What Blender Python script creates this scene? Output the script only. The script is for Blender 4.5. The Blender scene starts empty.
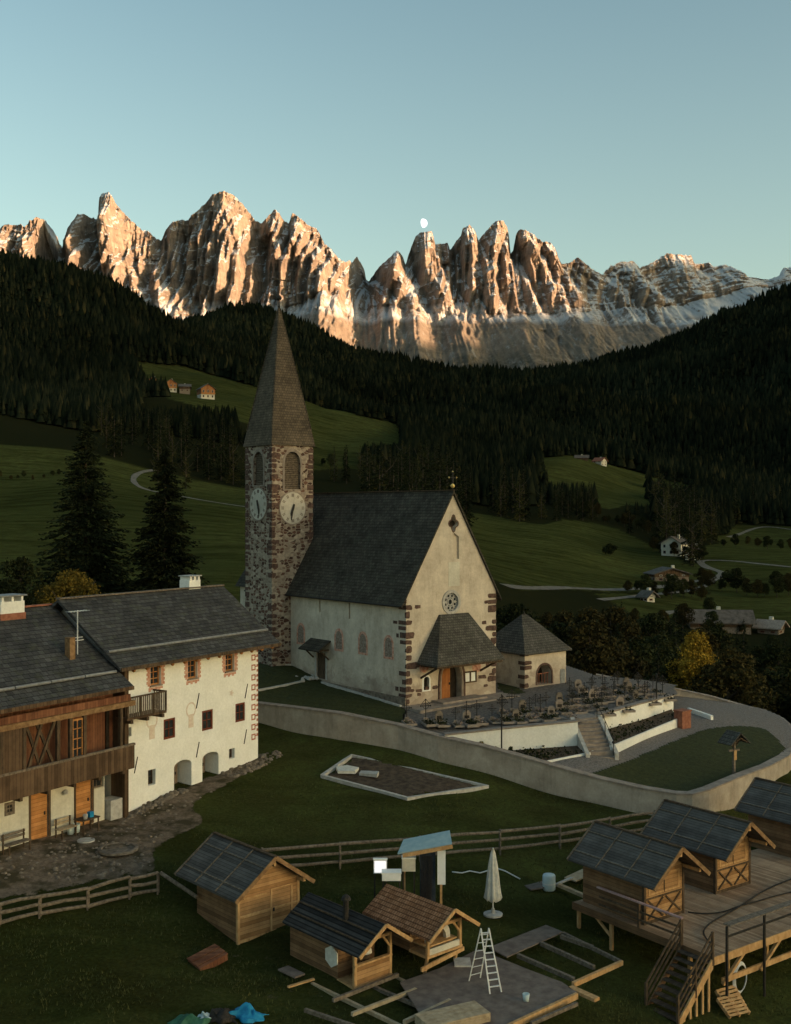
import bpy, math, random
import numpy as np
from mathutils import Vector, Matrix, noise
random.seed(7); RNG = np.random.default_rng(11)
F = 1117.0; CX = 395.5; CY = 512.0; CAMZ = 12.7
scn = bpy.context.scene
COL = scn.collection

# ---------------------------------------------------------------- helpers
def P(px, py, Y):
    return Vector(((px-CX)/F*Y, Y, CAMZ-(py-CY)/F*Y))
def PZ(px, py, z):
    Y = (CAMZ-z)*F/(py-CY)
    return Vector(((px-CX)/F*Y, Y, z))
def tag(o, label=None, cat=None, group=None, kind=None):
    if label: o['label'] = label
    if cat: o['category'] = cat
    if group: o['group'] = group
    if kind: o['kind'] = kind
    return o
def empty(name, loc, rz=0.0, **k):
    o = bpy.data.objects.new(name, None); COL.objects.link(o)
    o.empty_display_size = 0.3
    o.location = loc; o.rotation_euler = (0, 0, rz)
    return tag(o, **k)
def mesh_np(name, V, Fc, mat, parent=None, smooth=False, attrs=None):
    me = bpy.data.meshes.new(name)
    V = np.asarray(V, dtype=np.float32); Fc = np.asarray(Fc, dtype=np.int32)
    n = Fc.shape[1]
    me.vertices.add(len(V)); me.vertices.foreach_set('co', V.ravel())
    me.loops.add(Fc.size); me.loops.foreach_set('vertex_index', Fc.ravel())
    me.polygons.add(len(Fc))
    me.polygons.foreach_set('loop_start', np.arange(0, Fc.size, n, dtype=np.int32))
    if smooth: me.polygons.foreach_set('use_smooth', np.ones(len(Fc), dtype=bool))
    me.update(calc_edges=True)
    if attrs:
        for an, arr in attrs.items():
            at = me.attributes.new(an, 'FLOAT', 'POINT'); at.data.foreach_set('value', np.asarray(arr, dtype=np.float32))
    me.materials.append(mat)
    o = bpy.data.objects.new(name, me); COL.objects.link(o)
    if parent is not None: o.parent = parent
    return o
def grid_faces(nr, nc):
    i = np.arange(nr-1)[:, None]*nc + np.arange(nc-1)[None, :]
    return np.stack([i, i+1, i+nc+1, i+nc], -1).reshape(-1, 4)

class MB:
    def __init__(s): s.v = []; s.f = []
    def add(s, vs, fs):
        b = len(s.v); s.v += [tuple(v) for v in vs]; s.f += [tuple(b+i for i in f) for f in fs]; return s
    def box(s, c, d, rz=0.0, rx=0.0, ry=0.0):
        hx, hy, hz = d[0]/2, d[1]/2, d[2]/2
        m = Matrix.Translation(c) @ Matrix.Rotation(rz, 4, 'Z') @ Matrix.Rotation(ry, 4, 'Y') @ Matrix.Rotation(rx, 4, 'X')
        vs = [m @ Vector((x*hx, y*hy, z*hz)) for x in (-1, 1) for y in (-1, 1) for z in (-1, 1)]
        return s.add(vs, [(0,1,3,2),(4,6,7,5),(0,4,5,1),(2,3,7,6),(0,2,6,4),(1,5,7,3)])
    def b2(s, x0, x1, y0, y1, z0, z1):
        return s.box(((x0+x1)/2, (y0+y1)/2, (z0+z1)/2), (abs(x1-x0), abs(y1-y0), abs(z1-z0)))
    def beam(s, p0, p1, w, h, up=(0, 0, 1)):
        p0 = Vector(p0); p1 = Vector(p1); d = p1-p0
        if d.length < 1e-6: return s
        d.normalize(); side = d.cross(Vector(up))
        if side.length < 1e-4: side = d.cross(Vector((1, 0, 0)))
        side.normalize(); u = side.cross(d)
        vs = [p + side*a*w/2 + u*b*h/2 for p in (p0, p1) for a, b in ((-1,-1),(1,-1),(1,1),(-1,1))]
        return s.add(vs, [(3,2,1,0),(4,5,6,7),(0,1,5,4),(1,2,6,5),(2,3,7,6),(3,0,4,7)])
    def tube(s, pts, r, n=8, cap=True):
        pts = [Vector(p) for p in pts]
        rs = r if isinstance(r, (list, tuple)) else [r]*len(pts)
        rings = []
        for i, p in enumerate(pts):
            a = pts[max(0, i-1)]; b = pts[min(len(pts)-1, i+1)]
            d = (b-a).normalized()
            x = d.cross(Vector((0, 0, 1)))
            if x.length < 1e-3: x = Vector((1, 0, 0))
            x.normalize(); y = d.cross(x)
            rings.append([p + (x*math.cos(t)+y*math.sin(t))*rs[i] for t in [2*math.pi*k/n for k in range(n)]])
        vs = [v for rg in rings for v in rg]; fs = []
        for i in range(len(pts)-1):
            for k in range(n):
                a = i*n+k; b = i*n+(k+1) % n
                fs.append((a, a+n, b+n, b))
        if cap: fs.append(tuple(range(n))); fs.append(tuple(reversed(range((len(pts)-1)*n, len(pts)*n))))
        return s.add(vs, fs)
    def lathe(s, prof, c=(0, 0, 0), n=16):
        vs = []; fs = []
        for r, z in prof:
            for k in range(n):
                t = 2*math.pi*k/n; vs.append((c[0]+r*math.cos(t), c[1]+r*math.sin(t), c[2]+z))
        for i in range(len(prof)-1):
            for k in range(n):
                a = i*n+k; b = i*n+(k+1) % n; fs.append((a, b, b+n, a+n))
        fs.append(tuple(reversed(range(n)))); fs.append(tuple(range((len(prof)-1)*n, len(prof)*n)))
        return s.add(vs, fs)
    def prism(s, poly, z0, z1):
        """poly: list of (x,y) ccw; z0/z1 number or per-vertex list"""
        n = len(poly)
        a = z0 if isinstance(z0, (list, tuple)) else [z0]*n
        b = z1 if isinstance(z1, (list, tuple)) else [z1]*n
        vs = [(p[0], p[1], a[i]) for i, p in enumerate(poly)] + [(p[0], p[1], b[i]) for i, p in enumerate(poly)]
        fs = [tuple(reversed(range(n))), tuple(range(n, 2*n))] + [(i, (i+1) % n, n+(i+1) % n, n+i) for i in range(n)]
        return s.add(vs, fs)
    def slab(s, quad, th):
        """quad (3-D, any planar poly) thickened along its normal downwards"""
        q = [Vector(p) for p in quad]
        nrm = (q[1]-q[0]).cross(q[2]-q[0]).normalized()
        if nrm.z < 0: q.reverse(); nrm = -nrm
        n = len(q); vs = q + [p - nrm*th for p in q]
        return s.add(vs, [tuple(range(n)), tuple(reversed(range(n, 2*n)))] + [((i+1) % n, i, n+i, n+(i+1) % n) for i in range(n)])
    def xzpoly(s, poly, y0, y1):
        """polygon in the x-z plane extruded along y (y0<y1)"""
        n = len(poly)
        vs = [(p[0], y0, p[1]) for p in poly] + [(p[0], y1, p[1]) for p in poly]
        return s.add(vs, [tuple(range(n)), tuple(reversed(range(n, 2*n)))] + [((i+1) % n, i, n+i, n+(i+1) % n) for i in range(n)])
    def build(s, name, mat, parent=None, smooth=False, loc=None, rz=None, **k):
        me = bpy.data.meshes.new(name); me.from_pydata(s.v, [], s.f); me.materials.append(mat)
        if smooth: me.polygons.foreach_set('use_smooth', [True]*len(me.polygons))
        o = bpy.data.objects.new(name, me); COL.objects.link(o)
        if parent is not None: o.parent = parent
        if loc is not None: o.location = loc
        if rz is not None: o.rotation_euler = (0, 0, rz)
        return tag(o, **k)
def children(o): return [c for c in bpy.data.objects if c.parent == o]
def copy_tree(o, parent=None, kids=None):
    c = o.copy(); COL.objects.link(c)
    if parent is not None: c.parent = parent
    for ch in (kids[o.name] if kids else children(o)):
        copy_tree(ch, c, kids)
    return c
def kid_map(o):
    m = {}
    def rec(x):
        m[x.name] = children(x)
        for y in m[x.name]: rec(y)
    rec(o); return m

# ---------------------------------------------------------------- materials
class NT:
    def __init__(s, name):
        s.m = bpy.data.materials.new(name); s.m.use_nodes = True
        s.t = s.m.node_tree; s.n = s.t.nodes; s.n.clear()
        s.out = s.n.new('ShaderNodeOutputMaterial'); s.b = s.n.new('ShaderNodeBsdfPrincipled')
        s.t.links.new(s.b.outputs[0], s.out.inputs[0])
        s.b.inputs['Specular IOR Level'].default_value = 0.12
        s.tc = s.n.new('ShaderNodeTexCoord')
    def L(s, a, b): s.t.links.new(a, b)
    def set(s, node, **kw):
        for k, v in kw.items():
            if hasattr(v, 'is_output') or isinstance(v, bpy.types.NodeSocket): s.L(v, node.inputs[k])
            else: node.inputs[k].default_value = v
    def coord(s, kind='Object', scale=(1, 1, 1), rot=(0, 0, 0)):
        mp = s.n.new('ShaderNodeMapping'); s.L(s.tc.outputs[kind], mp.inputs[0])
        mp.inputs['Scale'].default_value = scale; mp.inputs['Rotation'].default_value = rot
        return mp.outputs[0]
    def noise(s, vec, scale, detail=4, rough=0.6, dist=0.0, out=0):
        n = s.n.new('ShaderNodeTexNoise'); s.L(vec, n.inputs['Vector'])
        n.inputs['Scale'].default_value = scale; n.inputs['Detail'].default_value = detail
        n.inputs['Roughness'].default_value = rough; n.inputs['Distortion'].default_value = dist
        return n.outputs[out]
    def ramp(s, fac, stops, interp='LINEAR'):
        r = s.n.new('ShaderNodeValToRGB'); s.L(fac, r.inputs[0]); e = r.color_ramp; e.interpolation = interp
        while len(e.elements) < len(stops): e.elements.new(0.5)
        for i, (p, c) in enumerate(stops):
            e.elements[i].position = p
            e.elements[i].color = (c, c, c, 1) if isinstance(c, (int, float)) else (*c, 1)
        return r.outputs[0]
    def math(s, op, a, b=None, c=None, clamp=False):
        m = s.n.new('ShaderNodeMath'); m.operation = op; m.use_clamp = clamp
        for i, x in enumerate((a, b, c)):
            if x is None: continue
            if isinstance(x, (int, float)): m.inputs[i].default_value = x
            else: s.L(x, m.inputs[i])
        return m.outputs[0]
    def mix(s, fac, a, b, mode='MIX'):
        m = s.n.new('ShaderNodeMix'); m.data_type = 'RGBA'; m.blend_type = mode
        for sock, x in ((m.inputs[0], fac), (m.inputs[6], a), (m.inputs[7], b)):
            if isinstance(x, (int, float)): sock.default_value = x
            elif isinstance(x, (tuple, list)): sock.default_value = (*x, 1)
            else: s.L(x, sock)
        return m.outputs[2]
    def bump(s, h, strength=0.5, dist=0.02):
        b = s.n.new('ShaderNodeBump'); s.L(h, b.inputs['Height']); b.inputs['Strength'].default_value = strength
        b.inputs['Distance'].default_value = dist; s.L(b.outputs[0], s.b.inputs['Normal'])
    def col(s, c, rough=0.9):
        if isinstance(c, (tuple, list)): s.b.inputs['Base Color'].default_value = (*c, 1)
        else: s.L(c, s.b.inputs['Base Color'])
        s.b.inputs['Roughness'].default_value = rough
        return s.m
    def sep(s, vec):
        n = s.n.new('ShaderNodeSeparateXYZ'); s.L(vec, n.inputs[0]); return n.outputs
    def comb(s, x, y, z):
        n = s.n.new('ShaderNodeCombineXYZ')
        for i, a in enumerate((x, y, z)):
            if isinstance(a, (int, float)): n.inputs[i].default_value = a
            else: s.L(a, n.inputs[i])
        return n.outputs[0]
    def attr(s, name):
        n = s.n.new('ShaderNodeAttribute'); n.attribute_name = name; return n.outputs['Fac']
    def wallcoord(s):
        """(x+y, z) in object space: runs along every wall of a box-shaped building"""
        o = s.sep(s.tc.outputs['Object']); return s.comb(s.math('ADD', o[0], o[1]), o[2], 0.0)

def m_noise(name, c1, c2, scale=3, rough=0.9, bump=0.3, bdist=0.02, detail=5, stretch=(1, 1, 1), lo=0.35, hi=0.65, rnd=0.0):
    t = NT(name); v = t.coord('Object', stretch); n = t.noise(v, scale, detail)
    c = t.mix(t.ramp(n, [(lo, 0.0), (hi, 1.0)]), c1, c2)
    if rnd:
        oi = t.n.new('ShaderNodeObjectInfo')
        c = t.mix(1.0, c, t.ramp(oi.outputs['Random'], [(0, 1-rnd), (1, 1.0)]), 'MULTIPLY')
    if bump: t.bump(t.noise(v, scale*4, 4), bump, bdist)
    return t.col(c, rough)

def m_plank(name, c1, c2, pw=0.18, axis='z', rough=0.85, grain=(1, 1, 1), gap=0.06):
    """boards: pw = board width; axis = the object axis across the boards ('z', 'x' or 'w' = x+y)"""
    t = NT(name); o = t.sep(t.tc.outputs['Object'])
    a = {'z': o[2], 'x': o[0], 'y': o[1]}.get(axis)
    if axis == 'w': a = t.math('ADD', o[0], o[1])
    s_ = t.math('DIVIDE', a, pw); cell = t.math('FLOOR', s_); fr = t.math('FRACT', s_)
    w = t.n.new('ShaderNodeTexWhiteNoise'); w.noise_dimensions = '1D'; t.L(cell, w.inputs['W'])
    if axis == 'z': gs = (1.2, 1.2, 12)
    elif axis == 'x': gs = (12, 1.2, 1.2)
    elif axis == 'y': gs = (1.2, 12, 1.2)
    else: gs = (8, 8, 0.8)
    g = t.noise(t.coord('Object', gs), 2.2, 6, 0.65)
    f = t.math('ADD', t.math('MULTIPLY', w.outputs[0], 0.55), t.math('MULTIPLY', g, 0.5))
    c = t.mix(t.ramp(f, [(0.2, 0.0), (0.8, 1.0)]), c1, c2)
    edge = t.ramp(fr, [(0.0, 0.0), (gap, 1.0), (1-gap, 1.0), (1.0, 0.0)])
    c = t.mix(edge, tuple(x*0.35 for x in c1), c)
    blot = t.noise(t.coord('Object'), 1.3, 5, 0.7)
    c = t.mix(1.0, c, t.ramp(blot, [(0.3, 0.6), (0.7, 1.1)]), 'MULTIPLY')
    t.bump(t.math('ADD', edge, t.math('MULTIPLY', g, 0.3)), 0.6, 0.015)
    return t.col(c, rough)

def m_shingle(name, c1, c2, w=0.28, h=0.22, rough=0.8, moss=None, spec=0.3):
    """wood or stone shingles: rows by object z, staggered along x/y (u = x for slopes facing y, and y for slopes facing x)"""
    t = NT(name); tc = t.tc
    no = t.sep(t.n.new('ShaderNodeTexCoord').outputs['Normal'])
    nx = t.math('ABSOLUTE', no[0]); ny = t.math('ABSOLUTE', no[1])
    sw = t.math('GREATER_THAN', nx, ny)
    o = t.sep(tc.outputs['Object'])
    u = t.math('ADD', t.math('MULTIPLY', o[1], sw), t.math('MULTIPLY', o[0], t.math('SUBTRACT', 1.0, sw)))
    b = t.n.new('ShaderNodeTexBrick'); t.L(t.comb(u, o[2], 0.0), b.inputs['Vector'])
    b.inputs['Scale'].default_value = 1.0; b.inputs['Brick Width'].default_value = w; b.inputs['Row Height'].default_value = h
    b.inputs['Mortar Size'].default_value = 0.012; b.inputs['Mortar Smooth'].default_value = 0.3; b.inputs['Bias'].default_value = 0.0
    b.inputs['Color1'].default_value = (*c1, 1); b.inputs['Color2'].default_value = (*c2, 1)
    b.inputs['Mortar'].default_value = (*[x*0.4 for x in c1], 1)
    n = t.noise(t.coord('Object'), 0.7, 7, 0.7)
    c = t.mix(1.0, b.outputs['Color'], t.ramp(n, [(0.3, 0.55), (0.7, 1.25)]), 'MULTIPLY')
    n2 = t.noise(t.coord('Object'), 9.0, 4, 0.7)
    c = t.mix(1.0, c, t.ramp(n2, [(0.3, 0.7), (0.7, 1.2)]), 'MULTIPLY')
    if moss:
        c = t.mix(t.ramp(t.noise(t.coord('Object'), 1.6, 6, 0.75), [(0.52, 0.0), (0.72, 0.7)]), c, moss)
    # saw-tooth so each course overlaps the one below
    saw = t.math('FRACT', t.math('DIVIDE', o[2], h))
    t.bump(t.math('ADD', t.math('MULTIPLY', saw, -0.8), t.math('MULTIPLY', b.outputs['Fac'], -0.6)), 0.8, 0.03)
    t.b.inputs['Specular IOR Level'].default_value = spec*.25
    return t.col(c, rough)
# ---------------------------------------------------------------- terrain
def tps_fit(pts, lam=1e-3):
    pts = np.asarray(pts, float); XY = pts[:, :2]; z = pts[:, 2]; n = len(XY)
    d = np.linalg.norm(XY[:, None]-XY[None], axis=2); K = np.where(d > 0, d*d*np.log(d+1e-12), 0)+lam*np.eye(n)*100
    Pm = np.hstack([np.ones((n, 1)), XY]); A = np.zeros((n+3, n+3)); A[:n, :n] = K; A[:n, n:] = Pm; A[n:, :n] = Pm.T
    w = np.linalg.solve(A, np.concatenate([z, np.zeros(3)]))
    def f(X, Y):
        X = np.asarray(X, float); Y = np.asarray(Y, float); sh = X.shape; q = np.stack([X.ravel(), Y.ravel()], 1)
        d = np.linalg.norm(q[:, None]-XY[None], axis=2); K = np.where(d > 0, d*d*np.log(d+1e-12), 0)
        return (K@w[:n] + w[n] + q@w[n+1:]).reshape(sh)
    return f
STA = np.array([60, 80, 110, 140, 180, 240, 320, 420, 560, 750, 1000, 1350, 1800, 2400, 3200, 4200, 5400], float)
CPX = np.array([-260, -100, 0, 80, 160, 240, 320, 400, 480, 560, 640, 720, 800, 900, 1060], float)
TAB = {  # image row at which the ground lies, per distance; columns as CPX
 60:  [730]*15, 80: [690]*15,
 110: [645, 650, 651, 651, 651, 648, 641, 641, 671, 712, 732, 742, 735, 730, 720],
 140: [610, 620, 621, 621, 621, 621, 637, 661, 701, 733, 749, 757, 757, 750, 740],
 180: [575, 585, 585, 585, 597, 603, 622, 653, 678, 709, 727, 740, 740, 735, 730],
 240: [545, 552, 555, 560, 565, 565, 575, 590, 605, 636, 655, 664, 664, 660, 655],
 320: [510, 517, 520, 520, 525, 530, 540, 550, 570, 590, 602, 612, 612, 612, 610],
 420: [470, 478, 480, 478, 490, 500, 505, 515, 535, 548, 570, 578, 580, 580, 575],
 560: [430, 436, 440, 445, 455, 465, 470, 480, 514, 527, 546, 552, 557, 555, 550],
 750: [390, 400, 405, 410, 400, 410, 440, 455, 490, 492, 505, 528, 530, 525, 510],
 1000:[335, 345, 350, 360, 373, 390, 412, 430, 460, 460, 482, 485, 485, 480, 470],
 1350:[215, 235, 262, 293, 338, 372, 405, 430, 435, 440, 440, 430, 420, 400, 380],
 1800:[250, 275, 290, 305, 335, 350, 385, 410, 412, 400, 390, 370, 340, 310, 260],
 2400:[290, 300, 310, 320, 341, 320, 342, 368, 384, 376, 360, 328, 294, 262, 220],
 3200:[320, 325, 330, 330, 340, 330, 352, 378, 389, 381, 364, 345, 330, 310, 290],
 4200:[370]*15, 5400: [395]*15}
TABM = np.array([TAB[int(s)] for s in STA], float)
LS = np.log(STA)
def _cr(p0, p1, p2, p3, t):
    return p1 + 0.5*t*(p2-p0 + t*(2*p0-5*p1+4*p2-p3 + t*(3*(p1-p2)+p3-p0)))
def far_py(px, Y):
    px = np.clip(px, CPX[0], CPX[-1]-1e-3); ly = np.clip(np.log(np.maximum(Y, 1)), LS[0], LS[-1]-1e-6)
    i = np.clip(np.searchsorted(LS, ly, 'right')-1, 0, len(LS)-2); j = np.clip(np.searchsorted(CPX, px, 'right')-1, 0, len(CPX)-2)
    ty = (ly-LS[i])/(LS[i+1]-LS[i]); tx = (px-CPX[j])/(CPX[j+1]-CPX[j])
    def row(ii):
        ii = np.clip(ii, 0, len(LS)-1); n = len(CPX)-1
        return _cr(TABM[ii, np.clip(j-1, 0, n)], TABM[ii, j], TABM[ii, j+1], TABM[ii, np.clip(j+2, 0, n)], tx)
    return _cr(row(i-1), row(i), row(i+1), row(i+2), ty)
def far_z(X, Y):
    X = np.asarray(X, float); Y = np.asarray(Y, float)
    px = CX + F*X/np.maximum(Y, 1.0)
    z = CAMZ-(far_py(px, Y)-CY)/F*Y
    # rolling relief, growing with distance
    a = np.clip((Y-130)/1200, 0, 1)
    z = z + a*(9*np.sin(X/83+1.3*np.sin(Y/140))+7*np.sin(Y/101+X/57)+4*np.sin(X/31-Y/43))*np.clip((4200-Y)/800, 0, 1)
    return z
near_pts = []
for (px, py, z) in [(258,722,-1.2),(340,737,-1.5),(440,757,-2.0),(520,780,-2.8),(600,806,-3.6),(690,815,-3.6),(765,790,-3.6),
                    (258,760,-2.3),(190,795,-2.8),(122,815,-3.15),(60,835,-3.1),(0,851,-3.1),(-120,880,-3.1),(100,850,-3.3),(160,868,-3.7),
                    (0,905,-3.9),(-120,920,-4.0),(80,895,-4.0),(400,820,-3.2),(300,800,-2.95),(340,862,-4.0),(440,868,-4.1),(560,850,-4.3),(640,828,-4.1),
                    (238,943,-5.0),(300,930,-4.9),(100,1000,-5.0),(0,1024,-5.1),(240,1024,-5.4),(400,985,-5.2),(500,1024,-5.7),(492,917,-4.9),(570,900,-5.1),
                    (620,950,-5.8),(690,1020,-6.3),(791,1000,-6.6),(791,900,-5.8),(791,830,-4.8),(900,1000,-6.9),(900,830,-5.5)]:
    p = PZ(px, py, z); near_pts.append((p.x, p.y, z))
near_pts += [(-30, 30, -5.4), (-10, 30, -6.0), (10, 30, -6.7), (30, 30, -7.4), (-26, 60, -2.2), (-28, 75, -1.0), (-18, 78, -0.6), (-12, 88, 0.6), (-6, 92, 1.2),
             (0.7, 74, -0.6), (-3, 80, -0.1), (6, 78, -1.0), (12, 74, -2.2), (20, 68, -3.4), (20, 76, -3.4), (22, 90, -4.5), (27, 66, -4.2), (32, 72, -5.0), (34, 84, -6.5), (32, 96, -8), (45, 80, -8.5),
             (14, 94, -3.2), (6, 96, -1.2), (45, 55, -7.0), (-45, 60, -2), (-45, 40, -4)]
for px in (-200, -60, 60, 180, 300, 400, 480, 560, 640, 720, 800, 900):
    for Y in (118, 135):
        X = (px-CX)/F*Y; near_pts.append((X, Y, float(far_z(X, Y))))
_near = tps_fit(near_pts, 2e-4)
def ground(X, Y):
    X = np.asarray(X, float); Y = np.asarray(Y, float)
    b = np.clip((Y-98)/26, 0, 1); b = b*b*(3-2*b)
    zn = _near(np.clip(X, -60, 60), np.clip(Y, 24, 130))
    zn = zn + 0.035*np.sin(X*1.3+Y*.7)+0.03*np.sin(X*.6-Y*1.1)
    return zn*(1-b) + far_z(X, np.maximum(Y, 60))*b
def gz(x, y): return float(ground(np.array([x]), np.array([y]))[0])
_YS = np.exp(np.linspace(np.log(32), np.log(5000), 1400))
def hit(px, py, ymin=0):
    """where the sight line of a point of the photograph meets the ground"""
    X = (px-CX)/F*_YS; zr = CAMZ-(py-CY)/F*_YS; zg = ground(X, _YS)
    ok = np.nonzero((zg >= zr) & (_YS > ymin))[0]; ok = ok[ok > 0]
    if len(ok):
        i = int(ok[0]); a = zr[i-1]-zg[i-1]; b = zg[i]-zr[i]; t = a/(a+b+1e-9) if a > 0 else 0
        Y = float(_YS[i-1]+(_YS[i]-_YS[i-1])*t)
        return Vector(((px-CX)/F*Y, Y, gz((px-CX)/F*Y, Y)))
    Y = _YS[-1]; return Vector(((px-CX)/F*Y, Y, gz((px-CX)/F*Y, Y)))
def inpoly(x, y, poly):
    r = np.zeros(np.shape(x), bool); n = len(poly)
    for i in range(n):
        x0, y0 = poly[i]; x1, y1 = poly[(i+1) % n]
        if y0 == y1: continue
        c = ((y0 > y) != (y1 > y)) & (x < (x1-x0)*(y-y0)/(y1-y0)+x0)
        r ^= c
    return r
MEADOWS = [([(-400,418),(60,420),(85,436),(100,450),(150,470),(243,476),(330,500),(330,640),(-400,640)], 100, 520),
           ([(125,358),(190,369),(240,383),(310,402),(404,427),(395,446),(330,452),(300,440),(240,422),(200,408),(150,392)], 560, 1400),
           ([(310,448),(362,452),(362,470),(310,470)], 400, 900),
           ([(538,455),(575,457),(610,464),(658,478),(650,506),(600,506),(560,492),(538,480)], 600, 1400),
           ([(465,512),(540,524),(560,518),(620,530),(660,550),(705,574),(660,590),(610,594),(520,590),(470,570)], 230, 700),
           ([(700,548),(735,528),(760,520),(900,515),(950,640),(760,615),(720,600),(690,582)], 230, 760),
           ([(652,478),(690,486),(700,500),(660,500)], 600, 1300),
           ([(600,596),(690,590),(740,600),(900,600),(900,625),(640,618)], 200, 400)]
def meadow_mask(X, Y):
    px = CX+F*X/Y; z = ground(X, Y); py = CY-(z-CAMZ)/Y*F
    m = np.zeros(np.shape(X), bool)
    wob = 5*np.sin(X/17+Y/29)+3*np.sin(X/7-Y/13)
    for poly, a, b in MEADOWS: m |= inpoly(px+wob*.8, py+wob*.35, poly) & (Y > a) & (Y < b)
    return m | (Y < 108)
# one sheet to the foot of the mountains, finer near the camera
def build_land():
    nu = 560; Yr = np.concatenate([np.linspace(22, 130, 230), np.exp(np.linspace(np.log(131), np.log(5600), 400))])
    U = np.linspace(-0.78, 0.78, nu)
    UU, YY = np.meshgrid(U, Yr); XX = UU*YY; Z = ground(XX, YY)
    m = meadow_mask(XX, YY).astype(float)
    # courtyard of bare earth in front of the farmhouse
    px = CX+F*XX/YY; py = CY-(Z-CAMZ)/YY*F
    yard = inpoly(px, py, [(-300,840),(0,846),(122,812),(180,790),(262,752),(272,760),(215,790),(188,805),(205,822),(150,850),(160,872),(80,884),(0,900),(-300,930)]).astype(float)*(YY < 75)
    worn = inpoly(px, py, [(268, 940), (330, 965), (400, 965), (470, 935), (540, 912), (640, 955), (600, 1010), (520, 1040), (290, 1040), (200, 1000), (180, 950)]) | inpoly(px, py, [(370, 868), (470, 866), (510, 905), (480, 930), (380, 900)])
    yard = np.maximum(yard, worn*.34*(YY < 60))
    k = yard.copy()
    for _ in range(5):
        k[1:-1, 1:-1] = (k[1:-1, 1:-1]*2+k[:-2, 1:-1]+k[2:, 1:-1]+k[1:-1, :-2]+k[1:-1, 2:])/6
    V = np.stack([XX, YY, Z], -1).reshape(-1, 3)
    o = mesh_np('terrain', V, grid_faces(len(Yr), nu), M_land(), smooth=True, attrs={'meadow': m.ravel(), 'yard': k.ravel()})
    tag(o, kind='structure')
def M_land():
    t = NT('land'); v = t.coord('Object'); me = t.attr('meadow'); ya = t.attr('yard')
    pos = t.sep(v)
    n1 = t.noise(v, 0.013, 6, 0.6); n2 = t.noise(v, 0.35, 6, 0.7); n3 = t.noise(v, 6.0, 6, 0.8)
    g = t.mix(t.ramp(n1, [(0.35, 0.0), (0.65, 1.0)]), (0.034, 0.041, 0.012), (0.072, 0.080, 0.023))
    g = t.mix(t.ramp(n2, [(0.35, 0.0), (0.7, 1.0)]), g, (0.036, 0.035, 0.012))
    mow = t.noise(t.coord('Object', (.05, .22, .1), (0, 0, .5)), 1.0, 4, 0.6); g = t.mix(1.0, g, t.ramp(mow, [(.4, .72), (.55, 1.15)]), 'MULTIPLY')
    g = t.mix(1.0, g, t.ramp(n3, [(0.25, 0.45), (0.5, 1.0), (0.8, 1.7)]), 'MULTIPLY')
    fl = t.mix(n2, (0.012, 0.015, 0.006), (0.022, 0.021, 0.010))
    c = t.mix(me, fl, g)
    vy = t.noise(v, 1.1, 7, 0.8)
    y = t.math('ADD', ya, t.math('MULTIPLY', t.math('SUBTRACT', vy, 0.5), 1.3))
    soil = t.mix(t.ramp(t.noise(v, 3.5, 7, 0.8), [(0.3, 0.0), (0.7, 1.0)]), (0.09, 0.066, 0.048), (0.26, 0.20, 0.15))
    soil = t.mix(t.ramp(t.noise(v, 0.9, 5, 0.6), [(0.45, 0.0), (0.6, 1.0)]), soil, (0.07, 0.058, 0.035))
    c = t.mix(t.ramp(y, [(0.48, 0.0), (0.58, 1.0)]), c, soil)
    t.bump(t.math('ADD', n3, t.noise(v, 1.5, 5, 0.7)), 0.7, 0.10)
    t.b.inputs['Specular IOR Level'].default_value = 0.0
    return t.col(c, 0.95)

# ---------------------------------------------------------------- mountains
SIL = [(-330,300),(-260,250),(-200,262),(-150,235),(-90,250),(-40,236),(0,247),(6,228.5),(13,223.5),(20,225.5),(27,224.5),(32,227.5),(35.4,221.5),(42.5,216.8),(49.5,219),(55.6,227.5),(60.7,238.6),(64.7,248.8),
(67.8,240.7),(70.8,231.6),(75.8,222.5),(81,214.4),(87,213.4),(93,217.4),(99,220.5),(100.7,216),(102,198),(105,193.8),(112.3,192),(117.3,196),(121.4,205.3),(129.4,214.4),(137.5,223.5),(145.6,230.6),(153.7,233),(160,238.7),
(164,240.7),(169.3,229.6),(174.4,223.5),(185.5,218.8),(191.6,221.5),(194.6,216.4),(202.7,208.3),(208.8,202.2),(215.8,194.2),(227,191.5),(237,195),(245,204.3),(252,213.4),(257.3,221.5),(263.4,223.5),(269.4,217.4),(276.5,209.3),
(281.6,213.4),(286.6,221.5),(290.7,223.5),(294,212.4),(300,216),(308.3,224),(317.4,229),(326.5,243.4),(340.7,258.5),(343.7,260.6),(347.8,262),(350.8,260),(353.8,263.6),(357.9,257),(363,264.6),(366,270.7),(367.5,279.8),(370,281),
(374,275.7),(379,267.6),(389,258.5),(397.3,250),(402.4,256.5),(405.4,263.6),(410.5,248.4),(415.5,236.3),(421.6,231.8),(431.7,231.8),(434.7,244.4),(442.8,244),(446.9,241.9),(449.6,251),(454,243),(459.8,236),(462,227.8),(469,225.5),
(474.6,232.8),(477.4,240.7),(481.4,236),(488.3,228.2),(495,220.7),(502,220.2),(506.5,227),(508.3,237.3),(510,254),(512.2,251),(515,232.8),(517.9,228.7),(525.8,230.5),(531.5,234),(538.3,241.4),(547.4,242.3),(550.9,246.4),
(557.7,264.6),(565.7,262.8),(573.6,257.8),(581.6,264.6),(590,270.7),(596,274.5),(605,265.6),(618,261),(629,261.8),(633,268),(639.5,265.6),(649.7,260.5),(661,253.6),(676.4,254.9),(684,255.4),(686.6,264.3),(698,263),(701.8,266.8),
(710.7,264.3),(720.9,268),(732.3,277),(748.8,279.6),(759,275.7),(766.6,268),(791,265.6),(840,255),(900,262),(980,250),(1060,280),(1140,300)]
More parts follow.
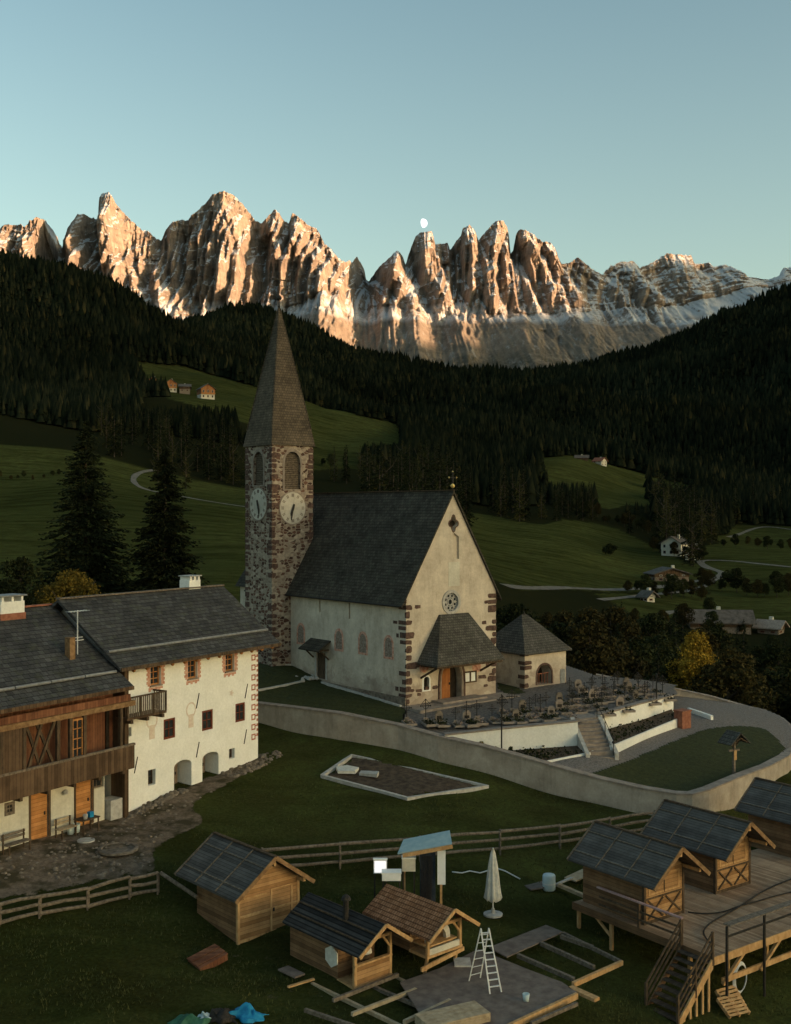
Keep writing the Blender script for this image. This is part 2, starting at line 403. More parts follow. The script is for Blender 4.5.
LEDGE = [(-330,330),(0,318),(60,320),(150,322),(240,312),(300,306),(340,290),(367,290),(385,306),(420,314),(470,316),(560,313),(600,311),(660,306),(720,290),(760,284),(830,280),(1140,320)]
def ysil(px): return 6000 + 500*np.exp(-((px-366)/14.)**2) + 350*np.exp(-((px-62)/10.)**2) + np.interp(px, [-330, 0, 300, 560, 700, 1140], [0, 0, 0, 150, 700, 900])
def build_mountain():
    nx = 1700; na = 210; nb = 90; nback = 12
    px = np.linspace(-250, 1040, nx)
    s = np.array(SIL); T = np.interp(px, s[:, 0], s[:, 1]); l = np.array(LEDGE); Lg = np.interp(px, l[:, 0], l[:, 1])
    Lg = np.maximum(Lg, T+6); Ysil = ysil(px)
    X0 = (px-CX)/F*6000; hT = CAMZ+(CY-T)/F*Ysil
    def smooth(a, w):
        k = np.exp(-np.linspace(-2, 2, w)**2); k /= k.sum(); return np.convolve(np.pad(a, w//2, mode='edge'), k, 'same')[w//2:w//2+len(a)]
    Ts = smooth(T, 95); dev = smooth(Ts-T, 15)
    jag = np.array([noise.fractal(Vector((x*0.03, 3.7, 0)), 0.45, 2.2, 7) for x in X0])
    hT = hT + jag*8
    hL = CAMZ+(CY-Lg)/F*(Ysil-450); hB = np.full(nx, CAMZ+(CY-400)/F*4700.)
    def facet(X, Z, sx, sz, seed, shear):
        """angular buttresses: planar-sided cells with sharp gullies between them"""
        u = (X+Z*shear)/sx; v = Z/sz; iu = np.floor(u); iv = np.floor(v); best = np.full(X.shape, 9.0); sec = np.full(X.shape, 9.0)
        for du in (-1, 0, 1):
            for dv in (-1, 0, 1):
                cu = iu+du; cv = iv+dv; h1 = np.sin(cu*127.1+cv*311.7+seed*17.3)*43758.5453; h1 -= np.floor(h1); h2 = np.sin(cu*269.5+cv*183.3+seed*7.7)*24634.6345; h2 -= np.floor(h2)
                dx = np.abs(u-cu-h1); dz = (v-cv-h2); d = dx+np.where(dz > 0, .55*dz, -.30*dz)+.25*h1
                sec = np.minimum(sec, np.maximum(d, best)); best = np.minimum(best, d)
        return best-.25*(np.minimum(sec-best, .5))
    def relief(z, seed, big, small):
        xx = X0+np.interp(z, [0, 2000], [0, 1])*0; w = 22*np.sin(z/95.+X0/210.)
        f1 = facet(xx+w, z, 215, 820, seed, .20); f2 = facet(xx-w*.6, z, 66, 370, seed+2, -.13); f3 = facet(xx+w*.3, z, 24, 150, seed+4, .16); f4 = facet(xx, z, 10, 34, seed+6, -.3)
        m1 = .30+1.25*np.abs(np.sin(X0/530.+z/420.+seed+.8*np.sin(X0/190.))); m2 = .35+1.1*np.abs(np.sin(X0/310.-z/260.+1.3*np.sin(X0/140.+z/170.)))
        led = ((z/58.+.6*np.sin(X0/170.)+.35*np.sin(X0/47.)) % 1.0); ledge = -np.clip(led-.72, 0, .28)*34*m2
        blk = facet(xx+w*.5, z, 120, 150, seed+9, -.35)
        return (f1-.5)*big*2.1+(f2-.5)*small*2.6*m1+(blk-.5)*46*m2+(f3-.5)*22*m2+(f4-.5)*9+ledge
    depth = np.clip((hT-hL)/420., .25, 1.0); shr = np.clip((hT-hL)/380., .45, 1)
    rows = []
    for k in range(nb):
        t = k/(nb-1.0); z = hB*(1-t)+hL*t; Yk = 4700*(1-t)+(Ysil-450)*t
        cone = np.zeros(nx)
        for (cpx, sp_, pw) in ((-90, 300, 1), (60, 260, 1), (210, 280, 1), (330, 300, 1.2), (412, 260, 1.0), (452, 210, .8), (506, 330, 1.3), (560, 230, .8), (610, 260, .9), (668, 300, 1), (730, 260, .9), (800, 300, 1), (900, 300, 1)):
            xc = (cpx-CX)/F*6000; cone = np.maximum(cone, pw*np.clip(1-np.abs(X0-xc+(1-t)*40*math.sin(cpx))/(sp_*(1.12-t)), 0, 1))
        Yk = Yk - cone*230*(1.08-t)
        rows.append((Yk+relief(z, 3.0, 55*(.25+.75*t**2), 10+24*t**2), z))
    for k in range(1, na):
        t = k/(na-1.0); z = hL*(1-t)+hT*t
        ph = t*6.0+0.8*np.sin(X0/410.)+.5*np.sin(X0/150.); step = t*0.72+0.28*(np.floor(ph)+np.clip((ph-np.floor(ph))*3.2-2.2, 0, 1))/7.0
        Yk = (Ysil-450) + 400*step*depth
        top = 1.0 if t < .8 else 1.0-(t-.8)*4.2
        sh = np.interp(X0 + (t-1)*120, X0, dev); Yk = Yk - sh*7.5*(0.3+0.7*t)*top
        rows.append((Yk+relief(z, 3.0, min(95, 55+900*t)*max(.25, top), 36*max(.4, top))*shr, z))
    Yt = rows[-1][0].copy()
    for k in range(1, nback):
        t = k/(nback-1.0); rows.append((Yt+t*1500, hT*(1-t*.65)))
    Y = np.array([r[0] for r in rows]); Z = np.array([r[1] for r in rows]); XX = np.broadcast_to((px-CX)/F, Y.shape)*Ysil[None, :]
    # small overhangs and sideways shifts break the straight columns
    tt = np.clip(np.arange(len(rows))-nb, 0, na-1)[:, None]/(na-1.0); Z = CAMZ+(Z-CAMZ)*(1+tt**1.5*(np.minimum(Y, Yt[None])/Ysil[None]-1))
    o = mesh_np('mountain_range', np.stack([XX, Y, Z], -1).reshape(-1, 3), grid_faces(len(rows), nx), M_rock(), smooth=False)
    tag(o, kind='structure')
def M_rock():
    t = NT('dolomite_rock'); v = t.coord('Object'); o = t.sep(v); h = t.math('DIVIDE', o[2], 2000)
    st = t.noise(t.coord('Object', (1, 1, 0.3)), 0.010, 9, 0.72)
    c = t.mix(t.ramp(st, [(0.32, 0.0), (0.66, 1.0)]), (0.245, 0.19, 0.155), (0.52, 0.435, 0.355))
    c = t.mix(1.0, c, t.ramp(t.noise(t.coord('Object', (1, 1, 0.16)), 0.045, 7, 0.8), [(0.32, 0.5), (0.62, 1.15)]), 'MULTIPLY')
    c = t.mix(1.0, c, t.ramp(t.noise(t.coord('Object', (0.1, 0.1, 1)), 0.022, 6, 0.7), [(0.35, 0.72), (0.6, 1.12)]), 'MULTIPLY')
    g = t.n.new('ShaderNodeNewGeometry'); nz = t.sep(g.outputs['Normal'])[2]
    nn = t.noise(v, 0.006, 8, 0.75); fine = t.noise(v, 0.05, 6, 0.85); run = t.noise(t.coord('Object', (1, .25, .12)), 0.022, 7, 0.75)
    s = t.math('ADD', nz, t.math('MULTIPLY', t.math('SUBTRACT', nn, 0.5), 1.3)); s = t.math('ADD', s, t.math('MULTIPLY', t.math('SUBTRACT', fine, 0.5), 1.1))
    cliff = t.ramp(h, [(0.49, 0.0), (0.53, 1.0)])
    sn_c = t.math('MULTIPLY', t.ramp(s, [(0.62, 0.0), (0.70, 1.0)]), cliff)
    # below the cliffs: snow only as runnels in the scree and as one long shelf
    low = t.math('MULTIPLY', t.ramp(run, [(0.56, 0.0), (0.66, 1.0)]), t.ramp(h, [(0.26, 0.0), (0.36, 0.35), (0.50, 0.5), (0.53, 0.0)]))
    shelf = t.math('MULTIPLY', t.ramp(h, [(0.465, 0.0), (0.485, 1.0), (0.515, 1.0), (0.53, 0.0)]), t.ramp(t.math('ADD', nn, t.math('MULTIPLY', fine, .5)), [(0.68, 0.0), (0.80, 1.0)]))
    tal = t.ramp(h, [(0.40, 1.0), (0.54, 0.0)])
    c = t.mix(t.math('MULTIPLY', tal, 0.7), c, t.mix(run, (0.21, 0.165, 0.125), (0.44, 0.365, 0.28)))
    gr = t.math('MULTIPLY', t.ramp(h, [(0.29, 1.0), (0.41, 0.0)]), t.ramp(nn, [(0.40, 0.0), (0.55, 1.0)])); c = t.mix(gr, c, (0.035, 0.04, 0.022))
    c = t.mix(t.math('MAXIMUM', sn_c, t.math('MAXIMUM', low, shelf)), c, (0.74, 0.76, 0.79))
    t.bump(t.noise(t.coord('Object', (1, 1, 0.45)), 0.045, 9, 0.85), 1.0, 26.0)
    return t.col(c, 0.95)
# unseen ridge added behind the camera to block the sun: its shadow lies over the whole valley and ends halfway up the rock walls
SUN_AZ = Vector((0.90, -0.43, 0)).normalized(); SUN_EL = math.radians(4.0)
def build_shadow_ridge():
    perp = Vector((-SUN_AZ.y, SUN_AZ.x, 0))          # runs along the ridge
    D = 20000
    # height of the shadow's edge along the rock walls
    prof = [(2000, 700), (4900, 805), (5100, 930), (5350, 985), (5500, 1000), (5640, 1130), (5760, 1330), (5950, 1400), (6150, 1425), (6350, 1440), (6560, 1430), (6700, 1450), (6900, 1440), (9000, 1440)]
    prof = [(s_, z_+(D+float(np.interp(s_, [4800, 5350, 5500, 5800, 6500], [2000, 2240, 2030, 1712, 1384])))*math.tan(SUN_EL)) for s_, z_ in prof]
    prof.sort(); ps = np.array(prof)
    S = np.linspace(ps[0, 0]-9000, ps[-1, 0]+9000, 500); H = np.interp(S, ps[:, 0], ps[:, 1])
    H = H + np.array([noise.fractal(Vector((s/500., 1.1, 0)), 0.9, 2.0, 5) for s in S])*22
    V = []
    for off, hh in ((-2600, 0.0), (-1200, 0.55), (0, 1.0), (1300, 0.5), (2600, 0.0)):
        for s, h in zip(S, H):
            p = SUN_AZ*(D+off)+perp*s; V.append((p.x, p.y, -60+(h+60)*hh))
    o = mesh_np('shadow_ridge', V, grid_faces(5, len(S)), m_noise('shadow_ridge_surface', (0.03, 0.04, 0.015), (0.05, 0.055, 0.02), 0.01, bump=0), smooth=True)
    tag(o, kind='structure')
    V = [(-30000, -30000, -90), (30000, -30000, -90), (30000, 30000, -90), (-30000, 30000, -90)]
    o = mesh_np('ground', V, [(0, 1, 2, 3)], m_noise('valley_ground', (0.03, 0.04, 0.015), (0.05, 0.055, 0.02), 0.01, bump=0)); tag(o, kind='structure')
# ---------------------------------------------------------------- building materials
def lib():
    M = {}
    M['slate'] = m_shingle('slate_roof', (0.050, 0.049, 0.048), (0.090, 0.088, 0.086), 0.36, 0.17, moss=(0.075, 0.078, 0.045), spec=0.35)
    M['church_roof'] = m_shingle('grey_church_shingles', (0.052, 0.044, 0.034), (0.092, 0.078, 0.060), 0.26, 0.20, moss=(0.07, 0.07, 0.05))
    M['spire'] = m_shingle('brown_spire_shingles', (0.10, 0.078, 0.055), (0.15, 0.115, 0.08), 0.22, 0.20)
    M['porch_roof'] = m_shingle('weathered_larch_shingles', (0.082, 0.075, 0.062), (0.13, 0.118, 0.10), 0.20, 0.16, moss=(0.06, 0.06, 0.045))
    M['red_shingle'] = m_shingle('reddish_wood_shingles', (0.28, 0.12, 0.055), (0.44, 0.21, 0.11), 0.13, 0.11)
    M['wood'] = m_plank('weathered_dark_planks', (0.075, 0.045, 0.026), (0.16, 0.10, 0.06), 0.2, 'w')
    M['darkwood'] = m_noise('old_dark_timber', (0.050, 0.034, 0.022), (0.12, 0.080, 0.050), 6, stretch=(1, 1, 0.4))
    M['redwood'] = m_plank('red_brown_boards', (0.15, 0.058, 0.032), (0.27, 0.12, 0.065), 0.17, 'w')
    M['newwood'] = m_plank('fresh_larch_boards', (0.40, 0.22, 0.095), (0.58, 0.36, 0.18), 0.14, 'z')
    M['newbeam'] = m_noise('fresh_larch_beam', (0.38, 0.21, 0.09), (0.56, 0.35, 0.17), 5, stretch=(1, 1, 0.5))
    M['greywood'] = m_plank('grey_deck_boards', (0.17, 0.12, 0.088), (0.30, 0.225, 0.17), 0.145, 'x')
    M['log'] = m_noise('silvered_rail', (0.10, 0.078, 0.058), (0.22, 0.175, 0.135), 7)
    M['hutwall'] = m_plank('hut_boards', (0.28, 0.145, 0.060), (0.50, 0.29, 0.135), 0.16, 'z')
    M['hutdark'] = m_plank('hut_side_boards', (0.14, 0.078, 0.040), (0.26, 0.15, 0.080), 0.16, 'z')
    M['doorwood'] = m_plank('orange_larch_door', (0.42, 0.175, 0.055), (0.60, 0.28, 0.10), 0.19, 'z')
    M['churchdoor'] = m_plank('brown_church_door', (0.30, 0.11, 0.035), (0.42, 0.17, 0.06), 0.2, 'w')
    M['iron'] = m_noise('wrought_iron', (0.02, 0.018, 0.016), (0.045, 0.038, 0.032), 20, 0.6)
    M['metal'] = m_noise('dull_zinc', (0.17, 0.17, 0.17), (0.27, 0.27, 0.265), 5, 0.45, bump=0.05)
    M['alu'] = m_noise('aluminium', (0.55, 0.55, 0.55), (0.68, 0.68, 0.66), 12, 0.4, bump=0.05)
    M['gold'] = m_noise('gilded_metal', (0.6, 0.4, 0.12), (0.75, 0.55, 0.2), 10, 0.35, bump=0)
    M['pane'] = m_noise('dark_glass', (0.018, 0.02, 0.022), (0.035, 0.038, 0.04), 3, 0.12, bump=0)
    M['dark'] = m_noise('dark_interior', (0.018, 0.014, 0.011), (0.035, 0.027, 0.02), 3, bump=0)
    M['frame_red'] = m_noise('oxblood_frame', (0.12, 0.032, 0.018), (0.18, 0.055, 0.03), 8, bump=0)
    M['pinkpaint'] = m_noise('faded_red_wall_painting', (0.42, 0.16, 0.10), (0.66, 0.42, 0.32), 5, bump=0.1)
    M['fresco'] = m_noise('faded_fresco', (0.16, 0.105, 0.08), (0.33, 0.27, 0.215), 7, bump=0.1)
    M['redstone'] = m_noise('dark_red_porphyry', (0.060, 0.038, 0.031), (0.145, 0.088, 0.070), 4, bump=0.6)
    M['stonecap'] = m_noise('wall_cap_stone', (0.20, 0.16, 0.13), (0.32, 0.26, 0.215), 2.5, bump=0.5)
    M['trim'] = m_noise('pale_stone_edging', (0.33, 0.31, 0.28), (0.48, 0.455, 0.42), 4, bump=0.4)
    M['rubble'] = m_noise('rubble_stone', (0.11, 0.088, 0.068), (0.26, 0.21, 0.165), 3.5, bump=1.0, bdist=0.06)
    M['white'] = m_noise('white_metal', (0.72, 0.72, 0.70), (0.80, 0.80, 0.78), 5, 0.5, bump=0)
    M['terracotta'] = m_noise('terracotta', (0.22, 0.085, 0.052), (0.32, 0.135, 0.085), 5)
    M['fabric'] = m_noise('off_white_canvas', (0.52, 0.49, 0.43), (0.66, 0.63, 0.56), 6, bump=0.3)
    M['gravel'] = m_noise('pale_gravel', (0.11, 0.092, 0.08), (0.24, 0.205, 0.18), 9, bump=1.0, bdist=0.03, detail=8)
    M['cemetery'] = m_noise('grave_gravel', (0.085, 0.07, 0.06), (0.18, 0.15, 0.13), 6, bump=0.8, detail=8)
    M['lawn'] = m_noise('garden_lawn', (0.027, 0.031, 0.010), (0.050, 0.052, 0.017), 5, bump=1.0, bdist=0.04, detail=9)
    M['soil'] = m_noise('turned_soil', (0.045, 0.032, 0.022), (0.11, 0.08, 0.055), 3, bump=1.0, bdist=0.05, detail=8)
    M['plaster'] = plaster('white_plaster', (0.74, 0.72, 0.66), (0.86, 0.84, 0.79), 0.15)
    M['churchplaster'] = plaster('cream_church_plaster', (0.42, 0.345, 0.27), (0.68, 0.59, 0.475), 0.6, stones=True)
    M['sideplaster'] = M['churchplaster']
    M['wallplaster'] = plaster('grey_boundary_plaster', (0.28, 0.23, 0.18), (0.47, 0.40, 0.325), 0.8)
    M['cream'] = plaster('cream_plaster', (0.50, 0.46, 0.37), (0.66, 0.62, 0.52), 0.5)
    M['clockface'] = plaster('weathered_clock_plaster', (0.40, 0.36, 0.30), (0.60, 0.55, 0.47), 0.5); M['tower'] = tower_stone(); M['paleink'] = m_noise('pale_wall_painting', (0.60, 0.46, 0.38), (0.70, 0.62, 0.52), 5, bump=0.1); M['brickpaint'] = m_noise('painted_quoin_red', (0.30, 0.10, 0.06), (0.46, 0.20, 0.13), 5, bump=0.1)
    return M
def plaster(name, c1, c2, dirt, stones=False):
    t = NT(name); v = t.coord('Object')
    n = t.noise(v, 0.8, 8, 0.7); c = t.mix(t.ramp(n, [(0.3, 0.0), (0.68, 1.0)]), c1, c2)
    st = t.noise(t.coord('Object', (1.6, 1.6, 0.25)), 1.8, 6, 0.7)             # rain streaks
    c = t.mix(t.math('MULTIPLY', t.ramp(st, [(0.5, 0.0), (0.75, 1.0)]), dirt*0.55), c, tuple(x*0.5 for x in c1))
    c = t.mix(1.0, c, t.ramp(t.noise(v, 7, 5, 0.8), [(0.3, 0.86), (0.7, 1.07)]), 'MULTIPLY')
    if stones:                                                                  # rubble showing through low down
        z = t.sep(v)[2]; nn = t.noise(v, 1.1, 5, 0.7)
        k = t.math('ADD', t.math('MULTIPLY', z, -0.22), nn)
        vo = t.n.new('ShaderNodeTexVoronoi'); t.L(t.coord('Object', (1, 1, 1.8)), vo.inputs['Vector']); vo.inputs['Scale'].default_value = 1.6
        stc = t.mix(t.sep(vo.outputs['Color'])[0], (0.16, 0.10, 0.08), (0.40, 0.33, 0.26))
        c = t.mix(t.math('MULTIPLY', t.ramp(k, [(0.12, 0.0), (0.30, 1.0)]), 0.55), c, stc)
    t.bump(t.noise(v, 3.5, 7, 0.75), 0.5, 0.03)
    return t.col(c, 0.95)
def tower_stone():
    t = NT('tower_rubble_masonry'); o = t.sep(t.coord('Object'))
    u = t.math('ADD', o[0], o[1]); ds = t.noise(t.coord('Object'), 1.1, 3, 0.6, out=1); dx = t.sep(ds)
    uu = t.math('ADD', u, t.math('MULTIPLY', dx[0], 0.5)); vv = t.math('ADD', t.math('MULTIPLY', o[2], 1.75), t.math('MULTIPLY', dx[1], 0.5))
    vec = t.comb(uu, vv, 0.0)
    v1 = t.n.new('ShaderNodeTexVoronoi'); v1.voronoi_dimensions = '2D'; t.L(vec, v1.inputs['Vector']); v1.inputs['Scale'].default_value = 2.8; v1.inputs['Randomness'].default_value = 0.85
    v2 = t.n.new('ShaderNodeTexVoronoi'); v2.voronoi_dimensions = '2D'; v2.feature = 'DISTANCE_TO_EDGE'; t.L(vec, v2.inputs['Vector']); v2.inputs['Scale'].default_value = 2.8; v2.inputs['Randomness'].default_value = 0.85
    cr = t.sep(v1.outputs['Color']); n = t.noise(t.coord('Object'), 5, 6, 0.75); big = t.noise(t.coord('Object'), 0.5, 4, 0.6)
    edge = t.ramp(t.math('ADD', v2.outputs['Distance'], t.math('MULTIPLY', t.math('SUBTRACT', n, 0.5), 0.16)), [(0.055, 0.0), (0.12, 1.0)])
    isdark = t.ramp(t.math('ADD', cr[0], t.math('MULTIPLY', t.math('SUBTRACT', big, .5), .9)), [(0.38, 1.0), (0.46, 0.0)])
    dark = t.math('MULTIPLY', isdark, edge)
    red = t.mix(cr[1], (0.060, 0.032, 0.024), (0.17, 0.088, 0.062)); pale = t.mix(cr[2], (0.24, 0.185, 0.14), (0.47, 0.385, 0.30)); mort = t.mix(n, (0.25, 0.20, 0.155), (0.42, 0.35, 0.275))
    c = t.mix(edge, mort, t.mix(isdark, pale, red))
    c = t.mix(1.0, c, t.ramp(n, [(0.3, 0.75), (0.7, 1.12)]), 'MULTIPLY')
    t.bump(t.math('ADD', t.math('MULTIPLY', edge, 0.5), n), 0.9, 0.05)
    return t.col(c, 0.95)

def cut(o, cutter):
    """real openings: subtract the cutter's solids from the mesh"""
    c = cutter.build('cutter_tmp', o.data.materials[0]); c.matrix_world = o.matrix_world.copy()
    par = o.parent; c.parent = par; c.location = o.location; c.rotation_euler = o.rotation_euler
    md = o.modifiers.new('b', 'BOOLEAN'); md.operation = 'DIFFERENCE'; md.object = c; md.solver = 'EXACT'; md.use_self = True
    bpy.context.view_layer.update(); dg = bpy.context.evaluated_depsgraph_get()
    me = bpy.data.meshes.new_from_object(o.evaluated_get(dg), preserve_all_data_layers=True, depsgraph=dg)
    o.modifiers.clear(); old = o.data; o.data = me; bpy.data.objects.remove(c)
    return o

class Frame:
    """a building's own axes: x along its front, y into it, z up"""
    def __init__(s, X, Y, rz): s.o = Vector((X, Y, 0)); s.rz = rz; s.a = Vector((math.cos(rz), math.sin(rz), 0)); s.b = Vector((-math.sin(rz), math.cos(rz), 0))
    def front(s, px, py, y=0.0):
        """photo point on the plane y = const -> (x, z)"""
        o = s.o + s.b*y; r = (px-CX)/F
        x = (o.x - r*o.y)/(r*s.a.y - s.a.x); Y = o.y+s.a.y*x
        return x, CAMZ-(py-CY)/F*Y
    def side(s, px, py, x=0.0):
        o = s.o + s.a*x; r = (px-CX)/F
        y = (o.x - r*o.y)/(r*s.b.y - s.b.x); Y = o.y+s.b.y*y
        return y, CAMZ-(py-CY)/F*Y
    def w(s, x, y, z): return s.o+s.a*x+s.b*y+Vector((0, 0, z))
def rect(fr, px0, px1, py0, py1, y=0.0):
    """photo rectangle on a front -> x0,x1,z0,z1"""
    xm = (px0+px1)/2; x0, _ = fr.front(px0, py0, y); x1, _ = fr.front(px1, py1, y); _, z1 = fr.front(xm, py0, y); _, z0 = fr.front(xm, py1, y)
    return x0, x1, z0, z1
def arch_pts(x0, x1, z0, z1, n=12, pointed=False, flat=1.0):
    c = (x0+x1)/2; r = (x1-x0)/2; h = r*flat
    if pointed: h = r*1.5
    pts = [(x0, z0), (x1, z0)]
    for k in range(n+1):
        a = math.pi*k/n
        zz = math.sin(a)**(0.75 if pointed else 1.0)
        pts.append((c+r*math.cos(a), z1-h+h*zz))
    return pts
def ring_xz(outer, inner, y0, y1):
    """frame between two outlines with the same number of points, in the x-z plane"""
    mb = MB(); n = len(outer)
    vs = [(p[0], y0, p[1]) for p in outer]+[(p[0], y0, p[1]) for p in inner]+[(p[0], y1, p[1]) for p in outer]+[(p[0], y1, p[1]) for p in inner]
    fs = []
    for i in range(n):
        j = (i+1) % n
        fs += [(i, j, n+j, n+i), (2*n+j, 2*n+i, 3*n+i, 3*n+j), (j, i, 2*n+i, 2*n+j), (n+i, n+j, 3*n+j, 3*n+i)]
    return mb.add(vs, fs)
def window(x0, x1, z0, z1, y, frame, parent, sash=True, name='window', depth=0.10, muntin=(1, 1), label=None, fw=0.07):
    """frame ring set in a recess, pane a sub-part"""
    o = ring_xz([(x0, z0), (x1, z0), (x1, z1), (x0, z1)], [(x0+fw, z0+fw), (x1-fw, z0+fw), (x1-fw, z1-fw), (x0+fw, z1-fw)], y, y+depth)
    for k in range(muntin[0]):
        x = x0+(x1-x0)*(k+1)/(muntin[0]+1); o.b2(x-0.02, x+0.02, y+0.02, y+depth-0.012, z0+fw, z1-fw)
    for k in range(muntin[1]):
        z = z0+(z1-z0)*(k+1)/(muntin[1]+1); o.b2(x0+fw, x1-fw, y+0.024, y+depth-0.016, z-0.02, z+0.02)
    w = o.build(name, frame, parent)
    if label: w['label'] = label
    MB().b2(x0+fw*0.5, x1-fw*0.5, y+depth-0.04, y+depth+0.01, z0+fw*0.5, z1-fw*0.5).build('pane', M['pane'], w)
    return w
def gable_roof(x0, x1, ye, yr, ze, zr, th=0.14, ye2=None, ze2=None):
    """ridge along x at y = yr; eaves at ye (front) and ye2 (back)"""
    if ye2 is None: ye2 = 2*yr-ye
    if ze2 is None: ze2 = ze
    mb = MB(); prof = [(ye, ze), (yr, zr), (ye2, ze2), (ye2, ze2-th), (yr, zr-th*1.15), (ye, ze-th)]
    vs = [(x0, y, z) for y, z in prof]+[(x1, y, z) for y, z in prof]
    fs = [(0, 5, 4, 1), (1, 4, 3, 2), (6, 7, 10, 11), (7, 8, 9, 10), (0, 1, 7, 6), (1, 2, 8, 7), (2, 3, 9, 8), (3, 4, 10, 9), (4, 5, 11, 10), (5, 0, 6, 11)]
    return mb.add(vs, fs)
M = {}

# ---------------------------------------------------------------- the church
def stones_xz(mb, x, z, y, w, h):
    """one rough-cut stone lying in a front wall, a little proud of it"""
    j = lambda: random.uniform(-0.07, 0.07)*min(1, w*2)
    c = min(w, h)*.22
    poly = [(x-w/2+c+j(), z-h/2+j()*.5), (x+w/2-c+j(), z-h/2+j()*.5), (x+w/2+j()*.5, z-h/2+c), (x+w/2+j()*.5, z+h/2-c), (x+w/2-c+j(), z+h/2+j()*.5), (x-w/2+c+j(), z+h/2+j()*.5), (x-w/2+j()*.5, z+h/2-c), (x-w/2+j()*.5, z-h/2+c)]
    return mb.xzpoly(poly, y-0.03, y+0.1)
def build_church():
    rz = math.atan2(0.635, 0.773); fr = Frame(0.69, 73.0, rz)
    W = 8.2; L = 19.0; ze = 7.2; zr = 14.05; xm = W/2
    t = empty('church', (0.69, 73.0, 0), rz, label='cream stone church with steep grey shingle roof and hipped porch, beside the pointed tower', cat='church')
    # walls
    prof = [(0, -1.5), (W, -1.5), (W, ze), (xm, zr-0.1), (0, ze)]
    wall = MB().xzpoly(prof, 0.0, L).build('wall', M['churchplaster'], t)
    c = MB()
    # west front openings
    dx0, dx1, dz0, dz1 = rect(fr, 441.5, 461.5, 663.5, 700)
    dz0 = 0.0; dz1 = 2.55
    c.xzpoly(arch_pts(dx0, dx1, dz0, dz1, pointed=True), -0.3, 0.55)
    rx, rz_ = fr.front(451, 602); rr = 0.74
    circ = lambda x, z, r, n=28: [(x+r*math.cos(2*math.pi*k/n), z+r*math.sin(2*math.pi*k/n)) for k in range(n)]
    c.xzpoly(circ(rx, rz_, rr), -0.3, 0.3)
    qx, qz = fr.front(453.4, 523.5)
    c.xzpoly([(qx+(0.30+0.09*math.cos(4*a))*math.cos(a), qz+(0.42+0.1*math.cos(4*a))*math.sin(a)) for a in [2*math.pi*k/32 for k in range(32)]], -0.3, 0.35)
    nx0, nx1, nz0, nz1 = rect(fr, 451.5, 459, 533, 559)
    c.xzpoly([(nx0, nz0), (nx1, nz0), (nx1, nz1-0.25), ((nx0+nx1)/2-0.1, nz1), (nx0, nz1-0.25)], -0.3, 0.16)
    sx0, sx1, sz0, sz1 = rect(fr, 423.5, 429, 676.5, 690)
    c.xzpoly(arch_pts(sx0, sx1, sz0, sz1), -0.3, 0.3)
    # north-west side openings (x = 0 plane): slits and a door
    sd = []
    for (px, py) in ((319.8, 604.6), (349.5, 611)):
        y, z = fr.side(px, py); c.b2(-0.3, 0.35, y-0.09, y+0.09, z-0.55, z+0.55)
    y0, z0 = fr.side(326, 680); y1, z1 = fr.side(317, 652); ya, yb = min(y0, y1), max(y0, y1)
    sdz0 = z0+0.02
    c.b2(-0.3, 0.4, ya, yb, sdz0, z1)
    cut(wall, c)
    # reveals filled
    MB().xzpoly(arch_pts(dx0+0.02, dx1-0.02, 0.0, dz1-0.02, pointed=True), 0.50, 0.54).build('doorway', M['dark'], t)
    # the door leaf stands open, hinged on the left jamb
    leaf = MB().box((0, 0, 0), (1.0, 0.07, 2.15)); d = leaf.build('door', M['churchdoor'], t); d.location = (dx0+0.52, 0.20, 1.08); d.rotation_euler = (0, 0, 0.22)
    MB().box((0.38, -0.07, 0.0), (0.05, 0.08, 0.16)).build('handle', M['iron'], d)
    # stepped stone door surround
    for k, (g, y_) in enumerate(((0.16, -0.05), (0.30, -0.09))):
        o_ = arch_pts(dx0-g, dx1+g, 0.0, dz1+g*1.3, pointed=True); i_ = arch_pts(dx0-g+0.13, dx1+g-0.13, 0.0, dz1+(g-0.13)*1.3, pointed=True)
        ring_xz(o_, i_, y_, 0.03-k*0.002).build('door_surround', M['redstone' if k else 'stonecap'], t)
    # rose window: ring, tracery spokes and pane
    w = ring_xz(circ(rx, rz_, rr+0.09), circ(rx, rz_, rr-0.12), -0.07, 0.12)
    w = w.build('round_window', M['trim'], t)
    tr = ring_xz(circ(rx, rz_, 0.25, 16), circ(rx, rz_, 0.17, 16), 0.06, 0.12)
    for k in range(8):
        a = k*math.pi/4; tr.beam((rx+0.22*math.cos(a), 0.09, rz_+0.22*math.sin(a)), (rx+(rr-0.1)*math.cos(a), 0.09, rz_+(rr-0.1)*math.sin(a)), 0.06, 0.05, up=(0, 1, 0))
        cx_, cz_ = rx+0.44*math.cos(a+math.pi/8), rz_+0.44*math.sin(a+math.pi/8)
        tb = ring_xz(circ(cx_, cz_, 0.15, 12), circ(cx_, cz_, 0.10, 12), 0.065, 0.115); tr.add(tb.v, tb.f)
    tr.build('tracery', M['trim'], w)
    MB().xzpoly(circ(rx, rz_, rr-0.02), 0.14, 0.2).build('pane', M['pane'], w)
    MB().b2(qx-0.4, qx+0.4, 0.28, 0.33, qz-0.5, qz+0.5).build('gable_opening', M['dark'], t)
    ring_xz([(qx+(0.40+0.09*math.cos(4*a))*math.cos(a), qz+(0.52+0.1*math.cos(4*a))*math.sin(a)) for a in [2*math.pi*k/32 for k in range(32)]],
            [(qx+(0.31+0.09*math.cos(4*a))*math.cos(a), qz+(0.43+0.1*math.cos(4*a))*math.sin(a)) for a in [2*math.pi*k/32 for k in range(32)]], -0.025, 0.03).build('opening_surround', M['redstone'], t)
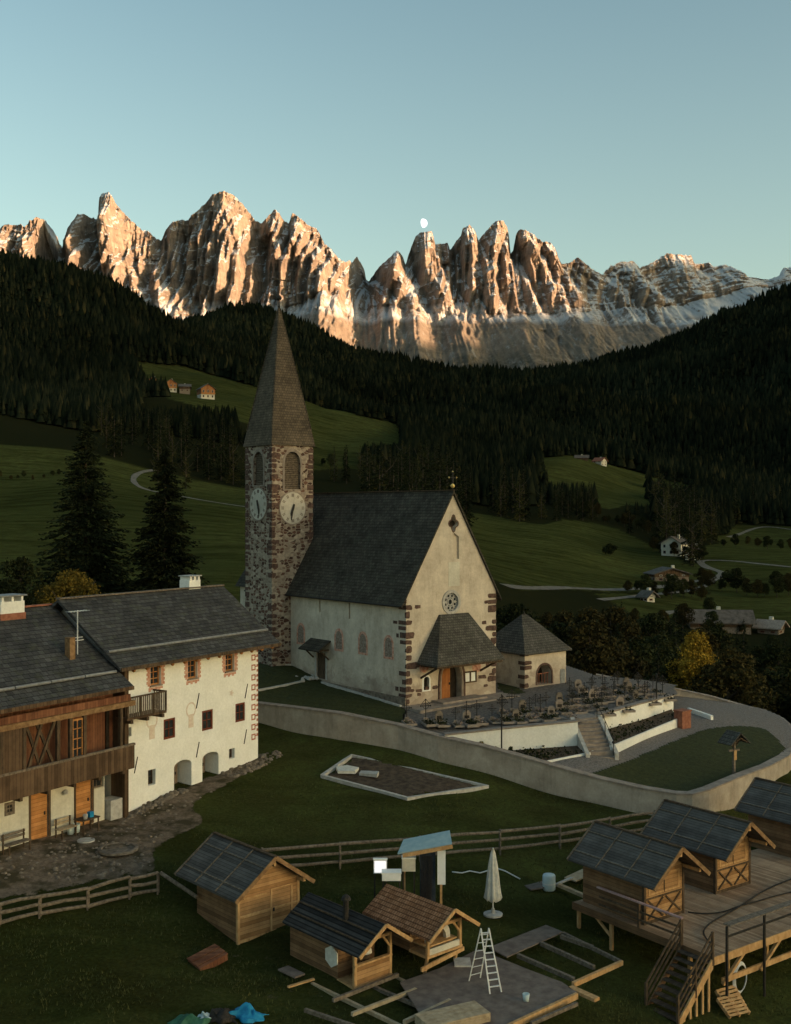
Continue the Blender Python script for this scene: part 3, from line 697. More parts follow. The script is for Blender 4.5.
    # faded painting below the niche
    fx0, fx1, fz0, fz1 = rect(fr, 448.5, 459.5, 562, 586)
    MB().b2(fx0, fx1, -0.012, 0.02, fz0, fz1).build('faded_painting', M['cream'], t)
    # small niche with white rim left of the door
    w = ring_xz(arch_pts(sx0-0.12, sx1+0.12, sz0-0.08, sz1+0.12), arch_pts(sx0, sx1, sz0, sz1), -0.035, 0.03).build('wall_niche', M['white'], t)
    MB().xzpoly(arch_pts(sx0, sx1, sz0, sz1), 0.22, 0.28).build('niche_back', M['dark'], w)
    # twin notice board right of the door
    bx0, bx1, bz0, bz1 = rect(fr, 463.5, 476, 671, 682.5)
    nb = ring_xz([(bx0, bz0), (bx1, bz0), (bx1, bz1), (bx0, bz1)], [(bx0+.09, bz0+.09), (bx1-.09, bz0+.09), (bx1-.09, bz1-.09), (bx0+.09, bz1-.09)], -0.09, 0.02)
    nb.b2((bx0+bx1)/2-0.05, (bx0+bx1)/2+0.05, -0.086, 0.016, bz0+.09, bz1-.09)
    nb = nb.build('notice_board', M['darkwood'], t)
    for s in (0, 1):
        a0 = bx0+.09 if s == 0 else (bx0+bx1)/2+.05; a1 = (bx0+bx1)/2-.05 if s == 0 else bx1-.09
        MB().b2(a0, a1, -0.04, -0.01, bz0+.09, bz1-.09).build('notice_sheet', M['white'], nb)
    # two saints' roundels painted high beside the porch eaves
    for px in (424, 476.5):
        x_, z_ = fr.front(px, 666.5)
        MB().xzpoly(circ(x_, z_, 0.42, 16), -0.015, 0.02).build('painted_roundel', M['pinkpaint'], t)
    # quoins of dark red stone at the corners, long and short by turns
    q = MB(); z = 0.1; k = 0
    while z < ze-0.15:
        h = random.uniform(0.26, 0.62); lw = random.choice((0.5, 0.7, 0.95)) if k % 2 else random.uniform(0.28, 0.5)
        if random.random() < 0.85: stones_xz(q, lw/2-0.02, z+h/2, 0, lw, h*0.86)
        lw2 = random.uniform(0.35, 0.9)
        if random.random() < 0.75 and z > 0.2:
            q.b2(-0.03, 0.08, -0.0, lw2, z+random.uniform(.02, .08), z+h*random.uniform(.7, .95))
            if random.random() < .3: q.b2(-0.03, 0.08, lw2+.15, lw2+random.uniform(.35, .6), z+.05, z+h*.7)
        lw3 = random.choice((0.4, 0.55, 0.8))
        if random.random() < 0.85 and z > 0.6: stones_xz(q, W-lw3/2+0.02, z+h/2, 0, lw3, h*0.86)
        if random.random() < 0.35: stones_xz(q, random.uniform(0.8, 1.2), z+h/2, 0, random.uniform(0.3, 0.5), h*0.7)
        if random.random() < 0.3: stones_xz(q, W-random.uniform(0.8, 1.15), z+h/2, 0, random.uniform(0.3, 0.4), h*0.7)
        z += h+0.05; k += 1
    for (x0, x1, zz) in ((0.3, 2.6, 0.95), (5.6, 7.9, 1.35)):
        x = x0
        while x < x1:
            w_ = random.uniform(0.35, 0.75); stones_xz(q, x+w_/2, zz+random.uniform(-.08, .08), 0, w_, random.uniform(0.16, 0.26)); x += w_+random.uniform(0.1, 0.5)
    q.build('quoin_pattern', M['redstone'], t)
    # dark damp plinth of the side wall
    MB().b2(-0.10, 0.05, -0.02, L-6, -1.5, 0.55).build('plinth', M['rubble'], t)
    # painted side niches
    for (px, py) in ((301, 633.6), (339, 639.7), (363, 643), (388.7, 647)):
        y, z = fr.side(px, py); o_ = arch_pts(y-0.52, y+0.52, z-0.80, z+0.80, pointed=True); i_ = arch_pts(y-0.38, y+0.38, z-0.66, z+0.62, pointed=True)
        g = ring_xz(o_, i_, 0, 0.04); fl = MB(); fl.add([(-0.03+v[1], v[0], v[2]) for v in g.v], g.f)
        a = fl.build('painted_window', M['pinkpaint'], t)
        g = MB().xzpoly(i_, 0, 0.03); fl = MB(); fl.add([(-0.018+v[1], v[0], v[2]) for v in g.v], g.f); fl.build('painted_panel', M['fresco'], a)
    # side door with its little hood
    sdr = MB().b2(0.10, 0.16, ya, yb, sdz0, z1).build('side_door', M['darkwood'], t)
    fr_ = MB(); fr_.b2(-0.06, 0.1, ya-0.18, ya, sdz0, z1+0.12).b2(-0.06, 0.1, yb, yb+0.18, sdz0, z1+0.12).b2(-0.064, 0.1, ya-0.18, yb+0.18, z1, z1+0.14); fr_.build('side_door_surround', M['trim'], t)
    hz = z1+0.35
    MB().slab([(-0.02, yb+0.75, hz+0.62), (-0.02, ya-0.6, hz+0.62), (-1.15, ya-0.6, hz-0.05), (-1.15, yb+0.75, hz-0.05)], 0.1).build('hood_roof', M['church_roof'], t)
    for yy in (ya-0.35, yb+0.45): MB().beam((-0.02, yy, hz-0.75), (-0.85, yy, hz-0.02), 0.09, 0.09).beam((-0.02, yy, hz-0.06), (-1.0, yy, hz-0.06), 0.08, 0.08).build('hood_bracket', M['darkwood'], t)
    # steep main roof, flush verge at the front
    gb = gable_roof(0, L+0.1, 0, 0, 0, 1)  # placeholder proportions replaced below
    ov = 0.42; sl = (zr-ze)/xm
    prof = [(-ov, ze-ov*sl+0.16), (xm, zr+0.12), (W+ov, ze-ov*sl+0.16), (W+ov, ze-ov*sl), (xm, zr-0.09), (-ov, ze-ov*sl)]
    rb = MB(); y0, y1 = -0.16, L+0.1
    vs = [(a, y0, b) for a, b in prof]+[(a, y1, b) for a, b in prof]
    rb.add(vs, [(0, 5, 4, 1), (1, 4, 3, 2), (6, 7, 10, 11), (7, 8, 9, 10), (1, 0, 6, 7), (2, 1, 7, 8), (3, 2, 8, 9), (4, 3, 9, 10), (5, 4, 10, 11), (0, 5, 11, 6)])
    roof = rb.build('roof', M['church_roof'], t)
    MB().beam((xm, y0-0.02, zr+0.13), (xm, y1, zr+0.13), 0.22, 0.07).build('ridge_cap', M['darkwood'], roof)
    g_ = MB().tube([(-ov-0.06, y0, ze-ov*sl+0.05), (-ov-0.06, y1, ze-ov*sl+0.05)], 0.075, 8); g_.build('gutter', M['iron'], roof)
    # choir apse at the far end
    ap = [(0.9, L), (W-0.9, L), (W-0.9, L+3.0), (W-2.6, L+5.0), (2.6, L+5.0), (0.9, L+3.0)]
    MB().prism(ap, -1, ze-0.5).build('apse', M['churchplaster'], t)
    vs = [(a, b, ze-0.5) for a, b in [(0.5, L), (W-0.5, L), (W-0.5, L+3.2), (W-2.5, L+5.4), (2.5, L+5.4), (0.5, L+3.2)]]+[(xm, L, zr-1.5), (xm, L+2.4, zr-1.5)]
    MB().add(vs, [(1, 2, 7, 6), (2, 3, 7), (3, 4, 7), (4, 5, 7), (5, 0, 6, 7), (5, 4, 3, 2, 1, 0), (0, 1, 6)]).build('apse_roof', M['church_roof'], t)
    # hipped porch roof over the door
    tA, tB, zt, zb, pr = 2.85, 5.53, 5.82, 2.78, 2.03; e0, e1 = 0.94, 7.04
    th = 0.12
    top = [(tA, 0.0, zt), (tB, 0.0, zt)]; b0 = (e0, 0.0, zb); b1 = (e0, -pr, zb); b2_ = (e1, -pr, zb); b3 = (e1, 0.0, zb)
    tf0 = (tA+0.05, -0.12, zt); tf1 = (tB-0.05, -0.12, zt)
    vs = [top[0], top[1], b0, b1, b2_, b3, tf0, tf1]; lo = [(v[0], v[1], v[2]-th) for v in vs]
    fs = [(2, 3, 6, 0), (3, 4, 7, 6), (4, 5, 1, 7), (0, 6, 7, 1)]
    n = 8; allf = fs+[tuple(reversed([i+n for i in f])) for f in fs]+[(3, 2, 2+n, 3+n), (4, 3, 3+n, 4+n), (5, 4, 4+n, 5+n), (2, 0, n, 2+n), (0, 1, 1+n, n), (1, 5, 5+n, 1+n)]
    pr_ = MB().add(vs+lo, allf).build('porch_roof', M['porch_roof'], t)
    bb = MB()
    for xx in (e0+0.35, e1-0.35): bb.beam((xx, 0, zb-1.05), (xx, -pr+0.35, zb-0.2), 0.12, 0.12).beam((xx, 0.0, zb-0.22), (xx, -pr+0.1, zb-0.22), 0.12, 0.12)
    bb.beam((e0+0.1, -pr+0.18, zb-0.20), (e1-0.1, -pr+0.18, zb-0.20), 0.13, 0.12); bb.build('porch_frame', M['darkwood'], t)
    st = MB().b2(-0.4, W+0.5, -1.9, 0.0, -0.9, 0.03).b2(2.2, 6.2, -1.2, 0.0, 0.03, 0.16).build('door_step', M['stonecap'], t)
    # gilded cross on the gable
    cr = MB().beam((xm, -0.02, zr+0.1), (xm, -0.02, zr+1.35), 0.07, 0.07).beam((xm-0.32, -0.02, zr+0.98), (xm+0.32, -0.02, zr+0.98), 0.07, 0.07)
    cr = cr.build('gable_cross', M['iron'], t); MB().lathe([(0.02, -0.16), (0.13, -0.08), (0.16, 0), (0.13, 0.08), (0.02, 0.16)], (xm, -0.02, zr+0.42), 12).build('gilded_ball', M['gold'], cr, smooth=True)
    for dx_, dz_ in ((0, 1.38), (-0.34, 0.98), (0.34, 0.98)): MB().lathe([(0.01, -0.07), (0.06, 0), (0.01, 0.07)], (xm+dx_, -0.02, zr+dz_), 8).build('cross_knob', M['gold'], cr)
    return fr

def build_tower():
    rz = math.atan2(0.635, 0.773); fr = Frame(-9.1, 82.3, rz); W = 3.67; zt = 17.7; za = 28.2
    t = empty('church_tower', (-9.1, 82.3, 0), rz, label='tall rubble stone tower with brown shingled pyramid spire and two clock faces', cat='tower')
    wall = MB().b2(0, W, 0, W, -1.0, zt).build('wall', M['tower'], t)
    c = MB()
    a0, a1, b0, b1 = rect(fr, 284.5, 300.3, 451.6, 489); zc0, zc1 = b0, b1
    c.xzpoly(arch_pts(a0, a1, zc0, zc1, pointed=True), -0.3, 0.45)
    g = MB().xzpoly(arch_pts(W/2-0.68, W/2+0.68, zc0+.3, zc1, pointed=True), -0.3, 0.45)
    c.add([(v[1], v[0], v[2]) for v in g.v], [tuple(reversed(f)) for f in g.f])
    cut(wall, c)
    def louvre(face, x0, x1, z0, z1):
        f = lambda v: v if face == 'front' else (v[1], v[0], v[2])
        def bd(mb, name, mat, par):
            q = MB(); q.add([f(v) for v in mb.v], [fc if face == 'front' else tuple(reversed(fc)) for fc in mb.f]); return q.build(name, mat, par)
        m = ring_xz(arch_pts(x0-0.16, x1+0.16, z0-0.1, z1+0.22, pointed=True), arch_pts(x0, x1, z0, z1, pointed=True), -0.035, 0.05)
        w = bd(m, 'belfry_window', M['stonecap'], t)
        m = MB(); z = z0+0.06
        while z < z1-0.1:
            hw = (x1-x0)/2
            u = (z-(z1-hw*1.5))/(hw*1.5)
            if u > 0: hw *= max(0.1, math.cos(math.asin(min(1, u**1.33 if u > 0 else 0))))
            m.box(((x0+x1)/2, 0.22, z), (hw*2, 0.05, 0.16), rx=0.75); z += 0.14
        bd(m, 'louvres', M['log'], w)
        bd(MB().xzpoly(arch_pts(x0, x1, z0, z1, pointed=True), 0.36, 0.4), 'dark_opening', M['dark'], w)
        # clock
        cz = z0-1.42; cx = W/2-0.02; R = 1.17
        ci = lambda r, n=40: [(cx+r*math.cos(2*math.pi*k/n), cz+r*1.04*math.sin(2*math.pi*k/n)) for k in range(n)]
        ck = bd(MB().xzpoly(ci(R), -0.05, 0.06), 'clock_face', M['clockface'], t)
        bd(ring_xz(ci(R+0.05), ci(R-0.03), -0.06, -0.02), 'clock_rim', M['stonecap'], ck)
        nm = MB()
        for k in range(12):
            a = math.pi/2-k*math.pi/6; w_ = 0.10 if k % 3 else 0.16
            for off in ((-0.05, 0.05) if k % 3 else (-0.08, 0, 0.08)):
                px_, pz_ = -math.sin(a)*off, math.cos(a)*off
                nm.beam((cx+0.80*math.cos(a)+px_, -0.056, cz+0.83*math.sin(a)+pz_), (cx+1.03*math.cos(a)+px_, -0.056, cz+1.07*math.sin(a)+pz_), 0.035, 0.02, up=(0, 1, 0))
        bd(nm, 'numeral_marking', M['redstone'], ck)
        def hand(ang, ln, w_, y_):
            a = math.radians(90-ang); m = MB(); n_ = Vector((-math.sin(a), 0, math.cos(a))); d = Vector((math.cos(a), 0, math.sin(a))); c_ = Vector((cx, y_, cz))
            q = [c_-d*0.3+n_*w_*.5, c_-d*0.3-n_*w_*.5, c_-n_*w_, c_+d*ln*0.75-n_*w_*.9, c_+d*ln, c_+d*ln*0.75+n_*w_*.9, c_+n_*w_]
            m.xzpoly([(p.x, p.z) for p in q], y_-0.015, y_+0.015); bd(m, 'clock_hand', M['iron'], ck)
        hand(190, 0.95, 0.06, -0.09); hand(200, 0.62, 0.09, -0.12)
    louvre('front', a0, a1, zc0, zc1); louvre('side', W/2-0.68, W/2+0.68, zc0+0.3, zc1)
    # string of squared dark red corner stones
    q = MB(); z = -0.5; k = 0
    while z < zt-0.3:
        h = random.uniform(0.20, 0.50); l1 = random.uniform(.25, .75); l2 = random.uniform(.25, .75)
        if random.random() < .85: stones_xz(q, l1/2-.03, z+h*.43, 0, l1, h*.86); q.b2(-0.032, 0.10, 0.10, l2, z, z+h*0.86)
        if z > 7: q.b2(W-random.uniform(.3, .6), W+0.03, -0.03, 0.1, z, z+h*0.8)
        q.b2(-0.03, 0.1, W-random.uniform(.3, .6), W+0.03, z, z+h*0.8)
        z += h+random.choice((0.03, 0.05, 0.12, 0.3)); k += 1
    q.build('quoin_pattern', M['redstone'], t)
    # flared foot, then the straight pyramid
    o = 0.13; m_ = W/2; zz = zt
    ringp = lambda r, z: [(m_-r, m_-r, z), (m_+r, m_-r, z), (m_+r, m_+r, z), (m_-r, m_+r, z)]
    vs = ringp(m_+o, zz-0.05)+ringp(m_+o, zz+0.02)+ringp(m_-0.08, zz+1.2)+ringp(0.05, za)
    fs = [(3, 2, 1, 0), (12, 13, 14, 15)]
    for r in range(3):
        for k in range(4): fs.append((r*4+k, r*4+(k+1) % 4, r*4+4+(k+1) % 4, r*4+4+k))
    sp = MB().add(vs, fs).build('spire', M['spire'], t)
    hip = MB()
    for sx, sy in ((-1, -1), (1, -1), (-1, 1), (1, 1)):
        hip.beam((m_+sx*(m_-0.07), m_+sy*(m_-0.07), zz+1.2), (m_+sx*0.05, m_+sy*0.05, za), 0.1, 0.05)
    hip.build('hip_capping', M['spire'], sp)
    cr = MB().lathe([(0.09, 0), (0.10, 0.5), (0.05, 0.6), (0.05, 0.75)], (m_, m_, za-0.35), 8).tube([(m_, m_, za), (m_, m_, za+2.7)], 0.045, 6)
    cr.beam((m_-0.6, m_, za+2.15), (m_+0.6, m_, za+2.15), 0.08, 0.08).beam((m_-0.35, m_, za+1.7), (m_+0.35, m_, za+1.7), 0.05, 0.05)
    cr = cr.build('spire_cross', M['iron'], t)
    MB().lathe([(0.02, -0.22), (0.16, -0.13), (0.22, 0), (0.16, 0.13), (0.02, 0.22)], (m_, m_, za+0.75), 14).build('cross_ball', M['iron'], cr, smooth=True)
    return fr

def build_chapel():
    rz = math.atan2(0.635, 0.773); fr = Frame(9.2, 79.5, rz); W = 4.33; ze = 2.7
    t = empty('chapel', (9.2, 79.5, 0), rz, label='small square cemetery chapel with grey pyramid roof and round arched opening', cat='chapel')
    wall = MB().b2(0, W, 0, W, -1.5, ze).build('wall', M['churchplaster'], t)
    a0, a1, b0, b1 = rect(fr, 537, 551.5, 664.5, 684)
    b0 = 0.25
    c = MB().xzpoly(arch_pts(a0, a1, b0, b1), -0.3, 1.0); d0, d1, e0_, e1_ = rect(fr, 560, 564.5, 669, 685)
    cut(wall, c)
    ring_xz(arch_pts(a0-0.14, a1+0.14, b0, b1+0.14), arch_pts(a0, a1, b0, b1), -0.04, 0.03).build('arch_surround', M['redstone'], t)
    g = MB()
    for k in range(5):
        x = a0+(a1-a0)*(k+0.5)/5; g.beam((x, 0.25, b0), (x, 0.25, b0+0.75), 0.04, 0.04)
    g.beam((a0, 0.25, b0+0.75), (a1, 0.25, b0+0.75), 0.05, 0.05); g.build('gate', M['terracotta'], t)
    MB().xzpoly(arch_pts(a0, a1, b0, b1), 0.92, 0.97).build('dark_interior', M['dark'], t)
    MB().b2(d0, d1, -0.04, 0.02, 0.15, e1_).build('metal_cabinet', M['metal'], t)
    q = MB(); z = 0.15
    while z < ze-0.2:
        h = random.uniform(0.28, 0.36); w_ = random.choice((0.4, 0.7)); stones_xz(q, w_/2-.02, z+h/2, 0, w_, h*.85)
        q.b2(-0.03, 0.05, 0, random.uniform(0.3, 0.7), z, z+h*.85); z += h+random.choice((0.05, 0.3))
    q.build('quoin_pattern', M['redstone'], t)
    o = 0.32; m_ = W/2
    vs = [(-o, -o, ze-0.18), (W+o, -o, ze-0.18), (W+o, W+o, ze-0.18), (-o, W+o, ze-0.18), (-o, -o, ze-0.06), (W+o, -o, ze-0.06), (W+o, W+o, ze-0.06), (-o, W+o, ze-0.06), (m_-0.25, m_, 5.15), (m_+0.25, m_, 5.15)]
    MB().add(vs, [(3, 2, 1, 0), (0, 1, 5, 4), (1, 2, 6, 5), (2, 3, 7, 6), (3, 0, 4, 7), (4, 5, 9, 8), (5, 6, 9), (6, 7, 8, 9), (7, 4, 8)]).build('roof', M['porch_roof'], t)
    MB().lathe([(0.10, 0), (0.05, 0.1), (0.02, 0.3)], (m_, m_, 5.1), 8).build('roof_finial', M['iron'], t)
# ---------------------------------------------------------------- farmhouse and its wooden neighbour
HRZ = math.atan2(0.846, 0.533); HA = (-14.32, 58.5)
def build_farmhouse():
    fr = Frame(*HA, HRZ); L = 11.17; D = 7.66; ze = 4.95
    t = empty('farmhouse', (*HA, 0), HRZ, label='white plastered farmhouse with slate roof, red painted window borders and two arched doorways', cat='house')
    zr = 8.04; ye = -0.85; zee = 4.65; yr = 3.83; sl = (zr-zee)/(yr-ye)
    zw = zee+sl*0.85-0.16
    prof = [(0, -5.0), (D, -5.0), (D, zw), (yr, zr-0.2), (0, zw)]
    vs = [(0, y, z) for y, z in prof]+[(L, y, z) for y, z in prof]
    wall = MB().add(vs, [(0, 1, 2, 3, 4), (9, 8, 7, 6, 5), (1, 0, 5, 6), (2, 1, 6, 7), (3, 2, 7, 8), (4, 3, 8, 9), (0, 4, 9, 5)]).build('wall', M['plaster'], t)
    c = MB(); later = []
    tops = [(150.5, 160.8, 666, 685), (188, 197.3, 660, 678.3), (225.5, 234.3, 654, 671)]
    mids = [(163.6, 175.2, 718.5, 738.7), (202, 212.9, 710, 730), (235.4, 245, 703, 721.5)]
    for k, w in enumerate(tops):
        x0, x1, z0, z1 = rect(fr, *w); z1 = min(z1, zw-0.12); c.b2(x0, x1, -0.3, 0.35, z0, z1); later.append(('top', k, x0, x1, z0, z1))
    for k, w in enumerate(mids):
        x0, x1, z0, z1 = rect(fr, *w); c.b2(x0, x1, -0.3, 0.16, z0, z1); later.append(('mid', k, x0, x1, z0, z1))
    x0, x1, z0, z1 = rect(fr, 125.8, 131.5, 727.5, 736.7); c.b2(x0, x1, -0.3, 0.3, z0, z1); later.append(('small', 0, x0, x1, z0, z1))
    for w in ((148, 155.5, 769.5, 785), (229, 234.6, 748.5, 758.5)):
        x0, x1, z0, z1 = rect(fr, *w); c.b2(x0, x1, -0.3, 0.4, z0, z1); later.append(('low', 0, x0, x1, z0, z1))
    arches = []
    for w in ((174, 191.5, 760, 793), (202.4, 218.6, 752, 783)):
        x0, x1, z0, z1 = rect(fr, *w); c.xzpoly(arch_pts(x0, x1, z0-0.6, z1, flat=0.45), -0.3, 1.3); arches.append((x0, x1, z0, z1))
    cut(wall, c)
    for kind, k, x0, x1, z0, z1 in later:
        if kind == 'top':
            lab = ['window with its shutter pushed open above the little balcony', None, None][k]
            window(x0, x1, z0, z1, 0.14, M['doorwood'], t, muntin=(1, 2), label=lab)
            # lacy painted border
            b = MB(); n = 9
            for (xa, xb, s_) in ((x0-0.30, x0-0.1, 1), (x1+0.1, x1+0.30, -1)):
                for j in range(n):
                    zc = z0+(z1-z0)*(j+0.5)/n; b.b2(xa if j % 2 else xa+0.08*(s_ > 0), xb if j % 2 == 0 else xb-0.08*(s_ < 0), -0.008, 0.01, zc-0.075, zc+0.075)
            b.b2(x0-0.1, x0-0.02, -0.010, 0.01, z0-.1, z1+.04).b2(x1+0.02, x1+0.1, -0.010, 0.01, z0-.1, z1+.04)
            for j in range(6):
                xc = x0-0.15+(x1-x0+0.3)*(j+0.5)/6; b.b2(xc-0.09, xc+0.09, -0.006, 0.01, z0-0.32+0.09*(j % 2), z0-0.11)
            b.build('painted_border', M['pinkpaint'], t)
            MB().b2(x0-0.06, x1+0.06, -0.10, 0.14, z0-0.07, z0).build('window_sill', M['stonecap'], t)
        elif kind == 'mid':
            window(x0, x1, z0, z1, 0.02, M['frame_red'], t, muntin=(1, 1), fw=0.11)
        else:
            window(x0, x1, z0, z1, 0.22, M['darkwood'], t, muntin=(1, 1) if kind == 'low' else (0, 0), fw=0.06)
    for i, (x0, x1, z0, z1) in enumerate(arches):
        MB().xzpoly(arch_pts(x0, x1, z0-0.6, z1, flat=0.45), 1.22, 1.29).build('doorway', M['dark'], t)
        d = MB().b2(x0+0.12, x1-0.12, 0.95, 1.03, z0-0.3, z1-0.25).build('door', M['greywood'], t)
        MB().b2(x1-0.35, x1-0.28, 0.90, 0.96, (z0+z1)/2-0.08, (z0+z1)/2+0.08).build('handle', M['iron'], d)
    # painted medallions between the middle windows
    for (px, py, r) in ((152, 727, 0.42), (191, 716, 0.40), (231.5, 693, 0.2)):
        x, z = fr.front(px, py); n = 20
        if r > .3:
            b = ring_xz([(x+r*math.cos(a), z+0.35+r*1.1*math.sin(a)) for a in [2*math.pi*k/n for k in range(n)]], [(x+(r-.08)*math.cos(a), z+0.35+(r-.08)*1.1*math.sin(a)) for a in [2*math.pi*k/n for k in range(n)]], -0.007, 0.01)
            b.b2(x-0.2, x+0.2, -0.009, 0.01, z-0.65, z+0.1)
        else: b = MB().xzpoly([(x+r*math.cos(a)*(.7+.3*math.cos(5*a)), z+r*math.sin(a)*(.7+.3*math.cos(5*a))) for a in [2*math.pi*k/30 for k in range(30)]], -0.007, 0.01)
        b.build('painted_medallion', M['paleink'], t)
    # wrought wall anchors, slanting
    for (px, py) in ((197.4, 700.7), (246, 691), (245, 736.6), (197.4, 749.6), (135.6, 765)):
        x, z = fr.front(px, py); MB().beam((x-0.12, -0.03, z-0.42), (x+0.12, -0.03, z+0.42), 0.045, 0.03, up=(0, 1, 0)).build('wall_anchor', M['iron'], t)
    # zig-zag painted quoins on the far corner
    q = MB(); z = zw-0.15; k = 0; z_end = fr.front(255, 734)[1]
    while z > z_end:
        q.b2(L-0.14, L-0.002, -0.008, 0.01, z-0.16, z)
        if k % 2: 
            q2 = ring_xz([(L-0.62, z-0.34), (L-0.24, z-0.34), (L-0.24, z+0.02), (L-0.62, z+0.02)], [(L-0.53, z-0.26), (L-0.33, z-0.26), (L-0.33, z-0.06), (L-0.53, z-0.06)], -0.008, 0.01); q.add(q2.v, q2.f)
            q.b2(L-0.26, L-0.14, -0.010, 0.01, z-0.14, z-0.08)
        z -= 0.30; k += 1
    q.build('painted_quoin_pattern', M['brickpaint'], t)
    # roof with snow guard, rafters showing under the eaves
    roof = gable_roof(-0.95, L+1.15, ye, yr, zee+0.02, zr, 0.16).build('roof', M['slate'], t)
    MB().b2(-0.90, L+1.10, ye-0.06, ye-0.003, zee-0.15, zee+0.04).build('fascia', M['darkwood'], roof)
    gy = ye+0.95; gzv = zee+0.95*sl+0.12
    MB().tube([(-0.85, gy, gzv), (L+1.05, gy, gzv)], 0.07, 8).build('snow_guard', M['metal'], roof)
    MB().b2(-0.95, L+1.15, yr-0.16, yr+0.16, zr-0.02, zr+0.06).build('ridge_cap', M['log'], roof)
    for k in range(13):
        x = 0.1+k*(L+0.8)/12.5
        MB().beam((x, ye+0.04, zee-0.24), (x, 0.1, zee-0.24+sl*0.89), 0.12, 0.14).build('rafter_tail', M['doorwood'], roof)
    # chimney just behind the ridge
    cx = fr.front(192.5, 588, yr+0.1)[0]
    ch = MB().b2(cx-0.50, cx+0.50, yr-0.1, yr+0.7, zr-0.6, zr+0.48).build('chimney', M['plaster'], t)
    for sx in (-1, 0, 1): MB().b2(cx+sx*0.36-0.07, cx+sx*0.36+0.07, yr-0.11, yr+0.71, zr+0.48, zr+0.70).build('chimney_slot', M['plaster'], ch)
    MB().b2(cx-0.56, cx+0.56, yr-0.17, yr+0.77, zr+0.70, zr+0.76).build('chimney_cap', M['trim'], ch)
    # balcony
    bx0 = -0.55; bx1 = fr.front(166, 700, -0.9)[0]; bz0 = fr.front(150, 716, -0.9)[1]; bz1 = bz0+1.12
    b = MB().b2(bx0, bx1, -0.95, -0.003, bz0, bz0+0.12)
    bo = b.build('balcony', M['wood'], t)
    rl = MB().b2(bx0, bx1, -0.97, -0.90, bz1, bz1+0.08).b2(bx1-0.07, bx1, -0.90, 0, bz1-0.002, bz1+0.078)
    for k in range(4):
        x = bx0+0.04+(bx1-bx0-0.08)*k/3; rl.b2(x-0.04, x+0.04, -0.965, -0.885, bz0+0.12, bz1)
    rl.build('handrail', M['darkwood'], bo)
    bal = MB(); x = bx0+0.12
    while x < bx1-0.1: bal.b2(x-0.035, x+0.035, -0.945, -0.92, bz0+0.14, bz1-0.01); x += 0.15
    for k in range(5): bal.b2(bx1-0.05, bx1-0.02, -0.8+k*0.17, -0.74+k*0.17, bz0+0.14, bz1-0.01)
    bal.build('balusters', M['log'], bo)
    for x in (bx0+0.3, (bx0+bx1)/2, bx1-0.3): MB().beam((x, -1.0, bz0-0.1), (x, 0.1, bz0-0.1), 0.16, 0.18).build('joist', M['darkwood'], bo)
    MB().b2(-0.30, -0.02, -0.5, 0.5, -4.0, zee-0.1).build('timber_infill', M['wood'], t)
    MB().tube([(-0.12, -0.12, -3.3), (-0.12, -0.12, zee-0.2)], 0.06, 8).build('downpipe', M['iron'], t)
    # small step ramp of stone outside the arches
    return fr

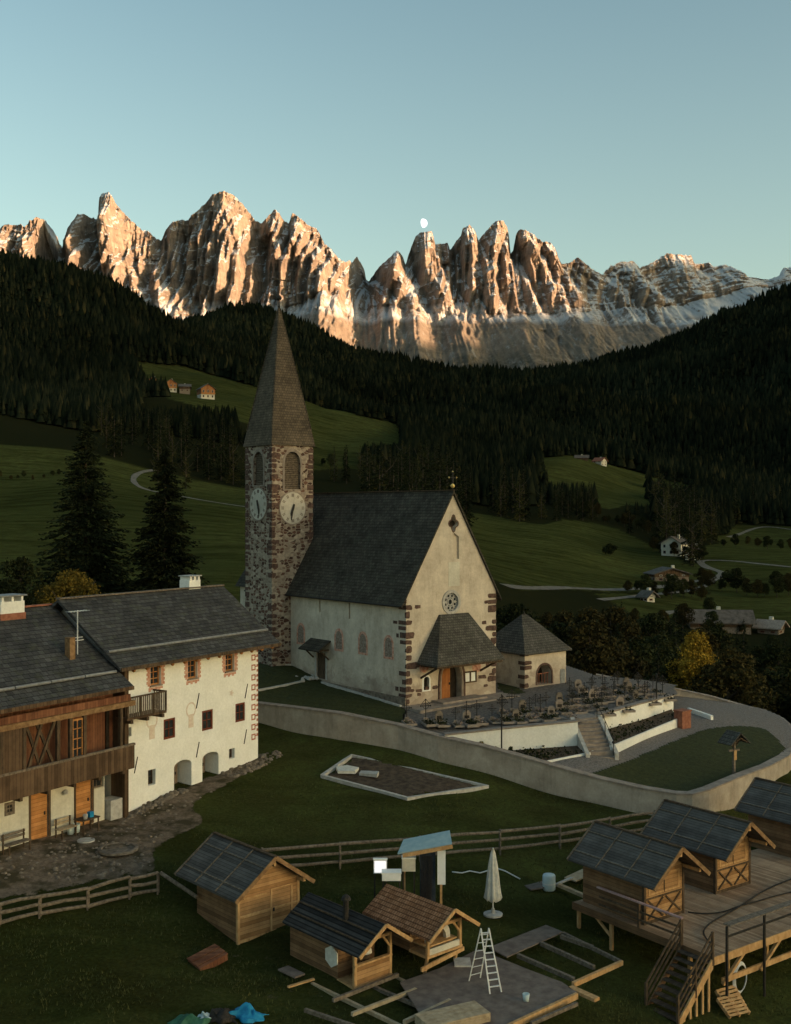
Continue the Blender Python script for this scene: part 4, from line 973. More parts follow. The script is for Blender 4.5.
def build_barn():
    fr = Frame(*HA, HRZ); X0 = -13.0; X1 = -0.32; D = 9.0
    t = empty('wooden_house', (*HA, 0), HRZ, label='old dark timber house with gallery and orange plank doors, joined to the white farmhouse', cat='house')
    zr = 7.7; ye = -1.6; zee = 3.8; yr = 4.5; sl = (zr-zee)/(yr-ye)
    # plastered ground floor with its openings
    zf = -0.32
    wall = MB().b2(X0, X1, 0.0, D, -4.6, zf).build('ground_floor_wall', M['cream'], t)
    c = MB()
    doors = []
    for w in ((30.8, 48.5, 790, 838), (75.8, 91.8, 776, 829)):
        x0, x1, z0, z1 = rect(fr, *w); z0 = -3.1; z1 = min(z1, zf-0.12); c.b2(x0, x1, -0.3, 0.22, z0-0.4, z1); doors.append((x0, x1, z0, z1))
    wx0, wx1, wz0, wz1 = rect(fr, 4.5, 14.5, 802, 815); c.b2(wx0, wx1, -0.3, 0.2, wz0, wz1)
    nx0, nx1, _, nz1 = rect(fr, 104.5, 118.5, 772, 815); c.b2(nx0, nx1, -0.3, 1.2, -4.0, zf-0.15)
    px0, px1, pz0, pz1 = rect(fr, 93, 103.5, 774, 788); c.b2(px0, px1, -0.3, 0.3, pz0, pz1)
    cut(wall, c)
    for k, (x0, x1, z0, z1) in enumerate(doors):
        d = MB().b2(x0+0.02, x1-0.02, 0.08, 0.15, z0, z1).build('door', M['doorwood'], t)
        MB().b2(x1-0.22, x1-0.16, 0.02, 0.09, (z0+z1)/2-0.08, (z0+z1)/2+0.08).build('handle', M['iron'], d)
        MB().b2(x0-0.12, x0, -0.03, 0.1, z0, z1+0.1).b2(x1, x1+0.12, -0.03, 0.1, z0, z1+0.1).b2(x0-.12, x1+.12, -0.032, 0.1, z1, z1+0.12).build('door_frame', M['wood'], d)
    window(wx0, wx1, wz0, wz1, -0.03, M['log'], t, muntin=(1, 1), fw=0.14)
    window(px0, px1, pz0, pz1, 0.12, M['log'], t, muntin=(1, 0))
    MB().b2(nx0-.02, nx1+.02, 1.1, 1.18, -4.0, zf-0.1).build('porch_back_wall', M['cream'], t)
    MB().b2(nx0+0.1, nx1-0.05, -0.35, 0.5, -3.3, -2.15).build('stone_trough', M['trim'], t)
    lx, lz = fr.front(63.5, 791.5)
    MB().lathe([(0.02, -0.12), (0.12, -0.1), (0.15, 0.02), (0.05, 0.12)], (lx, -0.14, lz), 10).build('wall_lamp', M['trim'], t)
    # upper floor: timber wall set back behind the gallery
    zt = zee+sl*1.6-0.3
    up = MB().b2(X0, X1, 0.35, D, zf, zt)
    up.build('upper_wall', M['redwood'], t)
    vs = [(X0, 0.35, zt), (X0, D, zt), (X0, yr, zr-.25), (X1, 0.35, zt), (X1, D, zt), (X1, yr, zr-.25)]
    MB().add(vs, [(0, 2, 1), (3, 4, 5), (0, 1, 4, 3), (1, 2, 5, 4), (2, 0, 3, 5)]).build('gable_boards', M['wood'], t)
    # gallery floor, parapet, posts, wall plate
    gy = -1.2
    MB().b2(X0, X1, gy, 0.348, zf-0.18, zf-0.003).build('gallery_floor', M['wood'], t)
    MB().b2(X0, X1-0.02, gy-0.05, gy-0.002, zf-0.16, zf+1.02).build('gallery_parapet', M['wood'], t)
    MB().b2(X0, X1, gy-0.10, gy+0.06, zf+1.022, zf+1.13).build('gallery_rail', M['log'], t)
    zp = 2.75
    MB().b2(X0, X1, gy-0.12, gy+0.14, zp, zp+0.26).build('wall_plate', M['oldlarch'], t)
    MB().b2(X0, X1-0.3, gy-0.06, gy+0.03, zp+0.28, zp+0.62).build('eaves_board', M['redwood'], t)
    xs = [fr.front(p, 740, gy)[0] for p in (1, 24, 58, 70.5, 84.5, 121)]
    for x in xs: MB().b2(x-0.09, x+0.09, gy-0.06, gy+0.10, zf+1.13, zp).build('gallery_post', M['darkwood'], t)
    # closed plank part on the near end
    MB().b2(X0, xs[1]-0.1, gy-0.02, gy+0.05, zf+1.132, zp-0.002).build('plank_screen', M['wood'], t)
    # crossed braces in the big bay
    for (xa, xb) in ((xs[1]+0.25, (xs[1]+xs[2])/2+.1), ((xs[1]+xs[2])/2-.15, xs[2]-0.1)):
        MB().beam((xa, gy+.10, zf+0.9), (xb, gy+.10, zp), 0.14, 0.10, up=(0, 1, 0)).build('brace', M['darkwood'], t)
        MB().beam((xb, gy+.16, zf+0.9), (xa, gy+.16, zp), 0.14, 0.08, up=(0, 1, 0)).build('brace', M['darkwood'], t)
    x0, x1 = xs[3]+0.12, xs[4]-0.05
    window(x0, x1, zf+1.0, zp-0.12, gy+0.02, M['doorwood'], t, muntin=(1, 3), fw=0.09)
    x2 = fr.front(86.5, 735, 0.3)[0]; x3 = fr.front(103, 735, .3)[0]
    MB().b2(x3+0.2, X1-0.3, 0.28, 0.36, zf+0.3, zp-0.2).build('dark_doorway', M['dark'], t)
    # corbels carrying the gallery
    for k in range(8):
        x = X0+0.8+k*1.6; MB().beam((x, 0.1, zf-0.28), (x, gy+0.05, zf-0.26), 0.16, 0.2).build('corbel', M['darkwood'], t)
    roof = gable_roof(X0-0.8, -0.72, ye, yr, zee, zr, 0.17).build('roof', M['slate'], t)
    MB().b2(X0-0.8, -0.75, ye-0.05, ye-0.003, zee-0.16, zee+0.03).build('fascia', M['wood'], roof)
    gyy = ye+0.95; gzv = zee+0.95*sl+0.12
    for k in range(6): MB().tube([(X0-0.7+k*2.12, gyy, gzv), (X0-0.7+k*2.12+2.04, gyy, gzv)], 0.075, 8).build('snow_guard', M['metal'], roof)
    MB().b2(X0-0.8, -0.75, yr-0.15, yr+0.15, zr-0.01, zr+0.07).build('ridge_cap', M['terracotta'], roof)
    # large white chimney with slots, small brick-red one, aerial and dish
    cx = fr.front(6, 600, yr-0.2)[0]
    ch = MB().b2(cx-0.75, cx+0.72, yr-0.75, yr+0.2, zr-0.9, zr+0.42).build('chimney', M['plaster'], t)
    for k in (-1, 0, 1): MB().b2(cx+k*0.6-0.07-.02, cx+k*0.6+0.07-.02, yr-0.74, yr+0.19, zr+0.42, zr+0.68).build('chimney_slot', M['plaster'], ch)
    MB().b2(cx-0.85, cx+0.82, yr-0.85, yr+0.3, zr+0.68, zr+0.75).build('chimney_cap', M['metal'], ch)
    MB().b2(cx-0.80, cx+0.77, yr-0.80, yr+0.22, zr-0.9, zr-0.18).build('chimney_base', M['terracotta'], ch)
    def on_roof(px, py):
        best = None
        for k in range(400):
            y = ye+(yr-ye)*k/400; x, z = fr.front(px, py, y); zz = zee+(y-ye)*sl
            if best is None or abs(z-zz) < best[0]: best = (abs(z-zz), x, y, zz)
        return best[1:]
    x, y, z = on_roof(71, 657); MB().b2(x-0.22, x+0.12, y-0.18, y+0.2, z-0.4, z+1.0).build('flue', M['oldlarch'], t)
    x, y, z = on_roof(77.5, 654)
    a = MB().tube([(x, y, z-0.1), (x, y, z+2.25)], 0.03, 6)
    for (zz, l_) in ((2.2, 0.6), (0.85, 0.35), (0.7, 0.4)): a.beam((x-l_, y, z+zz), (x+l_, y, z+zz), 0.03, 0.03)
    for k in range(7): a.beam((x-0.6+k*0.2, y-0.22, z+2.2), (x-0.6+k*0.2, y+0.22, z+2.2), 0.02, 0.02)
    a.build('aerial', M['alu'], t)
    x, y, z = on_roof(87.5, 633)
    MB().lathe([(0.02, 0), (0.12, 0.05), (0.14, 0.25), (0.05, 0.34)], (x, y, z+0.25), 10).tube([(x, y, z-0.1), (x, y, z+0.3)], 0.03, 6).build('aerial_amplifier', M['white'], t)
# ---------------------------------------------------------------- churchyard
YARD = [(0.69,73,0),(-2.5,76.9,0.28),(-5.3,80.3,0.6),(-7.8,83.6,1.3),(-10,81.3,1.25),(-9.6,74.6,-0.25),(-3.5,72.0,-0.2),(0,69.8,-0.35),(2.9,67.4,-0.75),(6.8,67.6,-0.48),(10.97,68,-0.2),(12.7,70.5,-0.12),(15.9,74,-.16),(19,77.5,-0.2),
        (22,86,-0.7),(20,88,-0.2),(16,92,0),(9.2,79.5,0.1),(14,84,0.1),(0,95,1.2),(-12,86,1.4),(-14,80,0.7),(7,78,0),(-14,75,0.0)]
_yard = tps_fit(YARD, 1e-4)
def yz(x, y): return float(_yard(np.array([x]), np.array([y]))[0])
def on_yard(px, py, f=None):
    f = f or yz; z = 0.0
    for _ in range(25):
        p = PZ(px, py, z); z = 0.5*z+0.5*f(p.x, p.y)
    p = PZ(px, py, z); return Vector((p.x, p.y, f(p.x, p.y)))
GARD = []
for (px, py, z) in [(533,768,-2.0),(554,768,-1.9),(600,758,-1.75),(650,738,-1.55),(690,722,-1.5),(712,718,-1.45),(764,726,-2.1),(788,752,-2.5),(740,777,-2.7),(690,791,-2.85),(640,782,-2.6),(600,776,-2.2),(656,698,-1.3),(700,705,-1.6)]:
    p = PZ(px, py, z); GARD.append((p.x, p.y, z))
_gard = tps_fit(GARD, 2e-4)
def gdz(x, y): return float(_gard(np.array([x]), np.array([y]))[0])
def dist_poly(X, Y, poly):
    """signed distance-like: how far inside (positive) the polygon"""
    d = np.full(X.shape, 1e9)
    n = len(poly)
    for i in range(n):
        a = np.array(poly[i]); b = np.array(poly[(i+1) % n]); ab = b-a; L = (ab**2).sum()
        t = np.clip(((X-a[0])*ab[0]+(Y-a[1])*ab[1])/L, 0, 1); dd = np.hypot(X-a[0]-t*ab[0], Y-a[1]-t*ab[1]); d = np.minimum(d, dd)
    return np.where(inpoly(X, Y, poly), d, -d)
def plate(name, poly, zf, mat, off=0.0, step=0.14, grow=0.12, rough=0.0, **k):
    xs = [p[0] for p in poly]; ys = [p[1] for p in poly]
    X, Y = np.meshgrid(np.arange(min(xs)-.5, max(xs)+.5, step), np.arange(min(ys)-.5, max(ys)+.5, step))
    ins = dist_poly(X, Y, poly) > -grow
    Z = zf(X, Y)+off
    if rough: Z = Z + rough*np.sin(X*5.1+Y*2.2)*np.sin(Y*4.3-X*1.7)
    idx = -np.ones(X.shape, int); idx[ins] = np.arange(ins.sum())
    V = np.stack([X[ins], Y[ins], Z[ins]], -1)
    f = np.stack([idx[:-1, :-1], idx[:-1, 1:], idx[1:, 1:], idx[1:, :-1]], -1).reshape(-1, 4); f = f[(f >= 0).all(1)]
    o = mesh_np(name, V, f, mat, smooth=True); return tag(o, **k)
def wall_strip(pts, th, zbot, ztop_add=0.0):
    """pts: (x, y, top z) polyline; mitred wall of thickness th; returns outline arrays"""
    n = len(pts); L = []; R = []
    for i in range(n):
        p = Vector(pts[i][:2]); d = Vector((0, 0))
        if i > 0: d += (p-Vector(pts[i-1][:2])).normalized()
        if i < n-1: d += (Vector(pts[i+1][:2])-p).normalized()
        d.normalize(); nn = Vector((-d.y, d.x))*th/2
        L.append(p+nn); R.append(p-nn)
    vs = []
    for i in range(n):
        zt = pts[i][2]+ztop_add; zb = zbot(pts[i][0], pts[i][1]) if callable(zbot) else pts[i][2]+zbot
        vs += [(L[i].x, L[i].y, zb), (R[i].x, R[i].y, zb), (R[i].x, R[i].y, zt), (L[i].x, L[i].y, zt)]
    fs = []
    for i in range(n-1):
        a = i*4
        for k in range(4): fs.append((a+k, a+(k+1) % 4, a+4+(k+1) % 4, a+4+k))
    fs += [(3, 2, 1, 0), ((n-1)*4, (n-1)*4+1, (n-1)*4+2, (n-1)*4+3)]
    return MB().add(vs, fs)
def densify(pts, step=1.6):
    out = []
    for i in range(len(pts)-1):
        a = Vector(pts[i]); b = Vector(pts[i+1]); n = max(1, int((b-a).length/step))
        for k in range(n): out.append(a.lerp(b, k/n))
    out.append(Vector(pts[-1])); return out
def walled(name, pts, th, mat, cap, capw, label, cat, zbot, group=None, caph=0.09):
    t = empty(name, (0, 0, 0), label=label, cat=cat, group=group)
    pts = densify(pts)
    wall_strip([(p[0], p[1], p[2]-caph) for p in pts], th, zbot).build('masonry', mat, t)
    if cap: wall_strip([(p[0]+.001, p[1], p[2]) for p in pts], th+capw, -caph+0.003).build('coping', cap, t)
    return t
OUTER = [P(225,699,75.5), P(258,702,74), P(300,707,72), P(340,712,70.2), P(400,724,68.2), P(440,735,66.6), P(480,744,65.4), P(520,754.5,64.3), P(560,766,63.2), P(600,777,62.2), P(645,787,61.0), P(676,792,60.3), P(690,792.5,60.3), P(706,788,60.8), P(735,776,63), P(765,765,66.2),
         P(784,755,69.5), P(793,745,72.8), P(795,736,76), P(790,727,79.5), P(780,718,82.5), P(764,711,84.5), P(740,704,85.5), P(710,695.5,86), P(680,689,86.3), P(656,684,86.2), P(627,680,86), P(596,674,86.5)]
def build_yard():
    ow = [tuple(p) for p in OUTER]
    walled('boundary_wall', ow, 0.45, M['wallplaster'], M['stonecap'], 0.14, 'long curving grey plaster wall with stone coping around churchyard and garden', 'wall', lambda x, y: min(gz(x, y), 0)-0.8)
    xy = [(p[0], p[1]) for p in OUTER]
    W1 = [tuple(P(444.5, 733.5, 66.6)), tuple(P(510, 726.5, 67.0)), tuple(P(577, 720, 67.5))]
    W2 = [tuple(P(598, 713.5, 70.0)), tuple(P(640, 702, 73.5)), tuple(P(671, 694.5, 77.3))]
    # ground of the upper yard: lawn beside the nave, gravel with graves before the front
    i440 = 5
    lawn = [(-14.5, 76)]+xy[0:5]+[(0.4, 69.2), (0.69, 73.2), (-1, 75.3), (2, 84), (-3, 93), (-15, 92)]
    grav = [(0.4, 69.2), xy[5], (W1[0][0], W1[0][1])]+[(W1[2][0], W1[2][1]), (W2[0][0], W2[0][1]), (W2[1][0], W2[1][1]), (W2[2][0], W2[2][1]), (20.5, 80.5), (21.2, 84.6), xy[-4], xy[-3], xy[-2], xy[-1], (14, 92), (0, 93), (2, 84), (-1, 75.3), (0.69, 73.2)]
    plate('churchyard_lawn', lawn, lambda X, Y: _yard(X, Y), M['lawn'], grow=0.05, rough=0.02, kind='structure')
    plate('churchyard_path', grav, lambda X, Y: _yard(X, Y), M['cemetery'], off=0.005, grow=-0.05, kind='structure')
    # strip of lawn between church and chapel
    p = [on_yard(*q) for q in ((497, 689), (497, 679), (500, 676), (527, 693), (508, 696))]
    plate('lawn_strip', [(q.x, q.y) for q in p], lambda X, Y: _yard(X, Y), M['lawn'], off=0.03, grow=0.0, rough=0.01, kind='structure')
    # lower garden: gravel walk round a lawn
    gp = [xy[7], xy[8], xy[9], xy[10], xy[11], xy[12], xy[13], xy[14], xy[15], xy[16], xy[17], xy[18], xy[19], xy[20], xy[21], xy[22], xy[23], xy[24], xy[25], (20.6, 84), (19.4, 78), (W2[2][0], W2[2][1]), (W2[0][0], W2[0][1]), (W1[2][0], W1[2][1]), (W1[1][0], W1[1][1])]
    plate('garden_path', gp, lambda X, Y: _gard(X, Y), M['gravel'], grow=0.0, kind='structure')
    gl = [on_yard(px, py, gdz) for (px, py) in [(588,774.5),(620,763),(654,749),(680,738),(702,729.5),(722,726.5),(745,726),(763,728),(778,738),(787,750),(784,756),(768,766),(738,779),(708,790),(690,794),(672,793),(640,788),(604,779)]]
    plate('garden_lawn', [(q.x, q.y) for q in gl], lambda X, Y: _gard(X, Y), M['lawn'], off=0.035, grow=0.0, step=0.2, rough=0.012, kind='structure')
    # retaining walls
    walled('retaining_wall', W1, 0.36, M['plaster'], M['stonecap'], 0.14, 'long white retaining wall below the graves, left of the garden steps', 'wall', lambda x, y: -2.6, group='white retaining walls')
    walled('retaining_wall', W2, 0.36, M['plaster'], M['stonecap'], 0.14, 'white retaining wall with stone coping, on the chapel side of the garden steps', 'wall', lambda x, y: -2.4, group='white retaining walls')
    pb1 = [tuple(P(530, 762.5, 64.2)), tuple(P(554, 757.5, 64.9)), tuple(P(592, 750, 66.1)), tuple(P(591, 745, 67.1))]
    pb2 = [tuple(P(611, 744, 66.4)), tuple(P(645, 730, 70.2)), tuple(P(677, 717, 74)), tuple(P(674.5, 713, 75.5))]
    for pb, w, lab in ((pb1, W1, 'low white planter wall left of the garden steps'), (pb2, W2, 'low white planter wall along the gravel walk, from steps to terracotta trough')):
        t = walled('planter', pb, 0.2, M['plaster'], None, 0, lab, 'planter', lambda x, y: gdz(x, y)-0.3, group='low planters')
        a, b = Vector(w[0] if w is W2 else w[1]), Vector(w[2])
        q = [(pb[0][0], pb[0][1]), (pb[1][0], pb[1][1]), (pb[2][0], pb[2][1]), (b.x, b.y), (a.x, a.y)]
        zt = [pb[0][2]-.08, pb[1][2]-.08, pb[2][2]-.08, pb[2][2]+0.02, pb[1][2]+0.02]
        MB().prism(q, -2.8, zt).build('soil', M['soil'], t)
        V, Fc = leaf_cloud_box(q, (zt[0]+zt[2])/2, 0.32, 420); mesh_np('foliage', V, Fc, M['leaf_dark'], parent=t)
    # garden steps with sloping side walls
    A = Vector((11.75, 68.9, -0.05)); B = Vector((12.15, 65.7, -1.75)); d = (B-A); d.z = 0; run = d.length; d.normalize(); s = Vector((-d.y, d.x, 0)); n = 10
    t = empty('garden_steps', A, label='straight flight of stone steps between the two white retaining walls', cat='steps')
    mb = MB()
    for k in range(n):
        z = -1.70*(k+1)/n; c = d*(run*(k+.5)/n)
        q = [c+d*(-run/n/2)-s*.75, c+d*(run/n/2)-s*.75, c+d*(run/n/2)+s*.75, c+d*(-run/n/2)+s*.75]
        mb.prism([(v.x, v.y) for v in q], -2.6, z+0.12 if k < n-1 else z+0.02)
    mb.build('flight', M['stonecap'], t)
    MB().box((-.25, .75, -.12), (2.5, 1.5, .24), rz=.55).build('landing', M['stonecap'], t)
    for sg, nm in ((-1, 'side_wall'), (1, 'side_wall')):
        o = s*(sg*0.88)
        vs = []
        for dd, z in ((0, 0.12), (run+0.1, -1.45)):
            for w_ in (-0.12, 0.12): vs += [tuple(o+d*dd+s*w_+Vector((0, 0, z))), tuple(o+d*dd+s*w_+Vector((0, 0, -2.7)))]
        MB().add(vs, [(0, 1, 3, 2), (4, 6, 7, 5), (0, 4, 5, 1), (2, 3, 7, 6), (0, 2, 6, 4), (1, 5, 7, 3)]).build(nm, M['trim'], t)
    h = MB(); o = s*0.7
    for k in range(3):
        c = o+d*(run*k/2); z = -1.6*k/2; h.tube([c+Vector((0, 0, z)), c+Vector((0, 0, z+0.95))], 0.025, 6)
    h.tube([o+Vector((0, 0, 0.95)), o+d*run+Vector((0, 0, -0.65))], 0.025, 6); h.build('handrail', M['iron'], t)
    # edging stones on the lawn
    for pts in ([(258, 691), (284, 686), (304, 681.5)], [(276, 665), (300, 665.5), (315, 677)], [(322, 683), (352, 692), (401, 707)]):
        q = [on_yard(*p) for p in pts]
        wall_strip([(a.x, a.y, a.z+0.11) for a in densify([tuple(v) for v in q], 1.0)], 0.2, -0.3).build('edging_stones', M['trim'], label={258: 'pale stone kerb across the lawn right of the farmhouse', 276: 'curved pale kerb at the foot of the tower', 322: 'pale stone kerb from the side door to the church corner'}[pts[0][0]], cat='kerb', group='lawn kerbs')
    # rocks beside the side door
    q = on_yard(306, 679); mb = MB()
    for k in range(12):
        mb.lathe([(0.02, -.1), (random.uniform(.12, .25), 0), (random.uniform(.08, .15), .14), (0.02, .2)], (q.x+random.uniform(-.9, .9), q.y+random.uniform(-.5, .5), q.z), 6)
    mb.build('rockery', M['trim'], label='small rockery of pale stones on the lawn by the side door', cat='rockery')
    # terracotta trough, white kerb, bollards, lamp post
    p = P(682.5, 725, 74.0)
    t = MB().prism([(-.42, -.35), (.42, -.35), (.42, .35), (-.42, .35)], 0, 1.12).b2(-.47, .47, -.4, .4, 1.12, 1.2).build('terracotta_trough', M['terracotta'], loc=(p.x, p.y, gdz(p.x, p.y)-.05), rz=0.6, label='tall reddish terracotta trough at the end of the planter', cat='planter')
    a, b = on_yard(688.5, 712, gdz), on_yard(712, 720, gdz)
    wall_strip([(a.x, a.y, a.z+.3), (b.x, b.y, b.z+.3)], 0.22, -.6).build('white_kerb', M['plaster'], label='short white kerb beside the gravel walk near the far wall', cat='kerb')
    p = P(501.6, 757, 65.2); lp = empty('lamp_post', (p.x, p.y, -2.0), label='slim black lamp post before the long white retaining wall', cat='lamp post')
    MB().tube([(0, 0, 0), (0, 0, 2.9)], 0.045, 8).build('post', M['iron'], lp); MB().lathe([(.06, 0), (.075, .02), (.075, .28), (.03, .33)], (0, 0, 2.9), 10).build('lamp_head', M['iron'], lp); MB().lathe([(.1, 0), (.1, .06), (.05, .1)], (0, 0, 0), 8).build('base', M['iron'], lp)
    p = P(656.5, 722, 75.2); lp2 = empty('lamp_post', (p.x, p.y, -1.1), label='slim black lamp post rising behind the planter near the trough', cat='lamp post')
    MB().tube([(0, 0, 0), (0, 0, 2.6)], 0.045, 8).build('post', M['iron'], lp2); MB().lathe([(.06, 0), (.075, .02), (.075, .28), (.03, .33)], (0, 0, 2.6), 10).build('lamp_head', M['iron'], lp2)
    p = on_yard(613.5, 754, gdz); MB().lathe([(.06, 0), (.06, .62), (.09, .65), (.09, .75), (.02, .78)], tuple(p), 8).build('bollard', M['iron'], label='short dark bollard at the foot of the garden steps', cat='bollard')
    # wayside shrine on the lawn
    p = on_yard(734, 776, gdz); t = empty('wayside_shrine', p, 0.5, label='wooden wayside cross under a small shingled roof on the garden lawn', cat='shrine')
    MB().b2(-.07, .07, -.07, .07, -.1, 2.3).build('post', M['log'], t); MB().b2(-.42, .42, -.05, .05, 1.45, 1.56).build('crossbeam', M['log'], t)
    g = MB()
    for sg in (-1, 1): g.slab([(0, -.55, 2.62), (0, .55, 2.62), (sg*.78, .55, 1.95), (sg*.78, -.55, 1.95)], .06)
    g.build('roof', M['porch_roof'], t); g = MB()
    for sg in (-1, 1): g.beam((0, -.5, 2.3), (sg*.55, -.5, 2.0), .06, .06).beam((sg*.06, 0, 1.7), (sg*.5, 0, 2.1), .06, .06)
    g.build('brace', M['darkwood'], t)
    MB().b2(-.10, .10, -.12, -.07, .95, 1.5).build('carved_figure', M['newbeam'], t)
    # stone-edged plot on the lower meadow
    q = [hit(*c) for c in ((322, 777.4), (351.8, 757), (487, 788), (407.5, 800))]
    c0 = sum(q, Vector())/4
    t = empty('stone_edged_plot', c0, label='skewed rectangle of pale edging stones round bare earth on the meadow', cat='plot')
    ring = [(v.x-c0.x, v.y-c0.y, v.z-c0.z+.16) for v in q]; ring = ring+[ring[0]]
    wall_strip(densify(ring, .9), .22, -.5).build('edging', M['trim'], t)
    pl = plate('soil', [(v.x, v.y) for v in q], lambda X, Y: ground(X, Y), M['soil'], off=.05, step=.3, grow=-.05, rough=.03); pl.parent = t; pl.location = -c0
    for (cs, lb) in (([(336, 770), (347, 768), (359, 770), (355, 777), (338, 776)], 'larger pale folded cloth lying in the stone-edged plot'), ([(361, 772), (379, 776), (377, 780), (359, 777)], 'smaller pale slab lying in the stone-edged plot')):
        v = [hit(*c) for c in cs]; c_ = sum(v, Vector())/len(v)
        MB().prism([((a.x-c_.x), (a.y-c_.y)) for a in v], 0.0, [0.16+random.uniform(-.05, .1) for _ in v]).build('pale_slab' if len(cs) == 4 else 'folded_cloth', M['trim'] if len(cs) == 4 else M['fabric'], loc=c_+Vector((0, 0, .06)), label=lb, cat='slab' if len(cs) == 4 else 'cloth')
    build_graves()

def leaf_cloud_box(poly, z, h, n, size=0.09):
    xs = [p[0] for p in poly]; ys = [p[1] for p in poly]; pts = []
    while len(pts) < n:
        x = RNG.uniform(min(xs), max(xs), 400); y = RNG.uniform(min(ys), max(ys), 400); k = inpoly(x, y, poly); pts += list(zip(x[k], y[k]))
    c = np.array([(x, y, z+RNG.uniform(0, h)*RNG.uniform(.3, 1)) for x, y in pts[:n]])
    return leaf_quads(c, size)
def leaf_quads(c, size, flat=0.0):
    n = len(c); a = RNG.normal(size=(n, 3)); a[:, 2] *= (1-flat); a /= np.linalg.norm(a, axis=1)[:, None]+1e-9
    b = np.cross(a, RNG.normal(size=(n, 3))); b /= np.linalg.norm(b, axis=1)[:, None]+1e-9
    s = (size*RNG.uniform(.6, 1.4, n))[:, None] if np.isscalar(size) else (size*RNG.uniform(.6, 1.4, n))[:, None]
    V = np.stack([c-a*s, c-b*s*.6, c+a*s, c+b*s*.6], 1).reshape(-1, 3)
    return V, np.arange(4*n).reshape(-1, 4)
def build_graves():
    def iron_cross(k):
        t = empty('grave', (0, 0, 0), label='x', cat='grave'); h = 1.35+.15*(k % 3)
        m = MB().tube([(0, 0, 0), (0, 0, h)], .03, 6).beam((-.34, 0, h*.74), (.34, 0, h*.74), .06, .05)
        for (a, b) in ((.0, h), (-.34, h*.74), (.34, h*.74)): m.lathe([(.01, -.06), (.06, 0), (.01, .06)], (a, 0, b), 6)
        rg = [(.2*math.cos(2*math.pi*j/14), 0, h*.74+.2*math.sin(2*math.pi*j/14)) for j in range(15)]; m.tube(rg, .018, 5, cap=False)
        if k % 2: m.beam((-.3, 0, h*.74+.1), (0, 0, h+.08), .03, .03).beam((.3, 0, h*.74+.1), (0, 0, h+.08), .03, .03)
        m.build('iron_cross', M['iron'], t); MB().prism([(-.16, -.1), (.16, -.1), (.13, .1), (-.13, .1)], -.1, .34).build('cross_base', M['stonecap'], t); return t
    def stone(k):
        t = empty('grave', (0, 0, 0), label='x', cat='grave'); w = .26+.04*(k % 2); h = .6+.12*(k % 3)
        MB().xzpoly([(-w, -.1), (w, -.1), (w*.95, h*.8), (w*.5, h), (-w*.5, h), (-w*.95, h*.8)], -.09, .09).build('headstone', M['stonecap'] if k % 2 else M['rubble'], t)
        MB().b2(-w*.6, w*.6, -.10, -.088, h*.35, h*.6).build('plaque', M['iron'], t); return t
    protos = []
    for k in range(7):
        t = iron_cross(k) if k not in (2, 5) else stone(k)
        kb = ring_like(0.42, -1.55, -0.12); kb.build('kerb', M['stonecap'], t)
        MB().b2(-.36, .36, -1.49, -.16, 0, .09).build('bed', M['soil'], t)
        V, Fc = leaf_cloud_box([(-.34, -1.45), (.34, -1.45), (.34, -.2), (-.34, -.2)], .08, .42, 90, .07)
        o = mesh_np('flowers', V, Fc, M['leaf_dark'] if k % 3 else M['leaf_flower'], parent=t); protos.append((t, kid_map(t)))
    spots = []
    for (p0, p1, n) in (((409, 722), (468, 724), 5), ((466, 722), (566, 716), 9), ((500, 713.5), (596, 708), 9), ((560, 704), (648, 697), 9), ((570, 696.5), (652, 691), 8), ((580, 690.5), (640, 686.5), 6), ((604, 712), (662, 697), 5)):
        for k in range(n):
            u = (k+random.uniform(-.2, .2))/(n-1); spots.append((p0[0]+(p1[0]-p0[0])*u, p0[1]+(p1[1]-p0[1])*u+random.uniform(-1, 1)))
    fr = math.atan2(0.2, 0.97)
    for i, (px, py) in enumerate(spots):
        t, km = protos[i % 7] if i >= 7 else protos[i]
        o = t if i < 7 else copy_tree(t, None, km)
        p = on_yard(px, py); o.location = p; o.rotation_euler = (0, 0, fr+random.uniform(-.08, .08)); s = random.uniform(.72, 1.0); o.scale = (s, s, s)
        st = i % 7 in (2, 5)
        o['group'] = 'headstones in the churchyard' if st else 'iron grave crosses in the churchyard'
        o['label'] = ('low pale headstone over a planted bed among the iron crosses' if st else 'wrought iron grave cross over a kerbed bed in the churchyard')
def ring_like(hw, y0, y1):
    m = MB(); m.b2(-hw, hw, y0-.05, y0, 0, .16).b2(-hw, hw, y1, y1+.05, 0, .16).b2(-hw, -hw+.05, y0, y1, 0, .157).b2(hw-.05, hw, y0, y1, 0, .157); return m

def fence(name, pts, label, hs=(.3, .7, 1.1), ph=1.2):
    q = [hit(*p) for p in pts]; q = [Vector(v) for v in densify([tuple(v) for v in q], 2.6)]
    q = [Vector((v.x, v.y, gz(v.x, v.y))) for v in q]; c = q[0].copy(); q = [v-c for v in q]
    t = empty(name, c, label=label, cat='fence', group='log rail fences')
    for i, v in enumerate(q):
        MB().tube([(v.x, v.y+.06, v.z-.4), (v.x, v.y+.06, v.z+ph)], .055, 6).tube([(v.x, v.y-.10, v.z-.4), (v.x, v.y-.10, v.z+ph-.08)], .045, 6).build('post', M['log'], t)
    for h in hs:
        for i in range(len(q)-1):
            a, b = q[i], q[i+1]; j = lambda: random.uniform(-.05, .05)
            MB().tube([a+Vector((0, -.02, h+j())), a.lerp(b, .5)+Vector((0, -.02, h+j())), b+Vector((0, -.02, h+.02+j()))], [.085, .075, .07], 7).build('rail', M['log'], t)
